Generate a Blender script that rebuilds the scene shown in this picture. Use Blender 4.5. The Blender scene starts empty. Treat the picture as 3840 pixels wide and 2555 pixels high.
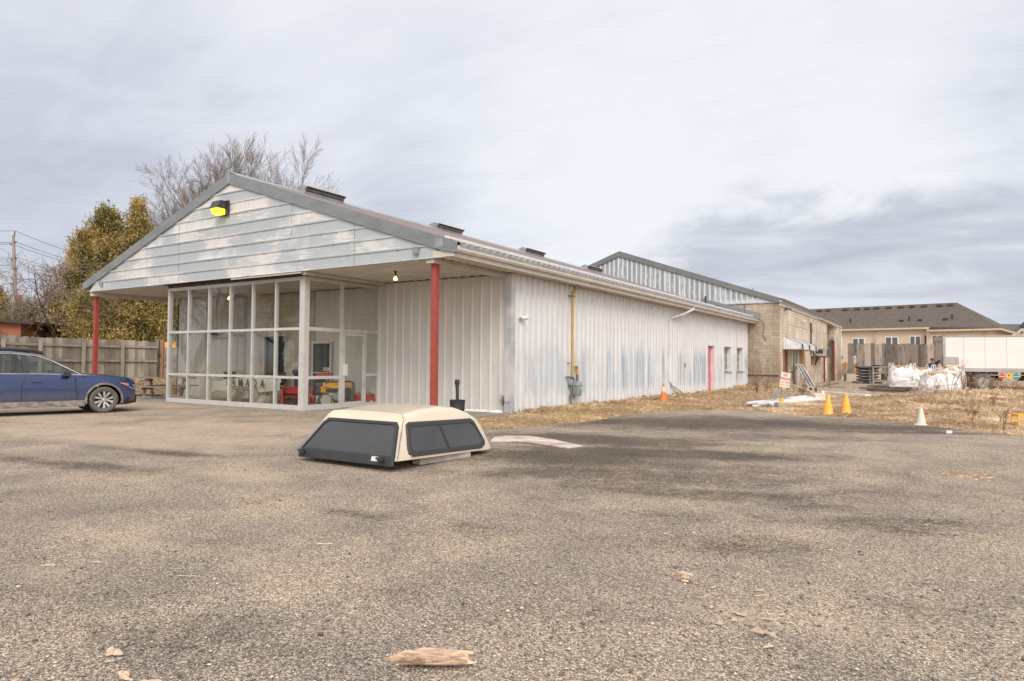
import bpy, math, random
import numpy as np
from mathutils import Vector, Matrix
random.seed(7); np.random.seed(7)
S = bpy.context.scene; COL = S.collection
# ---------------------------------------------------------------- camera
CF, CPT, CRL, CTH = 2533.76, .0321, .0078, .5689
CP = Vector((27.4032, -12.7486, 1.45))
_F = Vector((-math.sin(CTH), math.cos(CTH), 0)); _R = Vector((math.cos(CTH), math.sin(CTH), 0)); _U = Vector((0, 0, 1))
F2 = _F*math.cos(CPT)+_U*math.sin(CPT); U2 = _U*math.cos(CPT)-_F*math.sin(CPT)
RI = _R*math.cos(CRL)+U2*math.sin(CRL); UI = U2*math.cos(CRL)-_R*math.sin(CRL)
cam = bpy.data.cameras.new('camera'); co = bpy.data.objects.new('camera', cam); COL.objects.link(co)
m = Matrix((RI, UI, -F2)).transposed().to_4x4(); m.translation = CP; co.matrix_world = m
cam.sensor_width = 36; cam.lens = CF/3840*36; cam.clip_start = .1; cam.clip_end = 6000
S.camera = co
def ray(x, y): return F2+RI*((x-1920)/CF)+UI*((1277.5-y)/CF)
def G(x, y, z=0):                      # where a sight line meets the level z
    d = ray(x, y); t = (z-CP.z)/d.z; return CP+d*t
def D(x, y, dist): return CP+ray(x, y)*dist
# ---------------------------------------------------------------- world
W = bpy.data.worlds.new('World'); S.world = W; W.use_nodes = True
wt = W.node_tree; wt.nodes.clear()
SUN_EL, SUN_AZ = math.radians(40), math.radians(142)   # azimuth clockwise from +Y
class NT:
    def __init__(s, t): s.t = t
    def n(s, typ, **k):
        o = s.t.nodes.new(typ)
        for a, b in k.items():
            if a.startswith('i_'): o.inputs[a[2:].replace('_', ' ')].default_value = b
            else: setattr(o, a, b)
        return o
    def l(s, a, b): s.t.links.new(a, b)
    def put(s, sock, v):
        if isinstance(v, bpy.types.NodeSocket): s.l(v, sock)
        else: sock.default_value = v
    def math(s, op, a, b=0., c=0., clamp=False):
        o = s.n('ShaderNodeMath', operation=op, use_clamp=clamp)
        s.put(o.inputs[0], a); s.put(o.inputs[1], b)
        if op in ('MULTIPLY_ADD',): s.put(o.inputs[2], c)
        return o.outputs[0]
    def vec(s, x, y, z):
        o = s.n('ShaderNodeCombineXYZ')
        for i, v in enumerate((x, y, z)): s.put(o.inputs[i], v)
        return o.outputs[0]
    def sep(s, v):
        o = s.n('ShaderNodeSeparateXYZ'); s.l(v, o.inputs[0]); return o.outputs
    def vm(s, op, a, b):
        o = s.n('ShaderNodeVectorMath', operation=op); s.put(o.inputs[0], a); s.put(o.inputs[1], b)
        return o.outputs['Value'] if op == 'DOT_PRODUCT' else o.outputs[0]
    def noise(s, v, scale=5., detail=4., rough=.55, dist=0.):
        o = s.n('ShaderNodeTexNoise'); s.put(o.inputs['Vector'], v)
        for k, x in (('Scale', scale), ('Detail', detail), ('Roughness', rough), ('Distortion', dist)): o.inputs[k].default_value = x
        return o.outputs[0]
    def ramp(s, f, *st):
        o = s.n('ShaderNodeValToRGB'); cr = o.color_ramp
        while len(cr.elements) < len(st): cr.elements.new(.5)
        for e, (p, c) in zip(cr.elements, st):
            e.position = p; e.color = (c, c, c, 1) if isinstance(c, (int, float)) else (*c, 1)
        s.l(f, o.inputs[0]); return o.outputs[0]
    def mix(s, f, a, b, mode='MIX'):
        o = s.n('ShaderNodeMix', data_type='RGBA', blend_type=mode)
        s.put(o.inputs[0], f)
        for i, v in ((6, a), (7, b)):
            if isinstance(v, tuple): v = (*v, 1)[:4]
            if isinstance(v, (int, float)): v = (v, v, v, 1)
            s.put(o.inputs[i], v)
        return o.outputs[2]
    def step(s, x, a, b):
        o = s.n('ShaderNodeMapRange', interpolation_type='SMOOTHSTEP'); s.put(o.inputs[0], x)
        o.inputs[1].default_value = a; o.inputs[2].default_value = b; return o.outputs[0]
w = NT(wt)
tc = w.n('ShaderNodeTexCoord').outputs['Generated']
dn = w.n('ShaderNodeVectorMath', operation='NORMALIZE'); w.l(tc, dn.inputs[0]); dirv = dn.outputs[0]
dx, dy, dz = w.sep(dirv)
el = w.math('MAXIMUM', dz, 0.)
den = w.math('ADD', el, .16)
pl_ = w.vec(w.math('DIVIDE', dx, den), w.math('DIVIDE', dy, den), 0.)
n1 = w.noise(pl_, 1.15, 6., .52, .35)
n2 = w.noise(w.vm('ADD', pl_, (7.3, 2.1, 3.)), .55, 4., .5, .5)
def blob(px, py, rad):
    d = ray(px, py).normalized()
    dt = w.vm('DOT_PRODUCT', dirv, tuple(d))
    return w.step(dt, math.cos(rad), 1.)
cov = w.math('ADD', w.math('MULTIPLY', n1, .55), w.math('MULTIPLY', n2, .45))
n3 = w.noise(w.vm('MULTIPLY', pl_, (1., 2.6, 1.)), 2.6, 6., .6, .8)
cov = w.math('ADD', w.math('ADD', w.math('MULTIPLY', w.math('SUBTRACT', cov, .5), 1.35), w.math('MULTIPLY', w.math('SUBTRACT', n3, .5), .34)), .62)
for px, py, rad, amt in ((2900, 330, .40, .20), (2150, 560, .26, .10), (1600, 120, .30, .08), (250, 620, .30, -.16), (60, 1000, .14, -.1), (3840, 520, .16, -.14), (1560, 700, .11, -.15), (3300, 640, .14, .16)):
    cov = w.math('ADD', cov, w.math('MULTIPLY', blob(px, py, rad), amt))
ccol = w.ramp(cov, (.10, (.40, .42, .50)), (.38, (.55, .57, .655)), (.62, (.70, .72, .78)), (.88, (.81, .825, .855)))
fw_d = w.vm('DOT_PRODUCT', dirv, tuple(_F)); rt_d = w.vm('DOT_PRODUCT', dirv, tuple(_R)); hz = w.math('MAXIMUM', fw_d, .15)
uu = w.math('DIVIDE', rt_d, hz); ee = w.math('DIVIDE', dz, w.math('SQRT', w.math('SUBTRACT', 1., w.math('MULTIPLY', dz, dz))))
bn_ = w.noise(w.vec(w.math('MULTIPLY', uu, 2.), w.math('MULTIPLY', ee, 5.), 0.), 2.4, 7., .62, .3)
bl_ = w.noise(w.vec(w.math('MULTIPLY', uu, 1.6), w.math('MULTIPLY', ee, 11.), 3.), 2.2, 6., .6, .5)
topl = w.math('ADD', .07, w.math('MULTIPLY', w.step(uu, -.05, .38), .15))
bank = w.step(w.math('ADD', w.math('SUBTRACT', topl, ee), w.math('MULTIPLY', w.math('SUBTRACT', bn_, .5), .24)), -.03, .045)
bank = w.math('MULTIPLY', bank, w.step(uu, -.06, .08))
bcol = w.ramp(bl_, (.32, (.42, .44, .51)), (.52, (.52, .54, .61)), (.70, (.66, .68, .74)))
ccol = w.mix(w.math('MULTIPLY', bank, .92), ccol, bcol)
lb_ = w.step(w.math('ADD', w.math('SUBTRACT', .26, ee), w.math('MULTIPLY', w.math('SUBTRACT', bn_, .5), .32)), -.04, .12)
ccol = w.mix(w.math('MULTIPLY', w.math('MULTIPLY', lb_, w.step(uu, -.25, -.5)), .55), ccol, w.ramp(bl_, (.3, (.46, .48, .555)), (.7, (.64, .66, .73))))
zen = w.step(dz, .42, .95)
ccol = w.mix(zen, ccol, w.mix(1., ccol, (1.35, 1.33, 1.3), 'MULTIPLY'))
gd = Vector((math.sin(SUN_AZ)*math.cos(.5), math.cos(SUN_AZ)*math.cos(.5), math.sin(.5)))   # added glow round the veiled sun, behind the camera, to light the porch
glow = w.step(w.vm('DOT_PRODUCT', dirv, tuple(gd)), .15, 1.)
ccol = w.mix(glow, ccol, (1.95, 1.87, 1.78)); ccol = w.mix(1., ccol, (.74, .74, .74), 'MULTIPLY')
sky = w.n('ShaderNodeTexSky', sky_type='NISHITA', sun_disc=False, sun_elevation=SUN_EL, sun_rotation=SUN_AZ)
bg1 = w.n('ShaderNodeBackground'); w.l(sky.outputs[0], bg1.inputs[0]); bg1.inputs[1].default_value = .1
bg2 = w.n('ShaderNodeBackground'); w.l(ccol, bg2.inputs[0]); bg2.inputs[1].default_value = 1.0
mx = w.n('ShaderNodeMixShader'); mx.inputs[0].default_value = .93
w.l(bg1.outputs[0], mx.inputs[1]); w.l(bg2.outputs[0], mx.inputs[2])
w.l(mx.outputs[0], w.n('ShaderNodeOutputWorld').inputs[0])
# ---------------------------------------------------------------- sun (thin overcast: weak and very soft)
sl = bpy.data.lights.new('sun', 'SUN'); sl.energy = .95; sl.angle = math.radians(22); sl.color = (1., .965, .92)
so = bpy.data.objects.new('sun', sl); COL.objects.link(so)
sd = Vector((math.sin(SUN_AZ)*math.cos(SUN_EL), math.cos(SUN_AZ)*math.cos(SUN_EL), math.sin(SUN_EL)))
so.rotation_euler = sd.to_track_quat('Z', 'Y').to_euler(); so.location = (30, -40, 40)
S.view_settings.view_transform = 'Standard'; S.view_settings.look = 'None'
S.view_settings.exposure = .62; S.view_settings.gamma = 1
S.render.engine = 'CYCLES'
S.cycles.max_bounces = 8; S.cycles.transparent_max_bounces = 16
S.cycles.caustics_reflective = False; S.cycles.caustics_refractive = False
# ---------------------------------------------------------------- materials
def newmat(name):
    m = bpy.data.materials.new(name); m.use_nodes = True; t = NT(m.node_tree)
    b = m.node_tree.nodes['Principled BSDF']; return m, t, b
def setb(t, b, **k):
    names = dict(col='Base Color', rough='Roughness', metal='Metallic', normal='Normal', coat='Coat Weight', spec='Specular IOR Level', emit='Emission Color', es='Emission Strength')
    for a, v in k.items():
        if isinstance(v, tuple): v = (*v, 1)[:4]
        t.put(b.inputs[names[a]], v)
def oc(t, world=True):
    return t.n('ShaderNodeNewGeometry').outputs['Position'] if world else t.n('ShaderNodeTexCoord').outputs['Object']
def bump(t, h, st=.3, dist=.01):
    o = t.n('ShaderNodeBump'); o.inputs['Strength'].default_value = st; o.inputs['Distance'].default_value = dist
    t.l(h, o.inputs['Height']); return o.outputs[0]
def M(name, c, rough=.6, metal=0., c2=None, sc=3., stretch=(1, 1, 1), bm=0., lo=.35, hi=.65, coat=0., es=0., emit=None, world=False, bsc=None):
    m, t, b = newmat(name); setb(t, b, rough=rough, metal=metal, coat=coat)
    p = t.vm('MULTIPLY', oc(t, world), tuple(map(float, stretch)))
    if c2:
        n = t.noise(p, sc, 5., .6); f = t.ramp(n, (lo, 0.), (hi, 1.)); setb(t, b, col=t.mix(f, c, c2))
    else:
        n = t.noise(p, sc, 4., .6)
        d = tuple(x*.82 for x in c); u = tuple(min(1, x*1.1) for x in c)
        setb(t, b, col=t.mix(t.ramp(n, (.3, 0.), (.7, 1.)), d, u))
    if bm: setb(t, b, normal=bump(t, t.noise(p, bsc or sc*6, 4., .65), bm, .01))
    if es: setb(t, b, emit=emit or c, es=es)
    return m
def worn_metal(name, paint, zinc, vertical, zlo=None, amount=.5, warm=(.50, .46, .42)):
    # flaking white paint over blue-grey zinc; streaks follow the ribs
    m, t, b = newmat(name); P = oc(t); x, y, z = t.sep(P)
    s = t.math('ADD', x, y)
    if vertical:
        v1 = t.vec(t.math('MULTIPLY', s, 1.6), t.math('MULTIPLY', z, .35), 0.); v2 = t.vec(t.math('MULTIPLY', s, 14.), t.math('MULTIPLY', z, 1.2), 0.)
    else:
        row = t.math('FLOOR', t.math('DIVIDE', t.math('SUBTRACT', z, 3.96), .335))
        v1 = t.vec(t.math('MULTIPLY', s, .42), t.math('ADD', t.math('MULTIPLY', z, .55), t.math('MULTIPLY', row, 3.7)), 0.)
        v2 = t.vec(t.math('MULTIPLY', s, 2.2), t.math('MULTIPLY', z, 22.), 0.)
    a = t.noise(v1, 1., 3., .5); c = t.noise(v2, 1., 4., .6)
    f = t.math('ADD', a, t.math('MULTIPLY', t.math('SUBTRACT', c, .5), .35))
    if zlo is not None:
        band = t.math('MULTIPLY', t.step(z, 2.5, 1.5), t.step(z, .1, .7))
        f = t.math('MULTIPLY', f, t.math('ADD', t.math('MULTIPLY', band, .55), .5))
    msk = t.step(f, 1-amount-.06, 1-amount+.06)
    if zlo is not None:
        ln = t.noise(t.vec(t.math('MULTIPLY', s, 4.5), t.math('MULTIPLY', z, .2), 4.), 1., 2., .5); ln = t.step(ln, .50, .60)
        rb = t.math('FRACT', t.math('DIVIDE', y, .335)); rb = t.math('MULTIPLY', t.step(rb, .28, .38), t.step(rb, .62, .50))
        ln = t.math('MULTIPLY', t.math('MULTIPLY', ln, rb), t.math('MULTIPLY', band, t.math('ADD', t.math('MULTIPLY', t.step(y, 5., 12.), .7), .3)))
        msk = t.math('ADD', t.math('MULTIPLY', msk, .22), t.math('MULTIPLY', ln, t.math('ADD', .35, t.math('MULTIPLY', c, .8))), clamp=True)
    dirt = t.noise(t.vec(t.math('MULTIPLY', s, 3.), t.math('MULTIPLY', z, .6), 1.), 1.5, 5., .6)
    pc = t.mix(t.ramp(dirt, (.35, 0.), (.75, 1.)), paint, tuple(p*.86 for p in paint))
    zc = t.mix(c, tuple(q*.8 for q in zinc), tuple(q*1.2 for q in zinc))
    setb(t, b, col=t.mix(msk, pc, zc), rough=.48, metal=0., normal=bump(t, c, .12, .01)); return m
WHITE = (.70, .68, .66); ZINC = (.40, .435, .46)
MT = {}
MT['gable'] = worn_metal('worn_gable_metal', WHITE, (.42, .455, .475), False, amount=.545)
MT['wall'] = worn_metal('worn_wall_metal', (.70, .69, .685), (.30, .36, .43), True, zlo=1, amount=.51)
MT['recess'] = worn_metal('recess_metal', (.66, .635, .60), ZINC, True, amount=.24)
def panel_metal():
    m, t, b = newmat('old_gable_metal'); x, y, z = t.sep(oc(t)); fr = t.math('FRACT', t.math('DIVIDE', x, .335)); id_ = t.math('FLOOR', t.math('DIVIDE', x, .335))
    pn = t.noise(t.vec(t.math('MULTIPLY', id_, 7.3), 0., 0.), 1., 1., .5); nz = t.noise(t.vec(t.math('MULTIPLY', x, 9.), t.math('MULTIPLY', z, 1.6), 0.), 1., 5., .65)
    ct = t.math('MULTIPLY', t.step(fr, .04, .22), t.step(fr, .84, .66)); f = t.math('MULTIPLY', ct, t.step(t.math('ADD', t.math('MULTIPLY', nz, .7), t.math('MULTIPLY', pn, .5)), .42, .62))
    f = t.math('MULTIPLY', f, t.step(z, 5.3, 5.65))
    setb(t, b, col=t.mix(f, (.60, .62, .63), (.255, .28, .295)), rough=.5, normal=bump(t, nz, .1, .01)); return m
MT['gable2'] = panel_metal()
MT['soffit'] = M('soffit_paint', (.66, .62, .575), .55, c2=(.58, .54, .49), sc=1.5)
MT['trim'] = M('grey_trim_metal', (.27, .29, .295), .38, .25, c2=(.21, .225, .23), sc=1.2, stretch=(1, 1, 2.5), bm=.05)
MT['white'] = M('white_painted_metal', (.74, .72, .69), .4, c2=(.64, .61, .57), sc=2.)
MT['frame'] = M('aluminium_frame', (.60, .58, .56), .35, .15, c2=(.46, .43, .385), sc=2.5, lo=.5, hi=.8)
MT['redpost'] = M('red_oxide_steel', (.34, .062, .042), .6, c2=(.22, .055, .045), sc=4., bm=.1, lo=.5, hi=.75)
MT['zinc'] = M('galvanised', (.40, .42, .43), .4, .4, c2=(.28, .29, .30), sc=4.)
MT['darkwood'] = M('dark_timber', (.12, .09, .07), .8, c2=(.06, .05, .04), sc=4.)
MT['black'] = M('black_rubber', (.03, .03, .032), .55, bm=.05)
MT['blackmetal'] = M('black_metal', (.045, .045, .045), .4)
MT['floor'] = M('concrete_floor', (.33, .29, .24), .8, c2=(.26, .23, .19), sc=1.5, bm=.1)
MT['yellowpipe'] = M('yellow_gas_pipe', (.60, .34, .06), .5, c2=(.50, .28, .05), sc=6.)
MT['meter'] = M('meter_grey', (.30, .34, .34), .5, c2=(.24, .27, .27), sc=8.)
MT['pipegrey'] = M('grey_pipe', (.19, .18, .17), .55, c2=(.12, .10, .09), sc=9.)
MT['pinkdoor'] = M('faded_red_door', (.62, .085, .12), .45, c2=(.66, .16, .19), sc=2.5, stretch=(1, 1, .5))
MT['oldpink'] = M('chalky_pink_door', (.46, .16, .17), .6, c2=(.52, .25, .24), sc=3.)
MT['beam'] = M('cream_beam', (.60, .55, .49), .55, c2=(.50, .45, .39), sc=2.)
MT['darkglass'] = M('dark_window', (.02, .025, .03), .06)
MT['curtain'] = M('window_interior', (.16, .18, .17), .15, c2=(.09, .10, .10), sc=4., stretch=(4, 4, .2))
def glass(name, tint, refl=1., rough=.01):
    m = bpy.data.materials.new(name); m.use_nodes = True; t = NT(m.node_tree); m.node_tree.nodes.clear()
    lw = t.n('ShaderNodeLayerWeight'); lw.inputs[0].default_value = .5
    f5 = t.math('POWER', lw.outputs['Facing'], 4.)
    fr = t.math('ADD', .05*refl, t.math('MULTIPLY', f5, .9), clamp=True)
    tr = t.n('ShaderNodeBsdfTransparent'); tr.inputs[0].default_value = (*tint, 1)
    gl = t.n('ShaderNodeBsdfGlossy'); gl.inputs['Roughness'].default_value = rough
    mm = t.n('ShaderNodeMixShader'); t.l(fr, mm.inputs[0]); t.l(tr.outputs[0], mm.inputs[1]); t.l(gl.outputs[0], mm.inputs[2])
    t.l(mm.outputs[0], t.n('ShaderNodeOutputMaterial').inputs[0]); return m
MT['glass'] = glass('window_glass', (.965, .975, .955))
MT['tint'] = glass('tinted_glass', (.30, .31, .32), 1.2)
MT['carglass'] = glass('car_glass', (.62, .72, .68), 1.2)
MT['capglass'] = M('dark_tinted_glass', (.062, .062, .063), .05, c2=(.05, .05, .051), sc=1.)
MT['smoke'] = glass('smoked_glass', (.05, .055, .06), 2.4, .04)
def block_mat(name, c1, c2, mort, axis, bw=.40, bh=.20):
    m, t, b = newmat(name); x, y, z = t.sep(oc(t))
    v = t.vec(x if axis == 'x' else y, z, 0.)
    br = t.n('ShaderNodeTexBrick'); t.l(v, br.inputs['Vector'])
    for k, q in (('Scale', 1.), ('Mortar Size', .006), ('Mortar Smooth', .2), ('Brick Width', bw), ('Row Height', bh), ('Bias', 0.)): br.inputs[k].default_value = q
    br.inputs['Color1'].default_value = (*c1, 1); br.inputs['Color2'].default_value = (*c2, 1); br.inputs['Mortar'].default_value = (*mort, 1)
    n = t.noise(t.vec(t.math('MULTIPLY', t.math('ADD', x, y), 1.), t.math('MULTIPLY', z, .45), 0.), 1.1, 6., .62)
    st = t.ramp(n, (.38, (.72, .67, .60)), (.62, (1.08, 1.06, 1.04)))
    col = t.mix(1., br.outputs[0], st, 'MULTIPLY')
    hz = t.noise(t.vec(x, y, z), 30., 3., .6)
    h = t.math('SUBTRACT', t.math('MULTIPLY', hz, .3), br.outputs['Fac'])
    setb(t, b, col=col, rough=.85, normal=bump(t, h, .5, .008)); return m
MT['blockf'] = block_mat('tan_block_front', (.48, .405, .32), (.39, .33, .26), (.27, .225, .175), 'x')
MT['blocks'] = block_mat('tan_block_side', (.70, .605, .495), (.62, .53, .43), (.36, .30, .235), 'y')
MT['blocki'] = block_mat('interior_block', (.60, .54, .46), (.54, .48, .41), (.34, .30, .25), 'x')
def shingle(name, c1, c2, axis, rot=None, sc=1.):
    m, t, b = newmat(name); x, y, z = t.sep(oc(t))
    v = t.vec(x if axis == 'x' else y, t.math('MULTIPLY', z, 2.6), 0.)
    br = t.n('ShaderNodeTexBrick'); t.l(v, br.inputs['Vector'])
    for k, q in (('Scale', sc), ('Mortar Size', .02), ('Brick Width', .33), ('Row Height', .22)): br.inputs[k].default_value = q
    br.inputs['Color1'].default_value = (*c1, 1); br.inputs['Color2'].default_value = (*c2, 1); br.inputs['Mortar'].default_value = (*[q*.7 for q in c1], 1)
    col = br.outputs[0]
    if rot:
        n = t.noise(t.vec(t.math('MULTIPLY', x, 1.3), t.math('MULTIPLY', y, .35), 0.), 1.3, 6., .7, .4)
        msk = t.math('MULTIPLY', t.ramp(n, (.45, 0.), (.56, 1.)), t.step(x, 16.3, 14.8))
        col = t.mix(msk, col, rot)
    setb(t, b, col=col, rough=.85, normal=bump(t, t.noise(oc(t), 60., 2., .5), .2, .005)); return m
MT['roof'] = shingle('worn_shingles', (.20, .20, .205), (.165, .165, .17), 'y', (.30, .165, .125))
MT['throof'] = shingle('brown_shingles', (.10, .078, .06), (.14, .11, .088), 'x')
MT['greyroof'] = shingle('slate_shingles', (.085, .09, .095), (.12, .125, .13), 'x')
def siding(name, c, pitch=.13):
    m, t, b = newmat(name); x, y, z = t.sep(oc(t))
    fr = t.math('FRACT', t.math('DIVIDE', z, pitch)); g = t.step(fr, .0, .12)
    n = t.noise(oc(t), 1., 3., .5)
    cc = t.mix(n, tuple(q*.94 for q in c), tuple(min(1, q*1.05) for q in c))
    setb(t, b, col=t.mix(g, tuple(q*.75 for q in c), cc), rough=.6, normal=bump(t, fr, .6, .02)); return m
MT['siding'] = siding('tan_vinyl_siding', (.62, .51, .40)); MT['mint'] = siding('mint_siding', (.45, .55, .52))
MT['fascia'] = M('tan_trim', (.55, .44, .32), .6)
def planks(name, c1, c2, dark=.35, sc=1., axis=None):
    # weathered boards: grain runs along z, tone per world position
    m, t, b = newmat(name); x, y, z = t.sep(oc(t)); s = t.math('ADD', x, y)
    per = t.n('ShaderNodeNewGeometry').outputs['Random Per Island']
    gr = t.noise(t.vec(t.math('MULTIPLY', s, 25.*sc), t.math('MULTIPLY', z, 1.5*sc), 0.), 1., 5., .7)
    st = t.noise(t.vec(t.math('MULTIPLY', s, 2.), t.math('MULTIPLY', z, .8), 3.), 1.2, 5., .6)
    col = t.mix(t.ramp(t.math('ADD', t.math('MULTIPLY', gr, .35), t.math('MULTIPLY', per, .65)), (.2, 0.), (.8, 1.)), c1, c2)
    col = t.mix(t.math('MULTIPLY', t.ramp(st, (.5, 0.), (.72, 1.)), dark), col, tuple(q*.35 for q in c1))
    setb(t, b, col=col, rough=.85, normal=bump(t, gr, .35, .01)); return m
MT['fence'] = planks('weathered_fence', (.20, .165, .13), (.42, .365, .30), .6)
MT['barn'] = planks('old_barn_boards', (.085, .066, .055), (.36, .29, .24), .85)
MT['cedarwood'] = planks('cedar_boards', (.50, .24, .09), (.60, .32, .14), .15)
MT['shed'] = planks('peeling_brown_boards', (.30, .105, .05), (.36, .15, .08), .6)
MT['wood'] = M('weathered_lumber', (.30, .245, .20), .8, c2=(.20, .165, .135), sc=3., stretch=(1, 1, 1), bm=.2)
MT['palewood'] = M('pale_lumber', (.50, .44, .38), .75, c2=(.38, .33, .28), sc=5., bm=.15)
def chipmat():
    m, t, b = newmat('splintered_wood'); g_ = t.n('ShaderNodeNewGeometry'); r = g_.outputs['Random Per Island']; o_ = oc(t, False)
    n = t.noise(t.vm('MULTIPLY', o_, (14., 120., 120.)), 1., 4., .6)
    f = t.math('ADD', t.math('MULTIPLY', n, .55), t.math('MULTIPLY', r, .45))
    setb(t, b, col=t.ramp(f, (.25, (.20, .12, .075)), (.42, (.46, .31, .20)), (.62, (.70, .55, .41))), rough=.85, normal=bump(t, n, .8, .006)); return m
MT['chip'] = chipmat()
MT['ply'] = M('rotting_plywood', (.62, .55, .49), .8, c2=(.36, .24, .19), sc=2.2, bm=.15, lo=.42, hi=.68)
MT['jamb'] = planks('orange_plywood', (.40, .20, .08), (.50, .28, .12), .5)
MT['openwood'] = planks('dark_door_boards', (.06, .05, .045), (.16, .125, .11), .6)
MT['orange'] = M('orange_cone_plastic', (.85, .19, .035), .5, c2=(.72, .17, .04), sc=4.)
MT['yellow'] = M('faded_yellow_plastic', (.90, .40, .03), .5, c2=(.86, .46, .10), sc=2.5, lo=.4, hi=.7)
MT['creamcone'] = M('bleached_cone_plastic', (.72, .63, .52), .6, c2=(.66, .58, .48), sc=3.)
MT['signw'] = M('sign_white', (.72, .66, .60), .5, c2=(.62, .55, .47), sc=4.)
MT['signred'] = M('sign_red', (.50, .10, .06), .5)
MT['concrete'] = M('concrete_block', (.44, .39, .32), .9, c2=(.35, .31, .25), sc=6., bm=.3)
MT['cap'] = M('cream_fibreglass', (.70, .60, .46), .28, c2=(.64, .54, .41), sc=1.5, coat=.35)
MT['capfloor'] = M('cap_inside', (.25, .22, .18), .8)
MT['red'] = M('red_plastic', (.50, .018, .014), .4, c2=(.40, .02, .015), sc=6.)
MT['genyellow'] = M('generator_yellow', (.80, .36, .01), .4)
MT['wheelwhite'] = M('wheel_grey_plastic', (.55, .55, .52), .6, c2=(.45, .44, .40), sc=9.)
MT['metal'] = M('bare_metal', (.45, .45, .45), .35, .7)
MT['sheet'] = M('canvas_banner', (.74, .70, .63), .8, c2=(.66, .62, .55), sc=3.)
MT['letter'] = M('lettering_black', (.03, .03, .03), .6)
MT['bag'] = M('woven_bag', (.80, .77, .75), .5, c2=(.64, .60, .57), sc=4., stretch=(1, 1, 3), bm=.5, bsc=7)
MT['firewood'] = M('split_firewood', (.60, .38, .20), .8, c2=(.44, .27, .14), sc=8.)
MT['truckbox'] = M('white_truck_panel', (.77, .74, .70), .35, c2=(.72, .69, .64), sc=.8)
MT['rail'] = M('truck_rail', (.42, .39, .36), .5)
MT['denim'] = M('navy_jacket', (.02, .028, .06), .8)
MT['skin'] = M('skin', (.42, .24, .17), .5); MT['cloth'] = M('dark_trousers', (.03, .03, .035), .8)
MT['hair'] = M('brown_cap', (.14, .09, .07), .8)
MT['tyre'] = M('dusty_tyre', (.085, .078, .07), .8, c2=(.15, .135, .12), sc=6.)
MT['vinylwhite'] = M('white_pvc', (.78, .77, .76), .4, c2=(.66, .64, .62), sc=3.)
MT['placr'] = M('placard_red', (.65, .06, .06), .5); MT['placy'] = M('placard_yellow', (.85, .52, .02), .5); MT['placg'] = M('placard_green', (.02, .26, .22), .5)
MT['lampyellow'] = M('lit_yellow_lens', (.9, .85, .02), .3, es=.9, emit=(.90, .86, .06))
MT['bulb'] = M('lit_bulb', (.9, .6, .3), .3, es=2.2, emit=(1., .62, .25))
MT['polewood'] = M('grey_utility_pole', (.34, .29, .25), .85, c2=(.26, .22, .19), sc=5., stretch=(1, 1, .3))
MT['blue'] = None
def carpaint():
    m, t, b = newmat('dusty_blue_paint'); x, y, z = t.sep(oc(t, False))
    n = t.noise(t.vec(t.math('MULTIPLY', x, 22.), 0., t.math('MULTIPLY', z, 2.2)), 1., 5., .65)
    k = t.noise(oc(t, False), 3., 4., .6)
    d = t.math('MULTIPLY', t.step(z, .86, .25), t.math('ADD', t.math('MULTIPLY', n, .75), t.math('MULTIPLY', k, .45)))
    d = t.math('MULTIPLY', d, .5, clamp=True)
    setb(t, b, col=t.mix(d, (.003, .023, .10), (.30, .27, .25)), rough=t.math('ADD', .2, t.math('MULTIPLY', d, .6)), metal=0., coat=.45); return m
MT['blue'] = carpaint()
MT['dirtyplastic'] = M('muddy_cladding', (.09, .085, .08), .8, c2=(.30, .265, .225), sc=4., stretch=(1, 1, 2.), lo=.35, hi=.6)
MT['chrome'] = M('chrome', (.75, .75, .75), .15, 1.)
MT['rim'] = M('machined_rim', (.60, .59, .57), .3, .6, c2=(.45, .42, .38), sc=8.)
MT['amber'] = M('amber_lens', (.85, .25, .03), .2); MT['lens'] = M('headlight_lens', (.45, .47, .48), .1, .3)
def foliage(name, a, b_, c, sc=.9):
    m, t, b = newmat(name); p = oc(t)
    n1 = t.noise(p, sc, 3., .6); n2 = t.noise(p, 7., 2., .5)
    f = t.math('ADD', t.math('MULTIPLY', n1, .65), t.math('MULTIPLY', n2, .35))
    setb(t, b, col=t.ramp(f, (.36, a), (.5, b_), (.64, c)), rough=.75); return m
MT['cedar'] = foliage('golden_cedar', (.09, .085, .03), (.33, .245, .075), (.62, .45, .16))
MT['spruce'] = foliage('blue_green_spruce', (.012, .03, .018), (.03, .06, .035), (.06, .085, .05))
MT['bark'] = M('grey_brown_bark', (.15, .115, .095), .9, c2=(.09, .07, .058), sc=6.)
MT['twig'] = M('fine_twigs', (.31, .245, .215), .9, c2=(.23, .18, .155), sc=1.)
MT['pinktwig'] = M('pinkish_brush', (.30, .20, .155), .9, c2=(.22, .145, .11), sc=1.)
MT['brush'] = M('olive_brush', (.24, .18, .09), .9, c2=(.16, .13, .065), sc=1.)
def grassmat(name, a, b_, c):
    m, t, b = newmat(name); p = oc(t)
    f = t.math('ADD', t.math('MULTIPLY', t.noise(p, .5, 4., .6), .6), t.math('MULTIPLY', t.noise(p, 18., 2., .5), .4))
    setb(t, b, col=t.ramp(f, (.36, a), (.5, b_), (.62, c)), rough=.8)
    return m
MT['lawn'] = grassmat('dry_lawn_blades', (.26, .19, .095), (.46, .33, .18), (.66, .49, .29))
MT['field'] = grassmat('tall_dry_grass', (.30, .20, .13), (.54, .38, .235), (.84, .67, .46))
MT['weed'] = M('dry_weed_stems', (.26, .15, .09), .9, c2=(.17, .10, .07), sc=1.)
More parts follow.
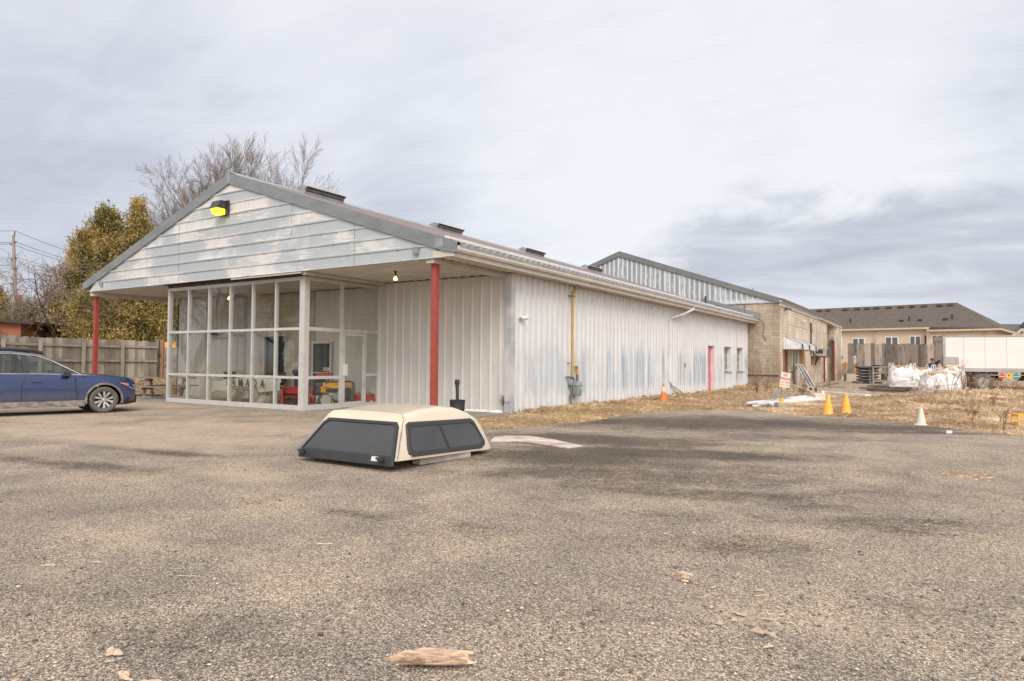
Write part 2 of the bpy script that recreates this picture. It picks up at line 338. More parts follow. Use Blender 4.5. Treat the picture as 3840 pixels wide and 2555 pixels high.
# ---------------------------------------------------------------- mesh helpers
OFF = {}
class MB:
    def __init__(s): s.v = []; s.f = []
    def add(s, vs, fs):
        n = len(s.v); s.v += [tuple(p) for p in vs]; s.f += [tuple(i+n for i in q) for q in fs]; return s
    def box(s, x0, x1, y0, y1, z0, z1, mtx=None):
        vs = [Vector((x, y, z)) for z in (z0, z1) for x, y in ((x0, y0), (x1, y0), (x1, y1), (x0, y1))]
        if mtx: vs = [mtx @ p for p in vs]
        return s.add(vs, [(0, 3, 2, 1), (4, 5, 6, 7), (0, 1, 5, 4), (1, 2, 6, 5), (2, 3, 7, 6), (3, 0, 4, 7)])
    def hexa(s, b, t_):            # bottom quad, top quad (ccw seen from above)
        return s.add(list(b)+list(t_), [(0, 3, 2, 1), (4, 5, 6, 7), (0, 1, 5, 4), (1, 2, 6, 5), (2, 3, 7, 6), (3, 0, 4, 7)])
    def bar(s, a, b, w, h=None):   # rectangular bar between two points
        a, b = Vector(a), Vector(b); h = h or w; d = (b-a).normalized()
        u = Vector((0, 0, 1)) if abs(d.z) < .95 else Vector((1, 0, 0)); sx = d.cross(u).normalized()*w/2; sy = sx.cross(d).normalized()*h/2
        q = lambda p: [p-sx-sy, p+sx-sy, p+sx+sy, p-sx+sy]
        return s.add(q(a)+q(b), [(0, 1, 2, 3), (7, 6, 5, 4), (0, 4, 5, 1), (1, 5, 6, 2), (2, 6, 7, 3), (3, 7, 4, 0)])
    def tube(s, pts, r, n=8, caps=True):
        pts = [Vector(p) for p in pts]; rs = r if isinstance(r, (list, tuple)) else [r]*len(pts); base = len(s.v)
        for i, p in enumerate(pts):
            d = (pts[min(i+1, len(pts)-1)]-pts[max(i-1, 0)]).normalized()
            if i == 0: u = Vector((0, 0, 1)) if abs(d.z) < .9 else Vector((1, 0, 0)); a = d.cross(u).normalized()
            else: a = (a-d*a.dot(d)); a = a.normalized() if a.length > 1e-6 else d.orthogonal().normalized()
            c = d.cross(a)
            for k in range(n):
                t = 2*math.pi*k/n; s.v.append(tuple(p+(a*math.cos(t)+c*math.sin(t))*rs[i]))
        for i in range(len(pts)-1):
            for k in range(n):
                k2 = (k+1) % n; s.f.append((base+i*n+k, base+i*n+k2, base+(i+1)*n+k2, base+(i+1)*n+k))
        if caps: s.f.append(tuple(base+k for k in range(n))[::-1]); s.f.append(tuple(base+(len(pts)-1)*n+k for k in range(n)))
        return s
    def lathe(s, prof, c=(0, 0, 0), n=24, mtx=None, close=False, caps=True):   # prof: (r, z)
        base = len(s.v)
        for r, z in prof:
            for k in range(n):
                t = 2*math.pi*k/n; p = Vector((r*math.cos(t), r*math.sin(t), z))
                if mtx: p = mtx @ p
                s.v.append(tuple(p+Vector(c)))
        L = len(prof)
        for i in range(L-1 if not close else L):
            j = (i+1) % L
            for k in range(n):
                k2 = (k+1) % n; s.f.append((base+i*n+k, base+i*n+k2, base+j*n+k2, base+j*n+k))
        if not close and caps:
            if prof[0][0] > 1e-4: s.f.append(tuple(base+k for k in range(n))[::-1])
            if prof[-1][0] > 1e-4: s.f.append(tuple(base+(L-1)*n+k for k in range(n)))
        return s
    def prism(s, poly, d, f=lambda p: p):   # polygon of 3-d points extruded by vector d
        P = [Vector(p) for p in poly]; n = len(P); d = Vector(d)
        return s.add([f(p) for p in P]+[f(p+d) for p in P], [tuple(range(n))[::-1], tuple(range(n, 2*n))]+[(i, (i+1) % n, (i+1) % n+n, i+n) for i in range(n)])
    def grid(s, rows, cyc=False):
        base = len(s.v); n = len(rows[0])
        for r in rows: s.v += [tuple(p) for p in r]
        for i in range(len(rows)-1):
            for k in range(n if cyc else n-1):
                k2 = (k+1) % n; s.f.append((base+i*n+k, base+i*n+k2, base+(i+1)*n+k2, base+(i+1)*n+k))
        return s
    def parts(s):
        p = list(range(len(s.v)))
        def fd(i):
            while p[i] != i: p[i] = p[p[i]]; i = p[i]
            return i
        for f in s.f:
            for k in f[1:]: p[fd(k)] = fd(f[0])
        g = {}
        for f in s.f: g.setdefault(fd(f[0]), []).append(f)
        out = []
        for fs in g.values():
            ids = sorted({i for f in fs for i in f}); mp = {v: k for k, v in enumerate(ids)}; m_ = MB(); m_.v = [s.v[i] for i in ids]; m_.f = [tuple(mp[i] for i in f) for f in fs]; out.append(m_)
        return out
    def each(s, name, mat, parent, **k):       # one object per separate piece
        return [m_.build(name, mat, parent, **k) for m_ in s.parts()]
    def build(s, name, mat, parent=None, smooth=False, off=None, bevel=0., mods=None):
        o_ = off if off is not None else OFF.get(parent, Vector((0, 0, 0)))
        me = bpy.data.meshes.new(name); me.from_pydata([tuple(Vector(p)-o_) for p in s.v], [], s.f); me.update()
        me.materials.append(mat)
        if smooth:
            me.polygons.foreach_set('use_smooth', [True]*len(me.polygons))
            try: me.set_sharp_from_angle(angle=math.radians(38))
            except Exception: pass
        o = bpy.data.objects.new(name, me); COL.objects.link(o)
        if parent: o.parent = parent
        OFF[o] = o_
        if bevel:
            b = o.modifiers.new('b', 'BEVEL'); b.width = bevel; b.segments = 2; b.limit_method = 'ANGLE'
        return o
def tag(o, label=None, cat=None, group=None, kind=None):
    for k, v in (('label', label), ('category', cat), ('group', group), ('kind', kind)):
        if v: o[k] = v
    return o
def thing(name, label, cat, loc=(0, 0, 0), rot=0., group=None, world=False):
    o = bpy.data.objects.new(name, None); COL.objects.link(o); o.location = loc; o.rotation_euler = (0, 0, rot)
    o.empty_display_size = .2; OFF[o] = Vector(loc) if world else Vector((0, 0, 0)); return tag(o, label, cat, group)
def single(mb, name, mat, label, cat, group=None, loc=None, rot=0., **k):
    if loc is None:
        c = [sum(p[i] for p in mb.v)/len(mb.v) for i in (0, 1)]; z = min(p[2] for p in mb.v); off = Vector((c[0], c[1], z))
        o = mb.build(name, mat, None, off=off, **k); o.location = off
    else:
        o = mb.build(name, mat, None, **k); o.location = loc; o.rotation_euler = (0, 0, rot)
    return tag(o, label, cat, group)
def dup(o, loc=None, rot=None, label=None, parent=None):
    c = o.copy(); COL.objects.link(c); OFF[c] = OFF.get(o, Vector((0, 0, 0)))
    if parent: c.parent = parent
    if loc is not None: c.location = loc
    if rot is not None: c.rotation_euler = (0, 0, rot)
    if label: c['label'] = label
    for ch in list(o.children): dup(ch, parent=c)
    return c
def npmesh(name, V, Fc, mat, smooth=False):
    me = bpy.data.meshes.new(name); k = Fc.shape[1]
    me.vertices.add(len(V)); me.vertices.foreach_set('co', V.astype(np.float32).ravel())
    me.loops.add(Fc.size); me.loops.foreach_set('vertex_index', Fc.astype(np.int32).ravel())
    me.polygons.add(len(Fc)); me.polygons.foreach_set('loop_start', np.arange(0, Fc.size, k, dtype=np.int32))
    if smooth: me.polygons.foreach_set('use_smooth', np.ones(len(Fc), bool))
    me.update(calc_edges=True); me.validate(); me.materials.append(mat)
    o = bpy.data.objects.new(name, me); COL.objects.link(o); OFF[o] = Vector((0, 0, 0)); return o
def text_mb(txt, size, origin, right, up, depth=.002, font_w=1., bold=0., align='CENTER', space=1.):
    c = bpy.data.curves.new('t', 'FONT'); c.body = txt; c.size = size; c.align_x = align; c.align_y = 'CENTER'; c.offset = bold; c.resolution_u = 3; c.space_character = space
    o = bpy.data.objects.new('t', c); COL.objects.link(o)
    me = bpy.data.meshes.new_from_object(o.evaluated_get(bpy.context.evaluated_depsgraph_get()))
    right, up, origin = Vector(right).normalized(), Vector(up).normalized(), Vector(origin); nrm = right.cross(up)
    mb = MB(); mb.add([origin+right*v.co.x*font_w+up*v.co.y+nrm*depth for v in me.vertices], [tuple(p.vertices) for p in me.polygons])
    bpy.data.objects.remove(o); bpy.data.curves.remove(c); bpy.data.meshes.remove(me); return mb
# ---------------------------------------------------------------- ground
def sst(x, a, b):
    t = np.clip((x-a)/(b-a), 0, 1); return t*t*(3-2*t)
def inpoly(x, y, poly):
    r = np.zeros(np.shape(x), bool); n = len(poly)
    for i in range(n):
        (x1, y1), (x2, y2) = poly[i], poly[(i+1) % n]
        c = ((y1 > y) != (y2 > y)) & (x < (x2-x1)*(y-y1)/((y2-y1) if y2 != y1 else 1e-9)+x1); r ^= c
    return r
def hgt(x, y):
    x = np.asarray(x, float); y = np.asarray(y, float)
    h = .45*sst(-x, -.6, 3.)*sst(y, -30, -12)
    h = h+.008*np.sin(x*1.3+y*.7)+.006*np.sin(x*.6-y*1.9)
    h = h+.16*np.exp(-(((x-19.4)/1.3)**2+((y-30)/3.)**2))      # grassy hump by the block corner
    return h
def H(x, y): return float(hgt(x, y))
def edge(*pts): return [(G(a, b).x, G(a, b).y) for a, b in pts]
LE = edge((1847, 1610), (2000, 1603), (2156, 1589), (2334, 1559), (2542, 1540), (2810, 1539), (2988, 1556), (3150, 1564), (3400, 1588), (3527, 1604), (3680, 1622), (3839, 1640))
FIELD = [(17.0, 3.2), (17.6, .2), (18.3, -1.1)]+LE+[(33, 3.0), (40, -6), (300, -60), (300, 300), (17.05, 300)]
YARD = edge((2950, 1462), (3080, 1479), (3230, 1492), (3330, 1497), (3420, 1487), (3480, 1478))+[(26, 40), (24.5, 60), (19, 62), (19, 33)]
PATCH = edge((3440, 1775), (3560, 1752), (3700, 1748), (3839, 1760), (3960, 1790), (3830, 1822), (3650, 1812), (3500, 1800))
def axis(lo, hi, st, far):
    a = list(np.arange(lo, hi+1e-6, st)); d = st; r = []; v = hi
    while v < far: d *= 1.25; v += d; r.append(v)
    l = []; d = st; v = lo
    while v > -far: d *= 1.25; v -= d; l.append(v)
    return np.array(l[::-1]+a+r)
def make_ground():
    xs = axis(-8, 40, .22, 3000); ys = axis(-14, 45, .22, 3000)
    X, Y = np.meshgrid(xs, ys); Z = hgt(X, Y)
    V = np.stack([X, Y, Z], -1).reshape(-1, 3); ny, nx = X.shape
    idx = np.arange(nx*ny).reshape(ny, nx)
    Fc = np.stack([idx[:-1, :-1], idx[:-1, 1:], idx[1:, 1:], idx[1:, :-1]], -1).reshape(-1, 4)
    x, y = V[:, 0], V[:, 1]
    gr = inpoly(x, y, FIELD).astype(float)
    gr[inpoly(x, y, YARD)] = .32
    gr = np.maximum(gr, sst(-x, -1.2, -.6)*(y > -30))
    gr = np.maximum(gr, .38*inpoly(x, y, PATCH))
    gr = np.maximum(gr, (y > 62).astype(float))
    def ell(cx, cy, ax, ay, rot=0.):
        c, s = math.cos(rot), math.sin(rot); u = (x-cx)*c+(y-cy)*s; v = -(x-cx)*s+(y-cy)*c
        return np.clip(1.25-np.sqrt((u/ax)**2+(v/ay)**2), 0, 1)
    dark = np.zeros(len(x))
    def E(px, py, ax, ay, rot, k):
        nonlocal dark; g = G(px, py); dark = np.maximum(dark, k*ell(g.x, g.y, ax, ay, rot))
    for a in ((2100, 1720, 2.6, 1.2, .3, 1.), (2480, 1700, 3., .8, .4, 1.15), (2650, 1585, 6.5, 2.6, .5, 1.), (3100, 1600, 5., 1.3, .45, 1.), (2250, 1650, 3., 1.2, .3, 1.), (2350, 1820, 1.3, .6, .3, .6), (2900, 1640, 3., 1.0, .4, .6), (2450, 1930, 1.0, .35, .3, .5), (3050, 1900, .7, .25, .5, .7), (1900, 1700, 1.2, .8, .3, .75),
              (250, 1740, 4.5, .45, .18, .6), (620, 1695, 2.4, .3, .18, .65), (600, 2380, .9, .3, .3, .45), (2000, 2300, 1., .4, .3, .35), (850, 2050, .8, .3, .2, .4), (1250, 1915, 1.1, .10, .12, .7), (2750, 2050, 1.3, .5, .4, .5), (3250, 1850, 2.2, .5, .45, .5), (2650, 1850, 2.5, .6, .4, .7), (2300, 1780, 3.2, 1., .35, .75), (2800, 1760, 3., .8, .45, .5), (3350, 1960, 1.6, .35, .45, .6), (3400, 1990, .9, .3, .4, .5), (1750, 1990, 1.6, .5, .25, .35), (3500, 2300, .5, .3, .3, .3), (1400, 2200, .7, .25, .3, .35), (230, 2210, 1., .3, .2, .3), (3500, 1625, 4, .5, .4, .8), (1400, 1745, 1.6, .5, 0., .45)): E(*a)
    tan = np.zeros(len(x))
    for px, py, ax, ay, rot, k in ((350, 1620, 6., 1.9, .2, 1.), (900, 1600, 5., 1.6, .2, .85), (1500, 1580, 2.5, 1.2, .1, .45), (900, 1790, 1.2, .45, .1, .9), (60, 1560, 5, 2, .1, 1.), (420, 2020, 1.5, .45, .1, .65), (150, 2150, .9, .3, 0, .6), (900, 2100, 1.6, .5, .15, .5), (2900, 2330, 1.1, .35, .3, .5), (500, 2330, .8, .25, .1, .4), (3300, 2120, 1.2, .3, .3, .5), (3300, 1760, 2.5, .6, .3, .25)):
        g = G(px, py); tan = np.maximum(tan, k*ell(g.x, g.y, ax, ay, rot))
    tan = np.maximum(tan, .8*sst(14-x, 0, 8)*sst(y, -9, -4)*(x > .6))
    m, t, b = newmat('gravel_and_dirt')
    P = oc(t); at = lambda n: t.n('ShaderNodeAttribute', attribute_name=n).outputs['Fac']
    big = t.noise(P, .55, 5., .6, .3); mid = t.noise(P, 2.6, 4., .6)
    rag = t.math('MULTIPLY', t.math('SUBTRACT', t.math('ADD', t.math('MULTIPLY', big, .5), t.math('MULTIPLY', mid, .5)), .5), 1.6)
    rag2 = t.math('ADD', rag, t.math('MULTIPLY', t.math('SUBTRACT', t.noise(P, 11., 5., .75), .5), 1.1))
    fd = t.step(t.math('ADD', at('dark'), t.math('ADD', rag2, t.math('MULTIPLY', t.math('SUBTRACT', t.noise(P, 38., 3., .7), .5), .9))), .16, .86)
    ft = t.step(t.math('ADD', at('tan'), rag2), .25, .95)
    fg = t.step(t.math('ADD', at('grass'), t.math('MULTIPLY', rag, .8)), .38, .62)
    def vor(sc, out='Color'):
        v = t.n('ShaderNodeTexVoronoi'); t.l(P, v.inputs['Vector']); v.inputs['Scale'].default_value = sc; return v
    v1, v2, v3 = vor(108.), vor(50.), vor(230.)
    r1 = t.sep(v1.outputs['Color'])[0]; r2 = t.sep(v2.outputs['Color'])[1]; r3 = t.sep(v3.outputs['Color'])[2]
    peb = t.ramp(r1, (0., (.045, .042, .04)), (.3, (.135, .125, .115)), (.6, (.32, .285, .25)), (.85, (.50, .44, .375)), (1., (.80, .73, .65)))
    peb2 = t.ramp(r3, (0., (.08, .075, .07)), (.5, (.225, .20, .178)), (1., (.52, .46, .40)))
    col = t.mix(1., t.mix(.35, peb, peb2), (1.36, 1.285, 1.20), 'MULTIPLY')
    big_st = t.math('MULTIPLY', t.ramp(r2, (.90, 0.), (.93, 1.)), t.ramp(v2.outputs['Distance'], (.30, 1.), (.40, 0.)))
    col = t.mix(t.math('MULTIPLY', big_st, .8), col, t.ramp(t.sep(v2.outputs['Color'])[2], (0., (.16, .155, .155)), (.5, (.52, .47, .41)), (1., (.72, .62, .50))))
    tone = t.ramp(t.noise(P, .9, 5., .62, .4), (.3, (.76, .74, .72)), (.5, (1.04, .985, .93)), (.7, (1.34, 1.23, 1.09)))
    col = t.mix(1., col, tone, 'MULTIPLY')
    spots = t.ramp(t.noise(t.vm('MULTIPLY', P, (1., 1.6, 1.)), 1.7, 6., .7, .6), (.60, 0.), (.74, .75))
    col = t.mix(spots, col, t.mix(1., col, (.48, .47, .47), 'MULTIPLY'))
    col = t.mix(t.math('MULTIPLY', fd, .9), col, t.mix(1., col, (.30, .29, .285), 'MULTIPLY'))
    dirt = t.mix(mid, (.47, .375, .29), (.62, .515, .41)); col = t.mix(t.math('MULTIPLY', ft, .78), col, t.mix(.45, dirt, t.mix(1., col, (1.5, 1.35, 1.2), 'MULTIPLY')))
    soil = t.mix(t.ramp(t.noise(P, 3.5, 6., .7), (.35, 0.), (.65, 1.)), (.26, .18, .115), (.50, .355, .22))
    col = t.mix(fg, col, soil)
    hh = t.math('SUBTRACT', t.math('MULTIPLY', t.noise(P, 55., 3., .6), .4), t.math('MULTIPLY', v1.outputs['Distance'], 1.2))
    setb(t, b, col=col, rough=.9, spec=.2, normal=bump(t, hh, .9, .012))
    o = npmesh('ground', V, Fc, m, True); me = o.data
    for nm, arr in (('grass', gr), ('dark', dark), ('tan', tan)):
        a = me.attributes.new(nm, 'FLOAT', 'POINT'); a.data.foreach_set('value', arr.astype(np.float32))
    tag(o, kind='structure')
make_ground()
# loose stones lying on the lot (nobody could count them)
def loose_stones():
    N = 9000; V = []; Fc = []
    px = np.random.uniform(-50, 3890, N); py = 1620+940*np.random.uniform(0, 1, N)**.75
    ico = np.array([(0, 0, 1), (.89, 0, .35), (.28, .85, .35), (-.72, .53, .35), (-.72, -.53, .35), (.28, -.85, .35), (0, 0, -.6)])
    tf = np.array([(0, 1, 2), (0, 2, 3), (0, 3, 4), (0, 4, 5), (0, 5, 1), (6, 2, 1), (6, 3, 2), (6, 4, 3), (6, 5, 4), (6, 1, 5)])
    k = 0
    for i in range(N):
        g = G(px[i], py[i]); s = np.random.choice([.004, .006, .009, .014], p=[.45, .33, .17, .05])*np.random.uniform(.8, 1.3)
        if g.x < 12 and g.y > -3: continue
        a = np.random.uniform(0, 6.28); c, n = math.cos(a), math.sin(a); sc = np.random.uniform(.6, 1.3, 3)*s; sc[2] *= .7
        q = ico*sc*np.random.uniform(.8, 1.2, (7, 1)); q = np.stack([q[:, 0]*c-q[:, 1]*n, q[:, 0]*n+q[:, 1]*c, q[:, 2]], -1)
        V.append(q+np.array([g.x, g.y, H(g.x, g.y)+s*.25])); Fc.append(tf+7*k); k += 1
    m, t, b = newmat('loose_stone'); r = t.n('ShaderNodeNewGeometry').outputs['Random Per Island']
    setb(t, b, col=t.ramp(r, (0., (.10, .095, .09)), (.4, (.26, .235, .205)), (.75, (.44, .39, .33)), (1., (.66, .60, .53))), rough=.85)
    tag(npmesh('loose_stones', np.concatenate(V), np.concatenate(Fc), m), 'small loose stones scattered over the gravel lot', 'gravel', kind='stuff')
loose_stones()
# ---------------------------------------------------------------- warehouse with the glazed entrance
WH = thing('warehouse', 'long low white metal-clad building with a gabled porch on red posts and a glazed entrance', 'building', (8.86, 0, 0), world=True)
Wd, HE, HP, HB = 17.72, 4.30, 7.22, 3.96
XW, YR, LEN = 17.08, 3.35, 30.62
XL, XR, YG, ZT, Z1, Z2 = 5.13, 12.03, .305, 3.87, 2.37, .96
RP = .335
def prof(s0, s1, rib=.075, dep=.03, flat=None, pitch=RP, ph=0.):
    out = [(s0, 0.)]; s = s0-((s0-ph) % pitch)
    while s < s1:
        for a, d in ((pitch-rib-.035, 0.), (pitch-rib, dep), (pitch-.03, dep), (pitch, 0.)):
            if s0 < s+a < s1: out.append((s+a, d))
        s += pitch
    out.append((s1, 0.)); return out
def sheet(mb, axis, s0, s1, c, nrm, z0, z1, rib=.075, dep=.03, pitch=RP, ph=0., zt=None, zb=None):
    # upright ribbed sheet running along x or y; nrm = +-1 side the ribs stand out to
    r0, r1 = [], []
    for s, d in prof(s0, s1, rib, dep, pitch=pitch, ph=ph):
        p = c+nrm*d; a = zb(s) if zb else z0; b = zt(s) if zt else z1
        r0.append((s, p, a) if axis == 'x' else (p, s, a)); r1.append((s, p, b) if axis == 'x' else (p, s, b))
    mb.grid([r0, r1]); return mb
zr = lambda x: HE+(HP-HE)*(1-abs(x-8.86)/8.86)
# long wall with door and window openings
wp = MB(); gr_ = .0
sheet(wp, 'y', YR, 22.10, XW, 1, -.05, 3.97, rib=.17, dep=.065)
sheet(wp, 'y', 22.10, 23.26, XW, 1, 2.44, 3.97, rib=.17, dep=.065)
for a, b_, z0, z1 in ((23.26, 25.22, -.05, 3.97), (25.22, 26.66, 2.44, 3.97), (25.22, 26.66, -.05, 1.02), (26.66, 27.97, -.05, 3.97), (27.97, 29.33, 2.42, 3.97), (27.97, 29.33, -.05, 1.02), (29.33, LEN, -.05, 3.97)):
    sheet(wp, 'y', a, b_, XW, 1, z0, z1, rib=.17, dep=.065)
wp.build('side_wall', MT['wall'], WH)
rw = MB(); sheet(rw, 'x', XR, XW-.01, YR, -1, .0, 3.95, rib=.06, dep=.035); sheet(rw, 'x', .66, 6.0, YR, -1, .0, 3.95, rib=.06, dep=.035); sheet(rw, 'x', 9.0, XR-.07, YR, -1, .0, 3.86, rib=.06, dep=.035)
rw.each('recess_wall', MT['recess'], WH)
MB().box(.66, .74, YR, LEN, 0, 3.95).box(.75, 16.9, LEN-.1, LEN-.02, 0, 4.4).build('rear_wall', MT['recess'], WH)
bl = MB().box(6.0, 6.33, YR-.06, YR+.14, 0, 3.86).box(7.45, 9.0, YR-.06, YR+.14, 0, 3.86).box(6.33, 7.45, YR-.06, YR+.14, 2.32, 3.86).box(6.33, 7.45, YR-.06, YR+.14, 0, .55)
bl.build('block_partition', MT['blocki'], WH)
w0 = MB().box(6.33, 7.45, YR+.02, YR+.05, .55, 2.32).build('inner_window', MT['darkglass'], WH)
MB().box(6.30, 6.36, YR-.08, YR-.061, .55, 2.32).box(6.86, 6.91, YR-.03, YR+.0, .55, 2.32).each('mullion', MT['frame'], w0)
# inner door seen through the glass
di = MB().box(8.93, 8.99, YR-.10, YR-.06, .05, 2.12).box(9.83, 9.89, YR-.10, YR-.06, .05, 2.12).box(8.99, 9.83, YR-.10, YR-.06, 2.04, 2.12).box(8.99, 9.83, YR-.10, YR-.06, .05, .25).build('inner_door', MT['white'], WH)
MB().box(8.99, 9.83, YR-.085, YR-.07, .25, 2.04).build('pane', MT['darkglass'], di)
MB().box(8.99, 9.83, YR-.13, YR-.10, 1.02, 1.06).box(9.74, 9.77, YR-.15, YR-.10, .62, 1.15).build('push_bar', MT['frame'], di)
MB().box(9.52, 9.80, YR-.092, YR-.087, 1.10, 1.22).build('notice', MT['white'], di)
text_mb('PULL', .105, (9.66, YR-.095, 1.155), (1, 0, 0), (0, 0, 1), bold=.002).build('lettering', MT['letter'], di)
MB().box(10.9, XR-.07, YR-.09, YR-.07, .1, .4).build('skirting', MT['white'], WH)
# corner post
MB().box(XW-.17, XW+.05, YR-.07, YR-.036, -.03, 3.97).box(XW+.036, XW+.052, YR-.036, YR+.12, -.03, 3.97).build('corner_trim', M('corner_zinc', (.60, .59, .57), .45, .1, c2=(.33, .37, .41), sc=1.2, stretch=(1, 1, .8), lo=.4, hi=.6, world=True), WH)
# gable boarding: horizontal ribbed sheets
gb = MB(); rows = []
zz = [HB]; z = HB
k = 0
lv = []
z = HB
while z < HP-.36:
    lv += [(z, .03), (z+.02, .03), (z+.035, .0), (z+RP-.05, .0), (z+RP-.03, .028)]; z += RP
lv = [(a, d) for a, d in lv if a < HP-.32]+[(HP-.31, 0.)]
for a, d in lv:
    hw = 8.86*(HP-.30-a)/(HP-HE); hw = min(hw, 8.41)
    rows.append([(8.86-hw, -d, a), (8.86+hw, -d, a)])
gb.grid(rows)
gb.build('gable_boarding', MT['gable'], WH)
MB().box(11.755, 11.765, -.004, .0, 5.0, 6.0).box(14.265, 14.275, -.004, 0, 4.0, 5.1).box(6.2, 6.208, -.004, 0, 4.0, 5.9).each('sheet_seam', MT['darkwood'], WH)
sc_ = MB()
for i in range(150):
    x = random.uniform(1., 16.6); r = random.randint(0, 8); z = HB+RP*r+RP-.055
    if z < zr(x)-.5: sc_.box(x-.014, x+.014, -.008, -.001, z-.009, z+.009)
sc_.each('rivet_rust', M('rust_spots', (.10, .05, .03), .8), WH)
# rake trim
tr = MB()
for sg in (-1, 1):
    a0, a1 = (8.86, HP), (8.86+sg*8.86, HE)
    top = [Vector((a0[0], -.06, a0[1])), Vector((a1[0], -.06, a1[1]))]
    pts = [top[0], top[1], top[1]-Vector((0, 0, .26)), top[1]-Vector((sg*.42, 0, .16 if sg < 0 else .19)), top[0]-Vector((0, 0, .33))]
    tr.prism(pts if sg < 0 else pts[::-1], (0, .09, 0))
tr.each('rake_trim', MT['trim'], WH)
MB().box(8.80, 8.92, -.07, -.061, 6.89, 7.225).box(17.05, 17.30, -.066, -.061, 4.20, 4.42).each('trim_plate', MT['zinc'], WH)
MB().box(8.65, 8.75, -.1, -.031, 5.90, 5.96).build('conduit', MT['black'], WH)
MB().box(16.38, 16.53, -.10, -.034, 4.10, 4.27).box(1.28, 1.42, -.10, -.034, 4.13, 4.29).each('junction_box', MT['zinc'], WH)
# roof
rf = MB()
for sg in (-1, 1):
    P = lambda u, y, dz: (8.86+sg*u, y, zr(8.86+u)+dz)
    rf.hexa([P(0, -.03, -.10), P(8.86, -.03, -.10), P(8.86, LEN+.15, -.10), P(0, LEN+.15, -.10)][::sg], [P(0, -.03, 0), P(8.86, -.03, 0), P(8.86, LEN+.15, 0), P(0, LEN+.15, 0)][::sg])
roof = rf.build('roof', MT['roof'], WH)
q = lambda x, dz: zr(x)+dz
MB().hexa([(17.30, .0, q(17.30, .004)), (17.46, .0, q(17.46, .004)), (17.46, LEN+.1, q(17.46, .004)), (17.30, LEN+.1, q(17.30, .004))], [(17.30, .0, q(17.30, .062)), (17.46, .0, q(17.46, .072)), (17.46, LEN+.1, q(17.46, .072)), (17.30, LEN+.1, q(17.30, .062))]).build('eave_strip', MT['white'], roof)
es = MB(); r0, r1 = [], []
n = int(LEN/.05)
for i in range(n+1):
    y = LEN*i/n; o = .022 if (i % 6) in (0, 1) else 0.
    r0.append((17.46, y, q(17.46, .003+o*.6))); r1.append((17.78, y, q(17.78, -.03+o)))
es.grid([r0, r1]); es.grid([r1, [(a, b, c-.05) for a, b, c in r1]])
es.build('eave_sheet', MT['zinc'], roof)
MB().prism([(8.52, 0, zr(8.52)+.005), (8.86, 0, HP+.06), (9.2, 0, zr(9.2)+.005), (8.86, 0, HP+.02)], (0, LEN, 0)).build('ridge_cap', MT['zinc'], roof)
# soffit: ribbed under porch and eaves
sf = MB(); r0, r1 = [], []
for s, d in prof(XR+.02, XW-.13, .16, .05, ph=.1): r0.append((s, .02, HB-.0+d)); r1.append((s, YR-.04, HB-.0+d))
sf.grid([r0, r1]); r0, r1 = [], []
for s, d in prof(.3, XL-.02, .16, .05, ph=.1): r0.append((s, .02, HB+d)); r1.append((s, YR-.04, HB+d))
sf.grid([r0, r1]); r0, r1 = [], []
for s, d in prof(.02, LEN, .16, .045): r0.append((XW-.02, s, 3.975+d)); r1.append((17.60, s, 3.975+d))
sf.grid([r0, r1]); r0, r1 = [], []
for s, d in prof(.02, LEN, .16, .045): r0.append((.1, s, 3.975+d)); r1.append((.7, s, 3.975+d))
sf.grid([r0, r1])
sf.box(XL+.03, XR-.03, YG+.1, YR-.1, 3.875, 3.93)
sf.build('soffit', MT['soffit'], WH)
MB().box(16.72, 16.96, .03, YR-.08, 3.86, 4.06).box(.42, .62, .03, YR-.08, 3.80, 4.0).box(XR+.16, XR+.30, .05, YR-.05, 3.87, 3.955).each('eave_beam', MT['beam'], WH)
MB().box(16.96, 17.60, -.02, .012, 3.972, 4.13).hexa([(17.28,-.02,4.131),(17.60,-.02,4.131),(17.60,.012,4.131),(17.28,.012,4.131)],[(17.28,-.02,4.30),(17.60,-.02,4.22),(17.60,.012,4.22),(17.28,.012,4.30)]).build('end_closure', MT['beam'], WH)
MB().box(XL, XR+.02, YG-.02, YG+.12, ZT+.002, HB+.02).build('head_timber', MT['darkwood'], WH)
MB().box(XL-.02, XR, .07, .2, 3.975, 4.3).each('cavity_board', MT['darkwood'], WH)
fl_ = MB(); pts = [(8.2, .02, 3.93), (10.5, .02, 3.905), (12.2, .02, 3.955), (10.6, .1, 3.945)]
fl_.box(9.0, 12.2, -.005, .02, 3.905, 3.955).build('loose_flashing', MT['beam'], WH)
# posts
for x0, nm in ((16.83, 'right'), (.46, 'left')):
    p = MB().box(x0-.075, x0+.075, .17, .32, H(x0, .2)-.05, HB+.01).build('porch_post', MT['redpost'], WH, bevel=.012)
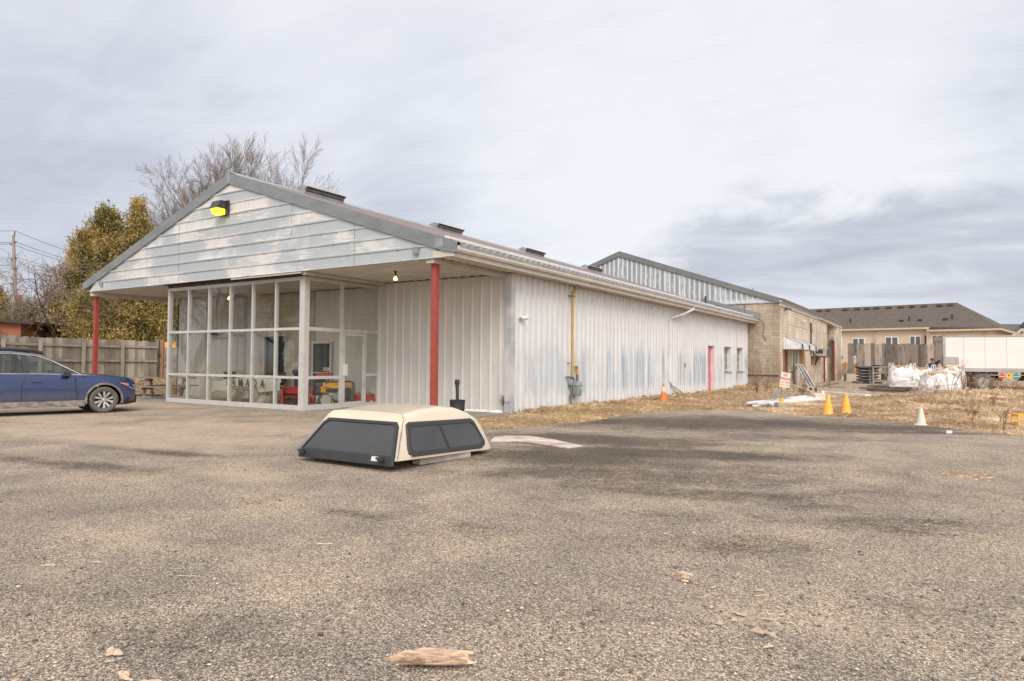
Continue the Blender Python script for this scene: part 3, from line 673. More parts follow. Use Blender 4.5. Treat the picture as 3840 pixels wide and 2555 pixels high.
# gutter, fascia
MB().box(17.56, 17.62, .0, LEN+.12, 3.955, 4.17).build('fascia', MT['beam'], WH)
gt = MB(); a = [(17.625, 4.20), (17.625, 4.075), (17.70, 4.07), (17.745, 4.12), (17.75, 4.17), (17.79, 4.205), (17.775, 4.212), (17.735, 4.175), (17.70, 4.085), (17.64, 4.09), (17.64, 4.20)]
gt.grid([[(x, -.02, z) for x, z in a], [(x, LEN+.3, z) for x, z in a]], cyc=True)
gt.add([(x, -.02, z) for x, z in a[:6]], [tuple(range(6))]); gt.add([(x, LEN+.3, z) for x, z in a[:6]], [tuple(range(6))[::-1]])
gt.build('gutter', MT['white'], WH)
gl = MB(); gl.grid([[(17.72-x, -.02, z) for x, z in a], [(17.72-x, LEN+.1, z) for x, z in a]], cyc=True); gl.build('gutter', MT['white'], WH)
ds = MB().tube([(17.69, 18.0, 4.08), (17.67, 18.0, 3.96), (17.45, 17.3, 3.70), (17.17, 16.35, 3.46), (17.165, 16.26, 3.36), (17.165, 16.26, .62)], .05, 8)
ds.tube([(17.17, 16.27, .66), (17.2, 16.4, .52), (17.35, 17.75, .05)], .05, 8)
ds.build('downspout', MT['white'], WH, smooth=True)
# ridge vents
for y0, y1 in ((2.75, 4.55), (9.9, 11.75), (17.2, 19.2), (24.5, 26.6)):
    v = MB(); z0 = HP
    z0 = HP-.06; pr = [(8.55, z0-.06), (8.70, z0+.06), (8.70, z0+.14), (8.58, z0+.25), (8.86, z0+.33), (9.14, z0+.25), (9.02, z0+.14), (9.02, z0+.06), (9.17, z0-.06)]
    o = v.prism([(x, y0, z) for x, z in pr], (0, y1-y0, 0)).build('ridge_vent', MT['zinc'], WH)
    MB().box(9.02, 9.035, y0+.05, y1-.05, z0+.10, z0+.15).prism([(9.07, y0+.04, z0+.19), (9.09, y0+.04, z0+.18), (9.150, y0+.04, z0+.235), (9.14, y0+.04, z0+.245)], (0, y1-y0-.08, 0)).build('louvre', MT['darkwood'], o)
    MB().box(9.02, 9.17, y0-.015, y1+.015, z0+.245, z0+.275).build('vent_lip', MT['beam'], o)
p = MB().tube([(15.7, 26.5, zr(15.7)-.05), (15.7, 26.5, zr(15.7)+.42)], .06, 8).build('roof_pipe', MT['black'], WH)
# end flashing against block building
MB().prism([(14.2, LEN+.02, zr(14.2)+.10), (17.8, LEN+.02, 4.25), (17.8, LEN+.02, 4.62), (14.2, LEN+.02, zr(14.2)+.25)][::-1], (0, .07, 0)).build('end_flashing', MT['trim'], WH)
# red door + jamb
dr = MB().box(XW-.16, XW-.12, 22.16, 23.20, .02, 2.38).build('side_door', MT['pinkdoor'], WH)
MB().box(XW-.119, XW-.112, 22.72, 22.83, 1.35, 2.02).build('door_window', MT['darkglass'], dr)
MB().tube([(XW-.12, 22.86, .98), (XW-.06, 22.86, .98)], .035, 10).box(XW-.118, XW-.105, 22.82, 22.92, 1.08, 1.2).build('door_handle', MT['metal'], dr)
MB().box(XW-.2, XW+.05, 23.20, 23.27, -.02, 2.44).box(XW-.2, XW+.05, 22.09, 22.16, -.02, 2.44).box(XW-.2, XW+.06, 22.05, 23.32, 2.38, 2.50).box(XW-.2, XW+.08, 22.09, 23.27, -.05, .02).build('door_frame', MT['white'], WH)
for y0, y1 in ((25.22, 26.66), (27.97, 29.33)):
    f = MB().box(XW-.22, XW+.03, y0, y0+.03, 1.02, 2.44).box(XW-.22, XW+.03, y1-.03, y1, 1.02, 2.44).box(XW-.22, XW+.07, y0-.04, y1+.04, 2.40, 2.46)
    f.box(XW-.2, XW-.13, y0+.03, y0+.09, 1.06, 2.40).box(XW-.2, XW-.13, y1-.09, y1-.03, 1.06, 2.40).box(XW-.2, XW-.13, y0+.09, y1-.09, 2.34, 2.40).box(XW-.2, XW-.13, y0+.09, y1-.09, 1.06, 1.12)
    f = f.build('window', MT['white'], WH)
    MB().box(XW-.18, XW-.165, y0+.09, y1-.09, 1.12, 2.34).build('pane', MT['curtain'], f)
    g_ = MB(); yy = (y0+y1)/2
    g_.box(XW-.163, XW-.15, yy-.03, yy+.03, 1.12, 2.34)
    for k in (-1, 1): g_.box(XW-.163, XW-.155, yy+k*.31-.01, yy+k*.31+.01, 1.12, 2.34)
    for zz_ in (1.5, 1.93): g_.box(XW-.163, XW-.156, y0+.09, y1-.09, zz_-.01, zz_+.01)
    g_.build('muntins', MT['white'], f)
    MB().box(XW-.22, XW+.10, y0-.06, y1+.06, .96, 1.02).build('sill', MT['concrete'], f)
MB().box(XW+.036, XW+.10, 18.26, 18.42, 1.28, 1.46).build('outlet_box', MT['zinc'], WH)
sl_ = MB().box(XW+.036, XW+.08, 3.62, 3.78, 2.70, 2.86).tube([(XW+.08, 3.70, 2.78), (XW+.16, 3.74, 2.72), (XW+.20, 3.86, 2.74)], [.05, .06, .075], 10).build('flood_light', MT['white'], WH, smooth=True)
# screws
sw = MB()
for z in (1.42, 2.72):
    for i in range(80):
        y = YR+.12+i*RP; 
        if y < LEN-.3 and not (22 < y < 23.4): sw.box(XW, XW+.008, y-.008, y+.008, z-.008, z+.008)
    for i in range(15):
        x = XR+.3+i*RP; sw.box(x-.011, x+.011, YR-.008, YR-.001, z-.011, z+.011)
sw.build('screw_heads', MT['zinc'], WH)['kind'] = 'stuff'
# ---- glazed entrance
SF = MB()
mull = [5.13, 6.30, 7.42, 8.53, 9.64, 10.72, 11.80]
SF.box(XR-.215, XR, YG-.02, YG+.16, 0., ZT)                 # heavy corner post
SF.box(XL, XL+.10, YG-.01, YG+.12, 0., ZT)
for x in mull[1:-1]: SF.box(x-.028, x+.028, YG, YG+.11, .16, ZT-.10)
zb = [(.0, .16), (Z2-.038, Z2+.038), (Z1-.038, Z1+.038), (ZT-.10, ZT)]
for z0, z1 in zb: SF.box(XL+.10, XR-.215, YG+.004, YG+.106, z0, z1)
def side(X, sg):
    mb = MB(); x0, x1 = (X-.06, X) if sg > 0 else (X, X+.06)
    for y0, y1 in ((1.66, 1.78), (3.24, 3.345)): mb.box(x0, x1, y0, y1, .0, ZT-.10)
    mb.box(x0, x1, 2.70, 2.76, .0, Z1-.06)
    for z0, z1 in ((ZT-.10, ZT),): mb.box(x0, x1, YG+.16, 3.345, z0, z1)
    mb.box(x0, x1, YG+.16, 1.66, Z1-.05, Z1+.05); mb.box(x0, x1, 1.78, 3.24, Z1-.05, Z1+.05)
    mb.box(x0, x1, YG+.16, 1.66, Z2-.045, Z2+.045).box(x0, x1, 2.76, 3.24, Z2+.02, Z2+.10)
    mb.box(x0, x1, YG+.16, 1.66, 0, .18).box(x0, x1, 2.76, 3.24, 0, .15); return mb
SFo = SF.build('storefront_frame', MT['frame'], WH)
side(XR, 1).build('side_frame', MT['frame'], WH); side(XL, -1).build('side_frame', MT['frame'], WH)
zs = [(.16, Z2-.038), (Z2+.038, Z1-.038), (Z1+.038, ZT-.10)]
xe = [XL+.10]+[v for x in mull[1:-1] for v in (x-.028, x+.028)]+[XR-.215]
for i in range(0, len(xe), 2):
    for z0, z1 in zs: MB().box(xe[i], xe[i+1], YG+.05, YG+.056, z0, z1).build('glass_pane', MT['glass'], WH)
for X in (XR-.03, XL+.03):
    for y0, y1, z0, z1 in ((YG+.16, 1.66, .18, Z2-.045), (YG+.16, 1.66, Z2+.045, Z1-.05), (YG+.16, 1.66, Z1+.05, ZT-.1), (1.78, 3.24, Z1+.05, ZT-.1), (2.76, 3.24, .15, Z2+.02), (2.76, 3.24, Z2+.10, Z1-.05)):
        MB().box(X-.003, X+.003, y0, y1, z0, z1).build('glass_pane', MT['glass'], WH)
    d_ = MB().box(X-.022, X+.022, 1.79, 1.87, .03, Z1-.07).box(X-.022, X+.022, 2.61, 2.69, .03, Z1-.07).box(X-.022, X+.022, 1.87, 2.61, Z1-.15, Z1-.07).box(X-.022, X+.022, 1.87, 2.61, .03, .2).build('glass_door', MT['frame'], WH)
    MB().box(X-.003, X+.003, 1.87, 2.61, .2, Z1-.15).build('pane', MT['glass'], d_)
    sg = 1 if X > 8 else -1
    MB().box(X+sg*.023, X+sg*.08, 1.80, 1.93, 1.0, 1.36).build('letter_box', MT['white'], d_)
    MB().box(X-.06*sg-.02, X-.06*sg+.02, 1.9, 2.15, Z1-.03, Z1+.06).build('door_closer', MT['blackmetal'], d_)
ns = MB().lathe([(.055, 0), (.055, .002)], n=20, mtx=Matrix.Translation((XR+.001, 2.98, 1.66)) @ Matrix.Rotation(math.pi/2, 4, 'Y')).build('no_smoking_sticker', MT['signw'], WH)
rr = MB(); rot = Matrix.Translation((XR+.005, 2.98, 1.66)) @ Matrix.Rotation(math.pi/2, 4, 'Y')
rr.lathe([(.040, 0), (.052, 0), (.052, .002), (.040, .002)], n=20, mtx=rot, close=True)
rr.bar((XR+.006, 2.98-.03, 1.63), (XR+.006, 2.98+.03, 1.69), .008, .002); rr.build('prohibition_ring', MT['signred'], ns)
MB().box(.3, XW, -.05, YR+.2, -.05, .025).build('porch_slab', MT['floor'], WH)
# wall lamp on the gable
WL = thing('wall_lamp', 'dark wall lamp with a glowing yellow lens under the porch gable peak', 'lamp', (8.72, -.03, 5.86), world=True)
x0, x1 = 8.43, 8.90
MB().box(x0+.02, x1-.0, -.10, -.031, 5.92, 6.36).build('backplate', MT['black'], WL)
hd = MB().prism([(x0, -.10, 6.34), (x0, -.30, 6.34), (x0, -.42, 6.10), (x0, -.10, 6.10)], (x1-x0-.06, 0, 0)).build('housing', MT['blackmetal'], WL, bevel=.01)
MB().prism([(x0+.03, -.11, 6.099), (x0+.03, -.40, 6.099), (x0+.03, -.34, 5.95), (x0+.03, -.18, 5.90), (x0+.03, -.11, 5.92)][::-1], (x1-x0-.12, 0, 0)).build('lens', MT['lampyellow'], WL, bevel=.02)
# bulb lamp under the porch soffit
for bx, by, lab in ((14.55, 1.3, 'small bulb lamp hanging under the porch soffit left of the right red post'), (5.75, 2.2, 'small lit bulb seen high in the leftmost entrance pane')):
    BL = thing('ceiling_lamp', lab, 'lamp', (bx, by, HB-.02), world=True, group='bulb lamps on the porch ceilings')
    zc = HB if bx > 12 else 3.875
    MB().lathe([(.055, -.02), (.055, 0)], c=(bx, by, zc), n=14).tube([(bx, by, zc-.02), (bx+.01, by, zc-.10), (bx, by, zc-.15)], [.03, .026, .03], 8).build('socket', MT['black'], BL, smooth=True)
    MB().lathe([(.03, -.14), (.035, -.17), (.062, -.215), (.06, -.245), (.035, -.262), (.0, -.265)], c=(bx, by, zc), n=14).build('bulb', MT['bulb'], BL, smooth=True)
# ---------------------------------------------------------------- block building
BB = thing('block_workshop', 'tan concrete block workshop with a grey metal gable behind the white building', 'building', (10, LEN+.1, 0), world=True)
YB, XB, LB, HBT = LEN+.1, 18.96, 59.5, 5.25
PX, PZ = 8.46, 9.22; XBL = PX-(XB-PX)
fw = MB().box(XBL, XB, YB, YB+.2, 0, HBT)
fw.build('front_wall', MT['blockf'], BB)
sw_ = MB()
def side_wall(y0, y1, z0, z1): sw_.box(XB-.2, XB, y0, y1, z0, z1)
side_wall(YB+.2, 31.75, -.05, HBT); side_wall(31.75, 33.2, 2.35, HBT); side_wall(31.75, 33.2, -.05, .3); side_wall(33.2, 48.15, -.05, HBT); side_wall(48.15, 49.2, 2.5, HBT); side_wall(49.2, 50.7, -.05, HBT); side_wall(50.7, 55.3, 4.92, HBT); side_wall(55.3, LB, -.05, HBT)
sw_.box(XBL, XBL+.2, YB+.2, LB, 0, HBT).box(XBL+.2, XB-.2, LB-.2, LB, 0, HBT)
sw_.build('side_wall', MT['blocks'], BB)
zg = lambda x: PZ-.28-(PZ-5.5)*abs(x-PX)/(XB-PX)
g2 = MB(); r0, r1 = [], []
for s, d in prof(XBL, XB-.3, .035, .045): r0.append((s, YB-.01-d, HBT)); r1.append((s, YB-.01-d, zg(s)))
g2.grid([r0, r1]).build('gable_sheeting', MT['gable2'], BB)
tr = MB()
for sg in (-1, 1):
    e = Vector((PX+sg*(XB+.05-PX), YB-.12, 5.50)); a = Vector((PX, YB-.12, PZ))
    pts = [a, e, e-Vector((0, 0, .32)), e-Vector((sg*.25, 0, .26)), a-Vector((0, 0, .36))]
    tr.prism(pts if sg < 0 else pts[::-1], (0, .14, 0))
tr.each('rake_trim', M('dull_grey_trim', (.20, .205, .20), .5, .2, c2=(.16, .165, .165), sc=1.), BB)
MB().box(XBL, XB+.03, YB-.06, YB-.005, HBT-.05, HBT+.01).build('base_flashing', MT['zinc'], BB)
r2 = MB()
for sg in (-1, 1):
    P = lambda u, y, dz: (PX+sg*u, y, PZ-(PZ-5.5)*u/(XB-PX)+dz)
    L = XB-PX+.25
    r2.hexa([P(0, YB-.1, -.08), P(L, YB-.1, -.08), P(L, LB+.2, -.08), P(0, LB+.2, -.08)][::sg], [P(0, YB-.1, .01), P(L, YB-.1, .01), P(L, LB+.2, .01), P(0, LB+.2, .01)][::sg])
r2.build('roof', MT['roof'], BB)
gt = MB(); pf = [(XB+.03, 5.47), (XB+.03, 5.25), (XB+.10, 5.24), (XB+.17, 5.32), (XB+.18, 5.42), (XB+.24, 5.47), (XB+.2, 5.475), (XB+.14, 5.34), (XB+.06, 5.30), (XB+.05, 5.46)]
gt.grid([[(x, YB-.1, z) for x, z in pf], [(x, LB+.3, z) for x, z in pf]], cyc=True).add([(x, YB-.1, z) for x, z in pf[:6]], [tuple(range(6))])
gt.box(XB+.001, XB+.06, YB, LB+.1, 5.02, 5.235)
gt.build('gutter', MT['beam'], BB)
MB().tube([(XB+.08, LB-.1, 5.3), (XB+.1, LB-.1, 4.9), (XB+.06, LB-.1, 4.7), (XB+.06, LB-.1, .2)], .05, 6).build('downspout', MT['white'], BB)
MB().box(XB-.06, XB+.03, 31.75, 33.2, .3, 2.35).build('window_boarding', M('dark_board', (.16, .075, .035), .7, c2=(.10, .05, .025), sc=3.), BB)
MB().box(XB-.07, XB+.05, 31.78, 31.95, .3, 2.33).box(XB-.07, XB+.05, 33.0, 33.25, .3, 2.35).box(XB, XB+.05, 37.6, 38.15, .75, 2.4).each('plywood_strip', MT['jamb'], BB)
MB().box(XB, XB+.06, 38.2, 39.3, 1.2, 2.4).build('plywood_panel', MT['jamb'], BB)
wn = MB().box(XB-.02, XB+.06, 34.6, 34.75, 1.0, 2.5).box(XB-.02, XB+.06, 36.4, 36.55, 1.0, 2.5).box(XB-.02, XB+.06, 34.75, 36.4, 1.0, 1.1).box(XB-.02, XB+.06, 34.75, 36.4, 2.4, 2.5).box(XB-.0, XB+.055, 35.5, 35.65, 1.1, 2.4).build('window', MT['white'], BB)
MB().box(XB, XB+.03, 34.75, 36.4, 1.1, 2.4).build('pane', MT['curtain'], wn)
MB().box(XB-.12, XB-.06, 48.2, 49.15, 0, 2.45).build('pink_door', MT['oldpink'], BB)
MB().box(XB-.1, XB+.03, 48.05, 48.15, 0, 2.5).box(XB-.1, XB+.03, 49.2, 49.3, 0, 2.5).build('door_frame', MT['oldpink'], BB)
MB().box(XB-1.0, XB-.9, 50.7, 55.3, 0, 4.92).build('timber_door', MT['openwood'], BB)
MB().box(XB-.9, XB-.2, 55.3, 55.5, 0, 4.92).box(XB-.9, XB-.2, 50.5, 50.7, 0, 4.92).box(XB-.9, XB-.2, 50.7, 55.3, 4.92, 5.1).each('door_reveal', MT['blocks'], BB)
MB().box(XB-.10, XB+.04, 54.85, 55.2, 0, 3.65).build('bollard_steel', M('maroon_steel', (.20, .035, .03), .6), BB)
MB().box(XB-.15, XB+.0, 54.4, 55.29, 3.65, 3.95).build('lintel_plate', MT['zinc'], BB)
MB().box(XB-.04, XB+.012, 33.5, 50.6, 4.02, 4.045).build('mortar_line', MT['palewood'], BB)
MB().box(17.1, 18.9, YB-.05, YB-.01, .72, .80).box(18.95, 19.0, YB, 33.0, .66, .72).build('base_angle', MT['darkwood'], BB)
cb = MB().tube([(XB+.04, 42.0, 4.6), (XB+.06, 42.05, 3.8), (XB+.05, 42.0, 2.9), (XB+.05, 42.0, 2.2)], .05, 6).tube([(XB+.05, 42.3, 4.55), (XB+.07, 42.6, 4.2), (XB+.05, 42.2, 3.7)], .02, 5).tube([(XB+.05, 42., 2.9), (XB+.09, 42.1, 2.4), (XB+.3, 43., 2.12)], .03, 5)
cb.build('power_cable', MT['black'], BB)
cc = MB().tube([(16.95, YB-.06, 5.2), (16.9, YB-.08, 4.9), (17.0, YB-.08, 4.6), (17.6, YB-.3, 4.35), (18.0, YB-.1, 4.1), (18.1, YB-.06, 3.7), (18.0, YB-.06, 3.3), (18.2, YB-.06, 2.9)], .014, 5).tube([(17.3, YB-.06, 5.6), (17.5, YB-.07, 5.9), (17.4, YB-.07, 6.2)], .014, 4)
cc.build('loose_wire', MT['black'], BB)
fl2 = MB().box(XB+.0, XB+.12, 32.4, 32.6, 4.9, 5.05).tube([(XB+.1, 32.5, 4.95), (XB+.28, 32.8, 4.95)], .08, 8).tube([(XB+.1, 32.3, 4.95), (XB+.28, 32.1, 4.9)], .08, 8).build('flood_light', MT['pipegrey'], BB)
MB().tube([(XB+.01, 38.4, 4.55), (XB+.25, 38.9, 4.5)], .04, 6).build('stub_pipe', MT['white'], BB)
MB().tube([(XB+.1, 45.5, 5.12), (XB+.16, 50, 5.05), (XB+.14, 57., 4.95)], .06, 6).build('conduit', MT['beam'], BB)
# awning
AW = thing('window_awning', 'white and navy striped metal awning over the workshop window', 'awning', (XB, 34, 2.3), world=True)
A0, A1, ZA, ZB_, OUT = 31.75, 38.6, 3.17, 2.72, 1.0
aw = MB(); r0, r1, r2_, n = [], [], [], 24
for i in range(n+1):
    y = A0+(A1-A0)*i/n; r0.append((XB+.02, y, ZA)); r1.append((XB+OUT, y, ZB_)); r2_.append((XB+OUT+.01, y, 2.42-.05*abs(math.sin(i*1.57))))
aw.grid([r0, r1]).grid([r1, r2_]).build('canopy', MT['vinylwhite'], AW)
sd_ = MB(); n = 7
for k in range(n):
    xa, xb = XB+.02+(OUT-.02)*k/n, XB+.02+(OUT-.02)*(k+1)/n; za, zb_ = ZA+(ZB_-ZA)*k/n, ZA+(ZB_-ZA)*(k+1)/n
    for yy in (A0, A1): sd_.add([(xa, yy+.01*(k % 2), za), (xb-.01, yy+.01*(k % 2), zb_), (xb-.01, yy+.01*(k % 2), 2.42), ((xa+xb)/2, yy+.01*(k % 2), 2.37), (xa, yy+.01*(k % 2), 2.42)], [(0, 1, 2, 3, 4)])
sd_.each('side_panel', MT['signw'] if False else MT['vinylwhite'], AW)
nv = MB()
for y in (32.3, 34.9, 37.6): nv.add([(XB+.03, y, ZA+.01), (XB+.03, y+.55, ZA+.01), (XB+OUT+.015, y+.55, ZB_+.012), (XB+OUT+.015, y, ZB_+.012), (XB+OUT+.022, y, 2.40), (XB+OUT+.022, y+.55, 2.40)], [(0, 1, 2, 3), (3, 2, 5, 4)])
nv.each('navy_stripe', M('navy_awning', (.03, .045, .12), .5), AW)
# air conditioner
AC = thing('air_conditioner', 'beige air conditioner box on a rusty shelf bracket of the block workshop', 'air conditioner', (XB, 45, 2.1), world=True)
MB().box(XB+.1, XB+.75, 43.2, 44.2, 2.1, 2.72).box(XB+.1, XB+.75, 44.2, 46.5, 2.1, 2.72).build('casing', M('beige_casing', (.42, .37, .30), .5), AW if False else AC)
MB().box(XB+.751, XB+.765, 44.9, 46.4, 2.14, 2.69).box(XB+.2, XB+.7, 43.185, 43.199, 2.3, 2.6).build('grille', MT['blackmetal'], AC)
MB().box(XB, XB+.85, 42.2, 46.9, 2.03, 2.09).bar((XB+.02, 42.4, 1.4), (XB+.02, 42.4, 2.04), .1).bar((XB+.1, 43.5, 1.4), (XB+.3, 43.5, 2.04), .1).build('shelf_bracket', M('rusty_bracket', (.12, .05, .035), .8), AC)
# leaning shutter frame and board
SH = thing('old_window', 'old narrow window leaning against the block workshop wall', 'window frame', (19.8, 34.5, 0), world=True)
b0, b1 = G(3044, 1452), G(3062, 1447); t0 = Vector((XB+.15, 34.2, 1.75))
b0 = Vector((20.0, 34.6, .0)); b1 = Vector((20.15, 36.0, .0)); t0 = Vector((19.3, 34.3, 1.45)); t1 = Vector((19.4, 35.6, 1.45))
sh = MB()
for p_, q_ in ((b0, t0), (b1, t1), (b0, b1), (t0, t1), ((b0+b1)/2, (t0+t1)/2)): sh.bar(p_, q_, .13, .05)
sh.build('frame', MT['vinylwhite'], SH); MB().add([b0, b1, t1, t0], [(0, 1, 2, 3)]).build('pane', MT['darkglass'], SH)
lb = MB().bar((19.6, 55.9, 0), (20.1, 58.9, 2.2), .42, .05); single(lb, 'leaning_board', MT['palewood'], 'pale board leaning at the far corner of the block workshop', 'board')
# ---------------------------------------------------------------- gas meter
GM = thing('gas_meter', 'grey gas meter with a yellow riser pipe on the white metal wall', 'gas meter', (XW+.1, 6.9, 0), world=True)
xp = XW+.13
MB().tube([(xp, 7.05, 3.97), (xp, 7.05, 3.86), (xp, 7.03, 3.80), (xp, 6.92, 3.77), (xp, 6.87, 3.72), (xp, 6.86, 3.6), (xp, 6.86, 1.22)], .038, 8).tube([(xp, 6.86, 1.22), (xp, 6.86, 1.02)], .05, 8).tube([(xp, 6.86, 1.32), (xp, 7.1, 1.34), (xp, 7.2, 1.30), (xp, 7.21, 1.20), (xp, 7.21, 1.06)], .038, 8).build('riser_pipe', MT['yellowpipe'], GM, smooth=True)
MB().tube([(xp, 7.21, 1.06), (xp, 7.21, .78)], .04, 8).tube([(xp, 6.95, .80), (xp, 6.94, .92), (xp, 6.88, .97), (xp, 6.45, .98)], .035, 8).tube([(xp, 6.78, .9), (xp, 6.78, .35), (xp, 6.76, .2), (xp, 6.76, -.02)], .035, 8).tube([(xp, 6.77, .42), (xp, 6.77, .28)], .055, 8).build('inlet_pipe', MT['pipegrey'], GM, smooth=True)
mb = MB(); mtx = Matrix.Translation((xp+.06, 7.08, .48))
ring = lambda a, b_, z: [(xp+.06+a*.9*sx, 7.08+b_*.84*sy, z) for sx, sy in ((-1, -.7), (-.7, -1), (.7, -1), (1, -.7), (1, .7), (.7, 1), (-.7, 1), (-1, .7))]
mb.grid([ring(.09, .14, .36), ring(.12, .17, .42), ring(.135, .19, .62), ring(.14, .20, .70)], cyc=True).add(ring(.09, .14, .36), [tuple(range(8))[::-1]])
mb.build('meter_case', MT['meter'], GM, smooth=True)
mb = MB().grid([ring(.155, .22, .70), ring(.155, .22, .73), ring(.13, .19, .745), ring(.12, .18, .80), ring(.08, .12, .84)], cyc=True).add(ring(.08, .12, .84), [tuple(range(8))]).add(ring(.155, .22, .70), [tuple(range(8))[::-1]])
mb.lathe([(.11, -.04), (.11, .04), (.06, .06), (0, .06)], n=16, mtx=Matrix.Translation((xp, 6.74, .80)) @ Matrix.Rotation(math.pi/2, 4, 'Y'))
mb.build('meter_head', MT['meter'], GM, smooth=True)
MB().box(xp+.19, xp+.20, 7.05, 7.16, .60, .66).build('dial_plate', MT['signw'], GM)
MB().bar((XW+.03, 6.6, 3.62), (xp+.05, 6.9, 3.62), .04).box(XW+.03, XW+.1, 6.62, 6.7, 1.40, 1.46).bar((XW+.05, 6.66, .95), (XW+.05, 6.66, 1.4), .02).build('pipe_clamp', MT['pipegrey'], GM)
# ---------------------------------------------------------------- car
def make_car():
    CR = thing('parked_car', 'dusty dark blue estate car with black roof rails parked beside the glazed entrance', 'car', (0, 0, 0))
    # local: x forward (0 = front axle), y left, right flank at y<0; z up
    st = [  # x, sill z, half width, belt z, top edge z, centre z
        (.84, .32, .62, .76, .79, .82), (.78, .24, .75, .80, .85, .89), (.62, .21, .85, .84, .93, .97), (.38, .20, .905, .86, .95, 1.0),
        (0, .22, .92, .90, .985, 1.04), (-.45, .22, .92, .94, 1.015, 1.07), (-.62, .22, .92, .99, 1.05, 1.10), (-1.3, .22, .92, 1.03, 1.06, 1.08), (-2.0, .22, .92, 1.05, 1.08, 1.10), (-2.75, .22, .92, 1.07, 1.10, 1.12),
        (-3.4, .26, .90, 1.09, 1.12, 1.14), (-3.75, .34, .84, 1.08, 1.12, 1.14), (-3.86, .42, .76, 1.06, 1.10, 1.12)]
    rows = []
    for x, s, w_, b, e, c in st:
        half = [(0, s), (w_-.12, s), (w_-.02, s+.10), (w_+.005, s+.30), (w_, b-.12), (w_-.025, b), (w_-.10, e), (w_-.45, (e+c)/2+.012), (0, c)]
        rows.append([(x, -y, z) for y, z in half]+[(x, y, z) for y, z in half[::-1][1:-1]])
    mb = MB().grid(rows[::-1], cyc=True); n = len(rows[0]); mb.add(rows[0], [tuple(range(n))[::-1]]).add(rows[-1], [tuple(range(n))])
    body = mb.build('body', MT['blue'], CR, smooth=True)
    # wheel arch openings
    cut = []
    for x in (0., -2.745):
        c = MB().tube([(x, -1.2, .36), (x, 1.2, .36)], .405, 28).build('arch_cutter', MT['blue'], None); cut.append(c)
        b = body.modifiers.new('arch', 'BOOLEAN'); b.operation = 'DIFFERENCE'; b.object = c; b.solver = 'EXACT'
    sub = bpy.context.evaluated_depsgraph_get(); me = bpy.data.meshes.new_from_object(body.evaluated_get(sub)); body.modifiers.clear(); body.data = me
    try: me.set_sharp_from_angle(angle=math.radians(38))
    except Exception: pass
    for c in cut: bpy.data.objects.remove(c)
    # greenhouse: shell of roof, pillars
    gs = [(-.42, .98, .99, .80, .76), (-.80, 1.02, 1.20, .82, .70), (-1.15, 1.04, 1.40, .83, .64), (-1.50, 1.04, 1.53, .83, .61), (-2.0, 1.04, 1.585, .83, .60), (-2.8, 1.05, 1.575, .83, .60), (-3.35, 1.06, 1.52, .82, .59), (-3.72, 1.06, 1.33, .78, .58), (-3.85, 1.05, 1.10, .74, .58)]
    rr_ = [[(x, -tw, tz), (x, -tw+.06, tz+.03), (x, 0, tz+.055), (x, tw-.06, tz+.03), (x, tw, tz)] for x, bz, tz, bw, tw in gs]
    MB().grid(rr_[3:][::-1]).build('roof', MT['blue'], CR, smooth=True)
    MB().grid(rr_[:4][::-1]).build('windscreen', MT['carglass'], CR, smooth=True)
    gz = MB(); gl_ = MB()
    for s in (-1, 1):
        lo = [(x, s*bw+s*.03, 1.02+.012*i) for i, (x, bz, tz, bw, tw) in enumerate(gs)]; hi = [(x, s*tw+s*.0, tz-.012) for x, bz, tz, bw, tw in gs]
        gz.grid([lo[:5], hi[:5]] if s > 0 else [hi[:5], lo[:5]]); gl_.grid([lo[4:], hi[4:]])
    gz.each('side_window', MT['carglass'], CR, smooth=True); gl_.each('rear_side_window', MT['tint'], CR, smooth=True)
    pl2 = MB()
    for s in (-1, 1):
        def at(x, f, o=.012):
            xs_ = [g[0] for g in gs][::-1]; tz = np.interp(x, xs_, [g[2] for g in gs][::-1])-.012; tw = np.interp(x, xs_, [g[4] for g in gs][::-1]); bw = np.interp(x, xs_, [g[3] for g in gs][::-1])+.03
            lz = np.interp(x, xs_, [1.02+.012*i for i in range(len(gs))][::-1]); return (x, s*(bw+(tw-bw)*f+o), lz+(tz-lz)*f)
        for xa, xb, wd in ((-1.78, -1.70, .10), (-2.70, -2.66, .10), (-3.5, -3.3, .12)):
            pl2.add([at(xa+wd, 0), at(xb+wd*.7, .5), at(xb-.02, 1), at(xb-.14, 1), at(xa-wd*.3, .5), at(xa, 0)], [(0, 1, 2, 3, 4, 5)])
        ch = [at(x, 1., .016) for x in (-.5, -.8, -1.15, -1.5, -2., -2.8, -3.3)]+[at(-3.55, .5, .016), at(-3.5, .02, .016)]
        MB().tube(ch, .013, 5).tube([at(-.42, .0, .018), at(-1.5, 0., .018), at(-3.5, .0, .018)], .013, 5).build('chrome_trim', MT['chrome'], CR)
    pl2.each('pillar', MT['black'], CR)
    # interior
    MB().box(-3.4, -.6, -.7, .7, .5, .95).build('cabin_floor', MT['black'], CR)
    for y in (-.38, .38):
        for x in (-1.75, -2.65): MB().box(x-.1, x+.08, y-.25, y+.25, .6, 1.22).box(x-.08, x+.04, y-.12, y+.12, 1.22, 1.42).build('seat', MT['black'], CR, bevel=.04)
    MB().box(-.95, -.7, -.72, .72, .9, 1.02).build('dashboard', MT['blackmetal'], CR, bevel=.03)
    # cladding, bumper, details
    cl = MB()
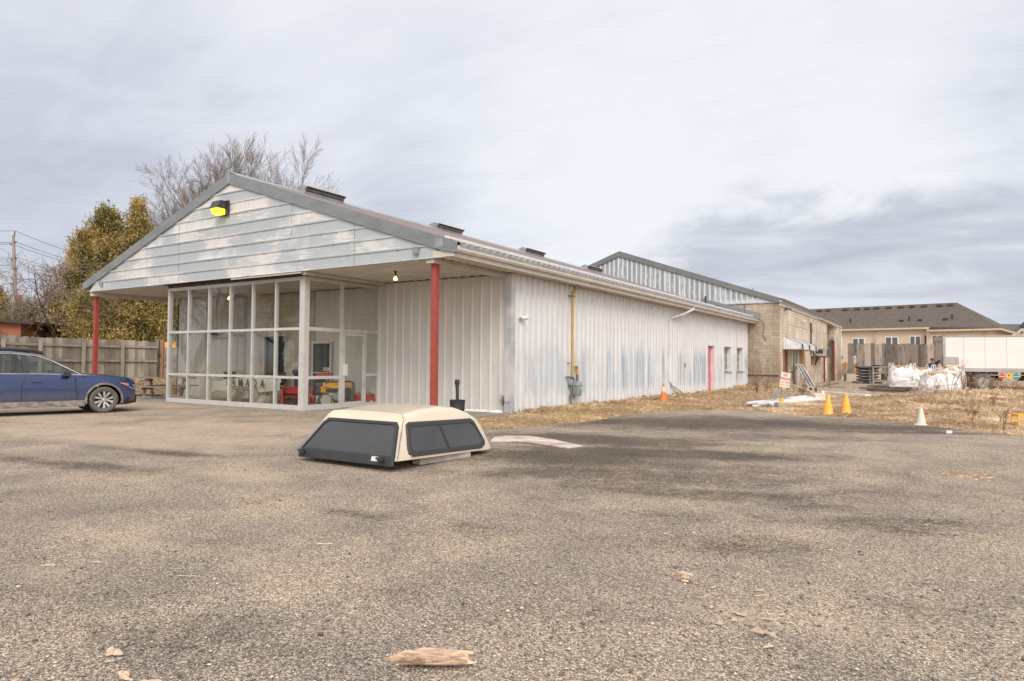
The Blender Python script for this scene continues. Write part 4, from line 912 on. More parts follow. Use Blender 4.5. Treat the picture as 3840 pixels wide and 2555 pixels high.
    for s in (-1, 1):
        cl.box(-2.3, -.46, min(s*.90, s*.945), max(s*.90, s*.945), .20, .36)
        for x in (0., -2.745):
            ar = [(x+.405*math.cos(a), .36+.405*math.sin(a)) for a in [math.pi*k/14 for k in range(-1, 16)]]; ao = [(x+.455*math.cos(a), .36+.455*math.sin(a)) for a in [math.pi*k/14 for k in range(-1, 16)]]
            yb_ = s*.935; cl.grid([[(p, yb_, q) for p, q in ar], [(p, yb_, q) for p, q in ao]] if s < 0 else [[(p, yb_, q) for p, q in ao], [(p, yb_, q) for p, q in ar]])
            cl.grid([[(p, s*.86, q) for p, q in ao], [(p, yb_, q) for p, q in ao]])
    cl.each('lower_cladding', MT['dirtyplastic'], CR)
    MB().hexa([(.53, -.915, .22), (.87, -.60, .24), (.87, .60, .24), (.53, .915, .22)], [(.58, -.885, .42), (.88, -.60, .48), (.88, .60, .48), (.58, .885, .42)]).build('bumper', MT['black'], CR, bevel=.02)
    for s in (-1, 1):
        MB().add([(.50, s*.90, .80), (.795, s*.735, .735), (.765, s*.765, .62), (.63, s*.865, .66)], [(0, 1, 2, 3)]).build('headlight', MT['lens'], CR)
        MB().add([(.34, s*.918, .815), (.50, s*.906, .80), (.585, s*.888, .70), (.46, s*.910, .76)], [(0, 1, 2, 3)]).build('marker_lamp', MT['amber'], CR)
        MB().tube([(-.86, s*.86, 1.0), (-.84, s*.97, 1.03)], .03, 6).hexa([(-.95, s*.93, .98), (-.80, s*.93, .98), (-.80, s*1.10, 1.0), (-.95, s*1.12, 1.0)][::s], [(-.95, s*.93, 1.13), (-.80, s*.93, 1.11), (-.82, s*1.08, 1.10), (-.95, s*1.10, 1.13)][::s]).build('wing_mirror', MT['black'], CR, bevel=.02)
        MB().tube([(-1.35, s*.60, 1.58), (-1.6, s*.61, 1.66), (-2.1, s*.60, 1.68), (-3.1, s*.60, 1.67), (-3.4, s*.60, 1.62)], .05, 6).build('roof_rail', MT['black'], CR)
        MB().box(-1.62, -1.40, min(s*.925, s*.95), max(s*.925, s*.95), .83, .86).build('door_handle', MT['blue'], CR, bevel=.008)
        MB().box(-2.58, -2.36, min(s*.925, s*.95), max(s*.925, s*.95), .85, .88).build('door_handle', MT['blue'], CR, bevel=.008)
        MB().tube([(-.68, s*.922, .95), (-.66, s*.931, .65), (-.62, s*.928, .38)], .007, 4).tube([(-1.75, s*.912, .96), (-1.82, s*.928, .8), (-1.83, s*.930, .38)], .007, 4).each('door_gap', MT['black'], CR)
    for x in (0., -2.745):
        for s in (-1, 1):
            rot = Matrix.Rotation(math.pi/2*(1 if s < 0 else -1), 4, 'X')
            wh = MB().lathe([(.235, -.10), (.30, -.115), (.345, -.09), (.355, -.04), (.355, .04), (.345, .09), (.30, .115), (.235, .10)], n=36, mtx=rot, caps=False).build('wheel', MT['tyre'], CR, smooth=True); wh.location = (x, s*.80, .355)
            MB().lathe([(.19, .02), (.232, .02), (.24, .09), (.228, .085), (.20, .06)], n=30, mtx=rot, close=True).lathe([(.0, .02), (.235, .02)], n=24, mtx=rot).build('rim', MT['blackmetal'], wh, smooth=True)
            sp = MB()
            for k in range(5):
                for dl in (-.17, .17):
                    a = 2*math.pi*k/5+dl*.6; b_ = 2*math.pi*k/5+dl*1.7
                    p0 = Vector((.045*math.cos(a), .045*math.sin(a), .072)); p1 = Vector((.225*math.cos(b_), .225*math.sin(b_), .085))
                    u = Vector((-math.sin(b_), math.cos(b_), 0)); q_ = [p0-u*.014, p1-u*.032, p1+u*.032, p0+u*.014]
                    sp.add([rot @ v for v in q_]+[rot @ (v-Vector((0, 0, .03))) for v in q_], [(0, 1, 2, 3), (4, 7, 6, 5), (0, 4, 5, 1), (2, 6, 7, 3)])
            sp.lathe([(.05, .05), (.05, .085), (.0, .09)], n=12, mtx=rot).build('spokes', MT['rim'], wh)
    return CR
CAR = make_car()
ca = math.atan2(.975, .22); ctc = G(388, 1549)
off = Vector((math.cos(ca)*0-math.sin(ca)*(-.87), math.sin(ca)*0+math.cos(ca)*(-.87), 0))
CAR.location = (ctc.x-off.x, ctc.y-off.y, H(ctc.x, ctc.y)); CAR.rotation_euler = (0, 0, ca)
# ---------------------------------------------------------------- truck cap (camper shell)
def make_cap():
    K = thing('truck_cap', 'cream fibreglass pickup truck cap with dark windows lying on the gravel', 'truck cap', (0, 0, 0))
    # local: y = 0 rear (glass hatch), +y front; x left(-) .. right(+); z up from its base
    Lc, Wh = 2.30, .95
    sts = [(0., .60, .0), (.10, .60, .0), (.6, .655, .0), (1.2, .685, .0), (1.7, .665, .0), (1.98, .60, .0), (2.12, .53, .0), (2.22, .50, .0), (2.30, .40, .0)]
    rows = []
    for i, (y, h, z0) in enumerate(sts):
        ti = .25*h/.6; w_ = Wh-(.0 if y < 2.1 else (y-2.1)*.25)
        fy = lambda z: y+(.40*z/.6)*max(0, 1-y/1.4)+(0 if y < 1.4 else (-.14*z/.6)*((y-1.4)/.9))
        hp = [(w_, 0), (w_-.01, .05), (w_-ti*.45, h*.5), (w_-ti*.86, h*.88), (w_-ti-.01, h*.97), (w_-ti-.09, h*1.0), (w_*.35, h*1.008+.004), (0, h*1.012+.006)]
        rows.append([(x, fy(z), z) for x, z in hp]+[(-x, fy(z), z) for x, z in hp[::-1][1:]])
    sh = MB().grid(rows[::-1]); nn = len(rows[0])
    sh.add(rows[-1], [tuple(range(nn))])
    sh.build('shell', MT['cap'], K, smooth=True)
    R0 = rows[0]
    # rear frame and hatch glass on the raked rear face
    def rp(x, z, o=0.): return (x, .40*z/.6-.012-o, z)
    def edge_x(z): return Wh-.25*z/.6
    outer = [(-Wh+.02, 0.), (Wh-.02, 0.), (edge_x(.5)-.02, .50), (edge_x(.55)-.07, .55), (-edge_x(.55)+.07, .55), (-edge_x(.5)+.02, .50)]
    rf_ = MB(); R_ = [rp(x, z) for x, z in R0 and [(p[0], p[2]) for p in R0]]
    mid = [rp(x*.955, .02+z*.93) for x, _, z in R0]
    rf_.add([rp(x*.99, z*.985, -.004) for x, _, z in R0], [tuple(range(len(R0)))[::-1]]); rf_.grid([R_, mid]); rf_.build('rear_rim', MT['cap'], K, smooth=True)
    def loop(ins, o): 
        return [rp(x, z, o) for x, z in [(-Wh+.03+ins*1.2, .0+ins), (Wh-.03-ins*1.2, .0+ins), (edge_x(.43)-.045-ins, .43-ins*.6), (edge_x(.49)-.09-ins, .49-ins), (-edge_x(.49)+.09+ins, .49-ins), (-edge_x(.43)+.045+ins, .43-ins*.6)]]
    fr = MB(); a, b_, c_, d_ = loop(.0, .0), loop(.0, .03), loop(.036, .03), loop(.036, .012)
    fr.grid([a, b_, c_, d_], cyc=True); fr.build('hatch_frame', MT['black'], K)
    MB().add(d_, [tuple(range(6))]).build('hatch_glass', MT['capglass'], K)
    MB().hexa([(-Wh+.06, -.07, -.07), (Wh-.02, -.07, -.07), (Wh-.02, -.03, -.08), (-Wh+.06, -.03, -.08)], [(-Wh+.06, -.02, .06), (Wh-.05, -.02, .06), (Wh-.05, .02, .06), (-Wh+.06, .02, .06)]).build('hatch_rail', MT['black'], K, bevel=.012)
    for x in (-Wh+.16, Wh-.22): MB().tube([(x, -.05, .01), (x+.01, -.12, .02)], .035, 8).tube([(x-.06, -.10, .03), (x+.06, -.10, .0)], .016, 6).build('latch', MT['black'], K)
    MB().add([(Wh-.42, -.052, -.02), (Wh-.22, -.052, -.02), (Wh-.22, -.034, .04), (Wh-.42, -.034, .04)], [(0, 1, 2, 3)]).build('sticker', MT['signw'], K)
    for sg in (-1, 1):
        MB().bar(rp(sg*(edge_x(.05)+.012), .05, .01), rp(sg*(edge_x(.45)+.012), .45, .01), .014, .02).build('hinge_strip', MT['zinc'], K)
    MB().box(-.14, .14, .405, .44, .598, .607).build('brake_lamp', MT['zinc'], K)
    # side windows
    def sp(y, z, sg, o=.0): 
        h = np.interp(y, [s[0] for s in sts], [s[1] for s in sts]); ti = .25*h/.6
        xx = np.interp(z, [0, .05, h*.5, h*.86], [Wh, Wh-.01, Wh-ti*.45, Wh-ti*.88])
        return (sg*(xx+o), y+.12*(z/.6)*max(0, 1-y/1.4), z)
    for sg in (-1, 1):
        def wl(ins, o):
            pts = [(.34, .075), (1.92, .075), (2.03, .12), (2.05, .18), (1.94, .41), (1.88, .45), (.40, .45), (.32, .41), (.27, .2), (.28, .12)]
            cy, cz = 1.17, .27
            q_ = []
            for y, z in pts: q_.append(sp(y+(ins if y < cy else -ins), z+(ins if z < cz else -ins), sg, o))
            return q_ if sg > 0 else q_[::-1]
        a, b_, c_, d_ = wl(-.045, .0), wl(-.03, .03), wl(.02, .03), wl(.028, .004)
        wf = MB().grid([a, b_, c_, d_], cyc=True).bar(sp(1.14, .10, sg, .022), sp(1.06, .43, sg, .022), .045, .025).build('side_frame', M('bronze_frame', (.035, .03, .027), .5) if sg > 0 else MT['black'], K)
        rw_ = []
        for zz_ in np.linspace(.07, .45, 8):
            ya = np.interp(zz_, [.07, .12, .2, .41, .45], [.35, .30, .29, .33, .42]); yb = np.interp(zz_, [.07, .12, .2, .41, .45], [1.90, 2.01, 2.03, 1.92, 1.86])
            rw_.append([sp(ya+(yb-ya)*k/10, zz_, sg, .016) for k in range(11)])
        MB().grid(rw_ if sg < 0 else rw_[::-1]).build('side_glass', MT['capglass'], wf, smooth=True)
    MB().box(Wh-.02, Wh+.006, .28, .40, .03, .07).build('maker_badge', MT['zinc'], K)
    MB().box(-.8, .8, .3, 2.0, -.02, -.01).build('ground_cover', MT['capfloor'], K) if False else None
    return K
CAP = make_cap()
rr0 = G(1466, 1731, .13); fr0 = G(1852, 1680, .055); hd_ = math.atan2(fr0.y-rr0.y, fr0.x-rr0.x)-math.pi/2
side_len = math.hypot(fr0.x-rr0.x, fr0.y-rr0.y)
print('cap', tuple(rr0), tuple(fr0), 'heading', math.degrees(hd_), 'len', side_len, 'w', (rr0-G(1124, 1683, .1)).length)
CAP.rotation_euler = (math.atan2(.055-.13, side_len), 0, hd_)
rr0 = rr0+_R*.08; cx_ = Matrix.Rotation(hd_, 3, 'Z') @ Vector((-.95, 0, 0)); CAP.location = (rr0.x+cx_.x, rr0.y+cx_.y, .13)
# timber under it
bmA, bmB = G(1555, 1738), G(1733, 1708)
tm = MB().bar((bmA.x+.08, bmA.y-.06, .065), (bmB.x+.12, bmB.y-.04, .065), .15, .13); tmo = single(tm, 'timber_block', MT['palewood'], 'weathered timber beam propping up the side of the cream truck cap', 'timber')
b2_ = G(1180, 1700); tm = MB().bar((b2_.x+.2, b2_.y+.25, .06), (b2_.x+1.0, b2_.y+.5, .06), .12, .12); single(tm, 'timber_block', MT['palewood'], 'timber beam in the shadow under the dark hatch of the truck cap', 'timber')
# curved plywood sheet behind it
pl3 = [G(*p) for p in ((1852, 1641), (1900, 1639), (1990, 1643), (2080, 1655), (2185, 1675), (2131, 1684), (2060, 1675), (1985, 1665), (1920, 1658), (1840, 1655))]
pz = MB(); tp = [Vector((p.x, p.y, H(p.x, p.y)+.012+.02*math.sin(math.pi*min(1, max(0, i_/4 if i_ < 5 else (9-i_)/4))))) for i_, p in enumerate(pl3)]
pz.prism([p-Vector((0, 0, .018)) for p in tp], (0, 0, .018)); single(pz, 'plywood_sheet', MT['ply'], 'curved weathered plywood board lying on the gravel beside the truck cap', 'board')
# ---------------------------------------------------------------- bucket stand
bk = G(1716, 1545); bk = Vector((15.45, 1.6, .025)); g_ = G(1720, 1560)
BK = thing('ash_bin', 'black smokers post standing in a black tub by the recessed white wall', 'ash bin', (0, 0, 0))
MB().lathe([(.17, 0), (.19, .02), (.20, .16), (.205, .17), (.20, .19), (.21, .38), (.215, .40), (.19, .40), (.185, .34)], n=24).build('tub', MT['black'], BK, smooth=True)
MB().lathe([(0, .33), (.184, .335)], n=20).build('tub_fill', MT['blackmetal'], BK)
MB().tube([(0, 0, .3), (0, 0, .55), (-.02, 0, .70), (-.03, 0, .82)], [.045, .04, .045, .055], 10).build('post', MT['black'], BK, smooth=True)
MB().box(-.09, .04, -.06, .06, .80, .95).build('head', MT['black'], BK, bevel=.035)
MB().lathe([(0, 0), (.035, 0), (.035, .004)], n=14, mtx=Matrix.Translation((.041, 0, .88)) @ Matrix.Rotation(math.pi/2, 4, 'Y')).build('opening', MT['blackmetal'], BK)
def solve_depth(px, ytop, z):      # ground distance at which height z projects to row ytop
    return G(px, ytop, z)
gtop = D(1716, 1429, 18.3); BK.location = (gtop.x, gtop.y, .02); BK.rotation_euler = (0, 0, -.5)
print('bin at', tuple(gtop))
# ---------------------------------------------------------------- cones
def cone(name, px, py, hgt_px, base, mat, label, group=None, bands=None, tip=.03, rb=.14, lean=0., square=True):
    g = G(px, py); d = (g-CP).dot(F2); h = hgt_px*d/CF; g.z = H(g.x, g.y)
    C_ = thing(name, label, 'traffic cone', g, random.uniform(0, 1), group)
    mb = MB()
    if square: mb.box(-base/2, base/2, -base/2, base/2, 0, .025)
    else: mb.lathe([(base/2, 0), (base/2*.98, .02), (rb, .03)], n=24)
    mb.build('base', mat, C_, bevel=.008)
    MB().lathe([(rb, .025), (rb*.93, .06), (tip, h-.02), (tip*.7, h), (0, h)], n=24).build('body', mat, C_, smooth=True)
    if bands:
        for z0, z1 in bands:
            f = lambda z: (rb*.93+(tip-rb*.93)*(z-.06)/(h-.08))+.004
            MB().lathe([(f(z0*h), z0*h), (f(z1*h), z1*h)], n=24).build('reflective_band', MT['signw'], C_, smooth=True)
    if lean: C_.rotation_euler = (lean, 0, C_.rotation_euler[2])
    return C_
cone('traffic_cone', 2488, 1505, 66, .34, MT['orange'], 'orange cone with a white band by the foot of the downspout', bands=[(.55, .80)])
cone('traffic_cone', 3106, 1559, 80, .36, MT['yellow'], 'left of the two yellow cones at the edge of the gravel', 'yellow cones at the gravel edge', tip=.035, rb=.15, square=False)
cone('traffic_cone', 3174, 1558, 83, .36, MT['yellow'], 'right of the two yellow cones, with a broken tip', 'yellow cones at the gravel edge', tip=.035, rb=.15, square=False)
cone('traffic_cone', 3455, 1595, 64, .34, MT['creamcone'], 'bleached cream cone alone at the edge of the gravel', tip=.03, rb=.11, square=False)
cone('traffic_cone', 3087, 1502, 37, .26, MT['vinylwhite'], 'small white cone beside a pale block behind the yellow cones', tip=.035, rb=.09)
cone('traffic_cone', 3743, 1471, 22, .26, MT['creamcone'], 'small pale cone in the tall dry grass before the truck', tip=.03, rb=.09)
# ---------------------------------------------------------------- no parking sign
def cblock(mb, w_=.40, d_=.20, h=.20, mtx=None):
    mb.box(-w_/2, w_/2, -d_/2, -d_/2+.03, 0, h, mtx).box(-w_/2, w_/2, d_/2-.03, d_/2, 0, h, mtx)
    for x in (-w_/2, -.02, w_/2-.04): mb.box(x, x+.04, -d_/2+.03, d_/2-.03, 0, h, mtx)
    return mb
g = G(2931, 1535); g.z = H(g.x, g.y)
single(MB().box(-.18, .18, -.15, .15, 0, .21).box(-.15, .15, -.11, .11, .205, .22), 'concrete_block', MT['concrete'], 'square concrete block holding the NO PARKING sign post', 'concrete block', loc=g, rot=CTH+.1, bevel=.015)
SG = thing('no_parking_sign', 'leaning white NO PARKING ANY TIME sign on a yellow and grey post', 'sign', (g.x, g.y, g.z+.2), CTH-.0)
lean = Matrix.Rotation(math.radians(9), 4, 'Y') @ Matrix.Rotation(math.radians(-3), 4, 'X')
V_ = lambda x, y, z: lean @ Vector((x, y, z))
def lmb(mb): mb.v = [tuple(lean @ Vector(p)) for p in mb.v]; return mb
lmb(MB().box(-.045, .045, -.03, .03, -.02, .78)).build('post', MT['polewood'], SG)
lmb(MB().box(-.05, .05, -.036, .034, -.02, .16).box(-.05, .05, -.036, .034, .44, .56)).build('yellow_paint', MT['yellow'], SG)
Wp, Hp0, Hp1 = .165, .50, 1.0
def rrect(x0, x1, z0, z1, r, y, n=4):
    P_ = []
    for cx, cz, a0 in ((x1-r, z0+r, -90), (x1-r, z1-r, 0), (x0+r, z1-r, 90), (x0+r, z0+r, 180)):
        for k in range(n+1): a = math.radians(a0+90*k/n); P_.append((cx+r*math.cos(a), y, cz+r*math.sin(a)))
    return P_
lmb(MB().prism(rrect(-Wp, Wp, Hp0, Hp1, .035, -.05), (0, .012, 0))).build('sign_plate', MT['signw'], SG)
bo = MB(); bo.grid([rrect(-Wp+.008, Wp-.008, Hp0+.008, Hp1-.008, .03, -.0515), rrect(-Wp+.014, Wp-.014, Hp0+.014, Hp1-.014, .025, -.0515)], cyc=True)
lt = lmb(bo)
for s_, z_, sz, bd in (('NO', .91, .115, .003), ('PARKING', .79, .115, .003), ('ANY TIME', .675, .075, .001)):
    t_ = text_mb(s_, sz, (0, -.052, z_), (1, 0, 0), (0, 0, 1), bold=bd, font_w=.68 if s_ == 'PARKING' else .8); lmb(t_); lt.add(t_.v, t_.f)
ar = MB().box(-.09, .09, -.053, -.0515, .585, .595).add([(-.13, -.052, .59), (-.08, -.052, .57), (-.08, -.052, .61), (.13, -.052, .59), (.08, -.052, .61), (.08, -.052, .57)], [(0, 1, 2), (3, 4, 5)]); lmb(ar); lt.add(ar.v, ar.f)
lt.build('lettering', MT['signred'], SG)
# white lengths of cladding lying beside the sign
a_, b_ = G(2812, 1531), G(3066, 1499); dv = (b_-a_); L_ = dv.length; dv = dv.normalized(); nv_ = Vector((-dv.y, dv.x, 0))
for i in range(8):
    o = (i-3.5)*.13+random.uniform(-.03, .03); s0 = random.uniform(0, .9)+abs(i-3)*.12; s1 = L_-random.uniform(0, 1.2)
    p, q_ = a_+dv*s0+nv_*o, a_+dv*s1+nv_*(o+random.uniform(-.12, .12)); zz_ = .06+.045*(i % 3)
    mb = MB().bar((p.x, p.y, zz_+H(p.x, p.y)), (q_.x, q_.y, zz_+H(q_.x, q_.y)), .13, .035).bar((p.x+nv_.x*.05, p.y+nv_.y*.05, zz_+.03+H(p.x, p.y)), (q_.x+nv_.x*.05, q_.y+nv_.y*.05, zz_+.03+H(q_.x, q_.y)), .02, .03)
    single(mb, 'siding_strip', MT['vinylwhite'], 'long white siding strip in the bundle on the grass behind the sign', 'siding strip', 'white siding strips in a bundle behind the sign')
for (pa, pb, w_, h_, mt, lab) in (((2975, 1460), (3046, 1481), .16, .10, 'palewood', 'cream board lying in the grass between the sign and the cinder block'),
        ((3078, 1477), (3256, 1490), .30, .09, 'vinylwhite', 'long white board lying behind the two yellow cones'), ((3274, 1488), (3332, 1496), .14, .07, 'vinylwhite', 'short white board to the right of the long white one'),
        ((3054, 1454), (3172, 1458), .3, .05, 'wood', 'warped grey board lying on the bare yard'), ((3095, 1448), (3140, 1438), .25, .05, 'wood', 'short grey board behind the warped one on the bare yard')):
    p, q_ = G(*pa), G(*pb); mb = MB().bar((p.x, p.y, H(p.x, p.y)+h_/2+.03), (q_.x, q_.y, H(q_.x, q_.y)+h_/2+.04), w_, h_); single(mb, 'board', MT[mt], lab, 'board')
g = G(3042, 1474); g.z = H(g.x, g.y)
single(cblock(MB(), .55, .3, .3, Matrix.Translation((0, 0, .15)) @ Matrix.Rotation(math.pi/2, 4, 'X') @ Matrix.Translation((0, 0, -.15))), 'cinder_block', MT['concrete'], 'cinder block with open cores lying in the dry grass', 'cinder block', loc=g, rot=CTH)
g = G(3070, 1504); g.z = H(g.x, g.y)
single(MB().box(-.18, .18, -.14, .14, 0, .24).box(-.22, .2, -.16, .16, .24, .29), 'pale_block', MT['creamcone'], 'pale block with a lid beside the small white cone', 'block', loc=g, rot=CTH, bevel=.01)
g = G(3560, 1628); single(MB().box(-.06, .06, -.002, .002, 0, .06), 'paper_scrap', MT['vinylwhite'], 'small white scrap standing on the gravel before the cream cone', 'scrap', loc=(g.x, g.y, H(g.x, g.y)), rot=CTH)
# yellow crate at the right edge
g = G(3850, 1600); g.z = H(g.x, g.y)
YC = thing('plastic_crate', 'orange-yellow plastic crate in the dry grass at the right edge', 'crate', g, .3)
cr = MB()
for z in (.0, .24):
    cr.box(-.25, .25, -.2, -.17, z, z+.06).box(-.25, .25, .17, .2, z, z+.06).box(-.25, -.22, -.17, .17, z, z+.06).box(.22, .25, -.17, .17, z, z+.06)
for x in (-.235, .235):
    for y in (-.185, .185): cr.box(x-.02, x+.02, y-.02, y+.02, .05, .25)
cr.build('frame', MT['yellow'], YC); MB().box(-.22, .22, -.17, .17, .02, .10).build('base', MT['palewood'], YC)
# ---------------------------------------------------------------- yard: bags, table, boards, bags on pallet
def make_bag(seed, w_, d_, h, label, loc, rot, squash=1.):
    rnd = random.Random(seed); B_ = thing('bulk_bag', label, 'bulk bag', loc, rot, 'white bulk bags of firewood')
    rows = []; n = 36; ph = rnd.uniform(0, 6)
    for j in range(15):
        t = j/14; z = h*t; k = 1+.10*math.sin(math.pi*min(1, t*1.15))-(.08 if j == 0 else 0)-(.10*max(0, t-.75)/.25)
        row = []
        for i in range(n):
            a = 2*math.pi*i/n; c, s = math.cos(a), math.sin(a); e = .30
            x = math.copysign(abs(c)**(2*e), c); y = math.copysign(abs(s)**(2*e), s)
            wr = 1+.03*math.sin(z*19+a*4+ph+3*math.sin(a*2+z*3))+.028*math.sin(z*33-a*6+ph+2*math.sin(z*9))+.03*math.sin(a*9+z*7)+rnd.uniform(-.022, .022)
            zz_ = z+.03*math.sin(a*4+ph)*t+(.05*math.sin(a*5+ph*2) if j == 14 else 0)
            row.append((x*w_/2*k*wr, y*d_/2*k*wr, zz_))
        rows.append(row)
    top = [[(x*.86, y*.86, z-.06) for x, y, z in rows[-1]], [(x*.5, y*.5, z-.02) for x, y, z in rows[-1]]]
    MB().grid(rows+top[:1], cyc=True).add(rows[0], [tuple(range(n))[::-1]]).add(top[0], [tuple(range(n))]).build('sack', MT['bag'], B_, smooth=True)
    fw_ = MB()
    for k in range(26):
        a = rnd.uniform(0, 6.28); r = math.sqrt(rnd.random())*.42; x, y = r*w_*math.cos(a), r*d_*math.sin(a); th = rnd.uniform(0, 3.14); zz_ = h*.95+rnd.uniform(-.03, .12)*(1.2-r*2)+.02
        dx_, dy_ = .17*math.cos(th), .17*math.sin(th); fw_.bar((x-dx_, y-dy_, zz_+rnd.uniform(-.05, .05)), (x+dx_, y+dy_, zz_+rnd.uniform(-.03, .08)), rnd.uniform(.06, .12), rnd.uniform(.05, .09))
    fw_.build('firewood', MT['firewood'], B_)
    for sx in (-1, 1):
        for sy in (-1, 1):
            x, y = sx*w_*.42, sy*d_*.42; lp = [(x-.08*sx, y, h*.86), (x-.05*sx, y+.0, h+.10), (x-.01*sx, y, h+.21), (x+.03*sx, y, h+.19), (x+.04*sx, y, h+.06), (x+.02*sx, y, h*.84)]
            MB().tube(lp, .022, 5).build('lifting_loop', MT['bag'], B_, smooth=True)
    if seed % 2: 
        t_ = MB(); x = w_*.3
        t_.tube([(x, -d_*.56, h*.62), (x+.05, -d_*.57, h*.5), (x-.03, -d_*.58, h*.38)], .014, 5); t_.build('green_tie', M('green_cord', (.05, .40, .12), .6), B_)
    return B_
def bag_at(px, D_, zb): p = D(px, 1340, D_); return Vector((p.x, p.y, zb))
make_bag(1, 1.22, 1.1, 1.24, 'white bulk bag at the left end of the row, beside the work table', bag_at(3382, 36.5, .12), CTH-.35)
make_bag(2, 1.15, 1.1, 1.16, 'white bulk bag second from the left in the row', bag_at(3448, 36.3, .12), CTH-.3)
make_bag(3, 1.6, 1.15, 1.02, 'wide sagging bulk bag with firewood spilling at its rim, front of the row', bag_at(3522, 33.5, .0), CTH-.2)
make_bag(4, 1.3, 1.1, 1.26, 'white bulk bag at the right end of the row, before the truck tail', bag_at(3558, 35.6, .05), CTH-.3)
# pile of old boards in front of the bags
pa, pb = G(3218, 1464), G(3480, 1479)
for i in range(34):
    t0_, t1_ = sorted((random.uniform(0, .75), random.uniform(.3, 1.0)))
    if t1_-t0_ < .22: t1_ = min(1, t0_+.3)
    p, q_ = pa.lerp(pb, t0_), pa.lerp(pb, t1_); o = random.uniform(-.7, .7); zz_ = .04+.05*(i//6)+random.uniform(0, .02); nn_ = Vector((.8, .6, 0))
    mb = MB().bar((p.x+nn_.x*o*.4, p.y+nn_.y*o, zz_), (q_.x+nn_.x*(o+random.uniform(-.2, .2))*.4, q_.y+nn_.y*(o+random.uniform(-.2, .2)), zz_+random.uniform(-.01, .03)), random.uniform(.10, .2), .045)
    single(mb, 'old_plank', MT['wood'] if i % 3 else MT['barn'], 'old plank in the loose stack in front of the bulk bags', 'plank', 'old planks stacked before the bulk bags')
# pallets under the rear bags
for px in (3382, 3448):
    p = bag_at(px, 36.4, 0); mb = MB()
    for k in range(5): mb.box(-.6, .6, -.55+k*.24, -.42+k*.24, .09, .115)
    for k in (-.55, 0, .5): mb.box(k-.04, k+.04, -.55, .55, 0, .089)
    single(mb, 'pallet', MT['wood'], 'wooden pallet under the %s' % ('leftmost bulk bag' if px < 3400 else 'second bulk bag from the left'), 'pallet', loc=p, rot=CTH-.3)
TB = thing('work_table', 'grey timber work table left of the bulk bags', 'table', G(3320, 1442), CTH-.25)
MB().box(-1.0, 1.0, -.5, .5, 1.28, 1.36).build('top', MT['wood'], TB)
for x in (-.93, .93):
    for y in (-.43, .43): MB().box(x-.06, x+.06, y-.05, y+.05, 0, 1.28).build('leg', MT['wood'], TB)
MB().box(-.87, .87, -.45, -.40, .18, .34).box(-.87, -.1, -.45, -.4, .82, .92).box(-.12, -.04, -.45, -.4, .6, 1.25).build('stretcher', MT['wood'], TB)
MB().box(-.2, .85, .0, .35, .3, .9).build('shelf_box', MT['darkwood'], TB)
tb = TB.location; mb = MB(); rows = []
for j in range(7):
    r = []
    for i in range(9):
        x = -.85+1.6*i/8; y = -.45+.85*j/6; z = .06+.34*math.exp(-((x-.4)/.42)**2)*math.exp(-((y)/.5)**2)+.04*math.sin(i*1.7+j); r.append((x, y, z))
    rows.append(r)
mb.grid(rows); o = single(mb, 'tarpaulin', MT['blackmetal'], 'dark tarpaulin heaped on the work table', 'tarpaulin', loc=(tb.x, tb.y, tb.z+1.37), rot=CTH-.25, smooth=True)
so_ = o.modifiers.new('s', 'SOLIDIFY'); so_.thickness = .03
gp = G(3254, 1438)
mb = MB()
for k in range(5): mb.box(-.9, .9, -.6+k*.28, -.42+k*.28, .10, .14)
for x in (-.85, 0, .85): mb.box(x-.05, x+.05, -.6, .7, 0, .099)
single(mb, 'pallet', MT['wood'], 'low pallet under the stack of dark sacks by the fence', 'pallet', loc=gp, rot=CTH)
for k in range(5):
    mb = MB(); rows = []
    for j in range(7):
        t = -1+2*j/6; w_ = .74*(1-.25*abs(t)**3); r = []
        for i in range(14):
            a = 2*math.pi*i/14; r.append((t*.78, math.cos(a)*w_*.55, .14+math.sin(a)*.125*(1-.3*abs(t)**4)*(1+.1*math.sin(i*3+j+k))))
        rows.append(r)
    mb.grid(rows, cyc=True).add(rows[0], [tuple(range(14))]).add(rows[-1], [tuple(range(14))[::-1]])
    single(mb, 'filled_sack', MT['black'] if k == 4 else M('grey_sack', (.16, .16, .155), .35, c2=(.06, .06, .065), sc=5.), 'black roll on top of the grey sacks on the pallet' if k == 4 else 'grey plastic sack in the stack on the low pallet', 'sack', None if k == 4 else 'grey sacks stacked on the low pallet', loc=(gp.x, gp.y, .14+.235*k), rot=CTH+.1*(k % 2), smooth=True)
# ---------------------------------------------------------------- tall plank fence, barriers, cedar gate
def plank_fence(A, B, z0, z1, wmin, wmax, mat, root, name='board', jag=.06, thick=.03):
    A, B = Vector((*A, 0)), Vector((*B, 0)); L = (B-A).length; d = (B-A).normalized(); s = 0; mb = MB()
    n = Vector((d.y, -d.x, 0))
    while s < L-.02:
        w_ = min(random.uniform(wmin, wmax), L-s); p = A+d*(s+w_/2); tz = z1+random.uniform(-jag, jag); o = random.uniform(-.01, .01)
        M4 = Matrix.Translation(p+n*o) @ Matrix.Rotation(math.atan2(d.y, d.x), 4, 'Z'); mb.box(-w_/2+.004, w_/2-.004, -thick/2, thick/2, z0+random.uniform(-.03, .03), tz, M4); s += w_
    o = mb.build(name, mat, root); o['kind'] = 'stuff'; return o
fA, fB = D(3212, 1340, 62), D(3560, 1340, 63)
BF = thing('plank_fence', 'tall fence of dark weathered planks behind the bulk bags and the truck', 'fence', (fA.x, fA.y, .5), world=True)
mb = MB(); random.seed(3)
o = plank_fence((fA.x, fA.y), (fB.x, fB.y), .55, 3.42, .24, .46, MT['barn'], BF, 'planks', .05, .05); o['kind'] = ''; del o['kind']
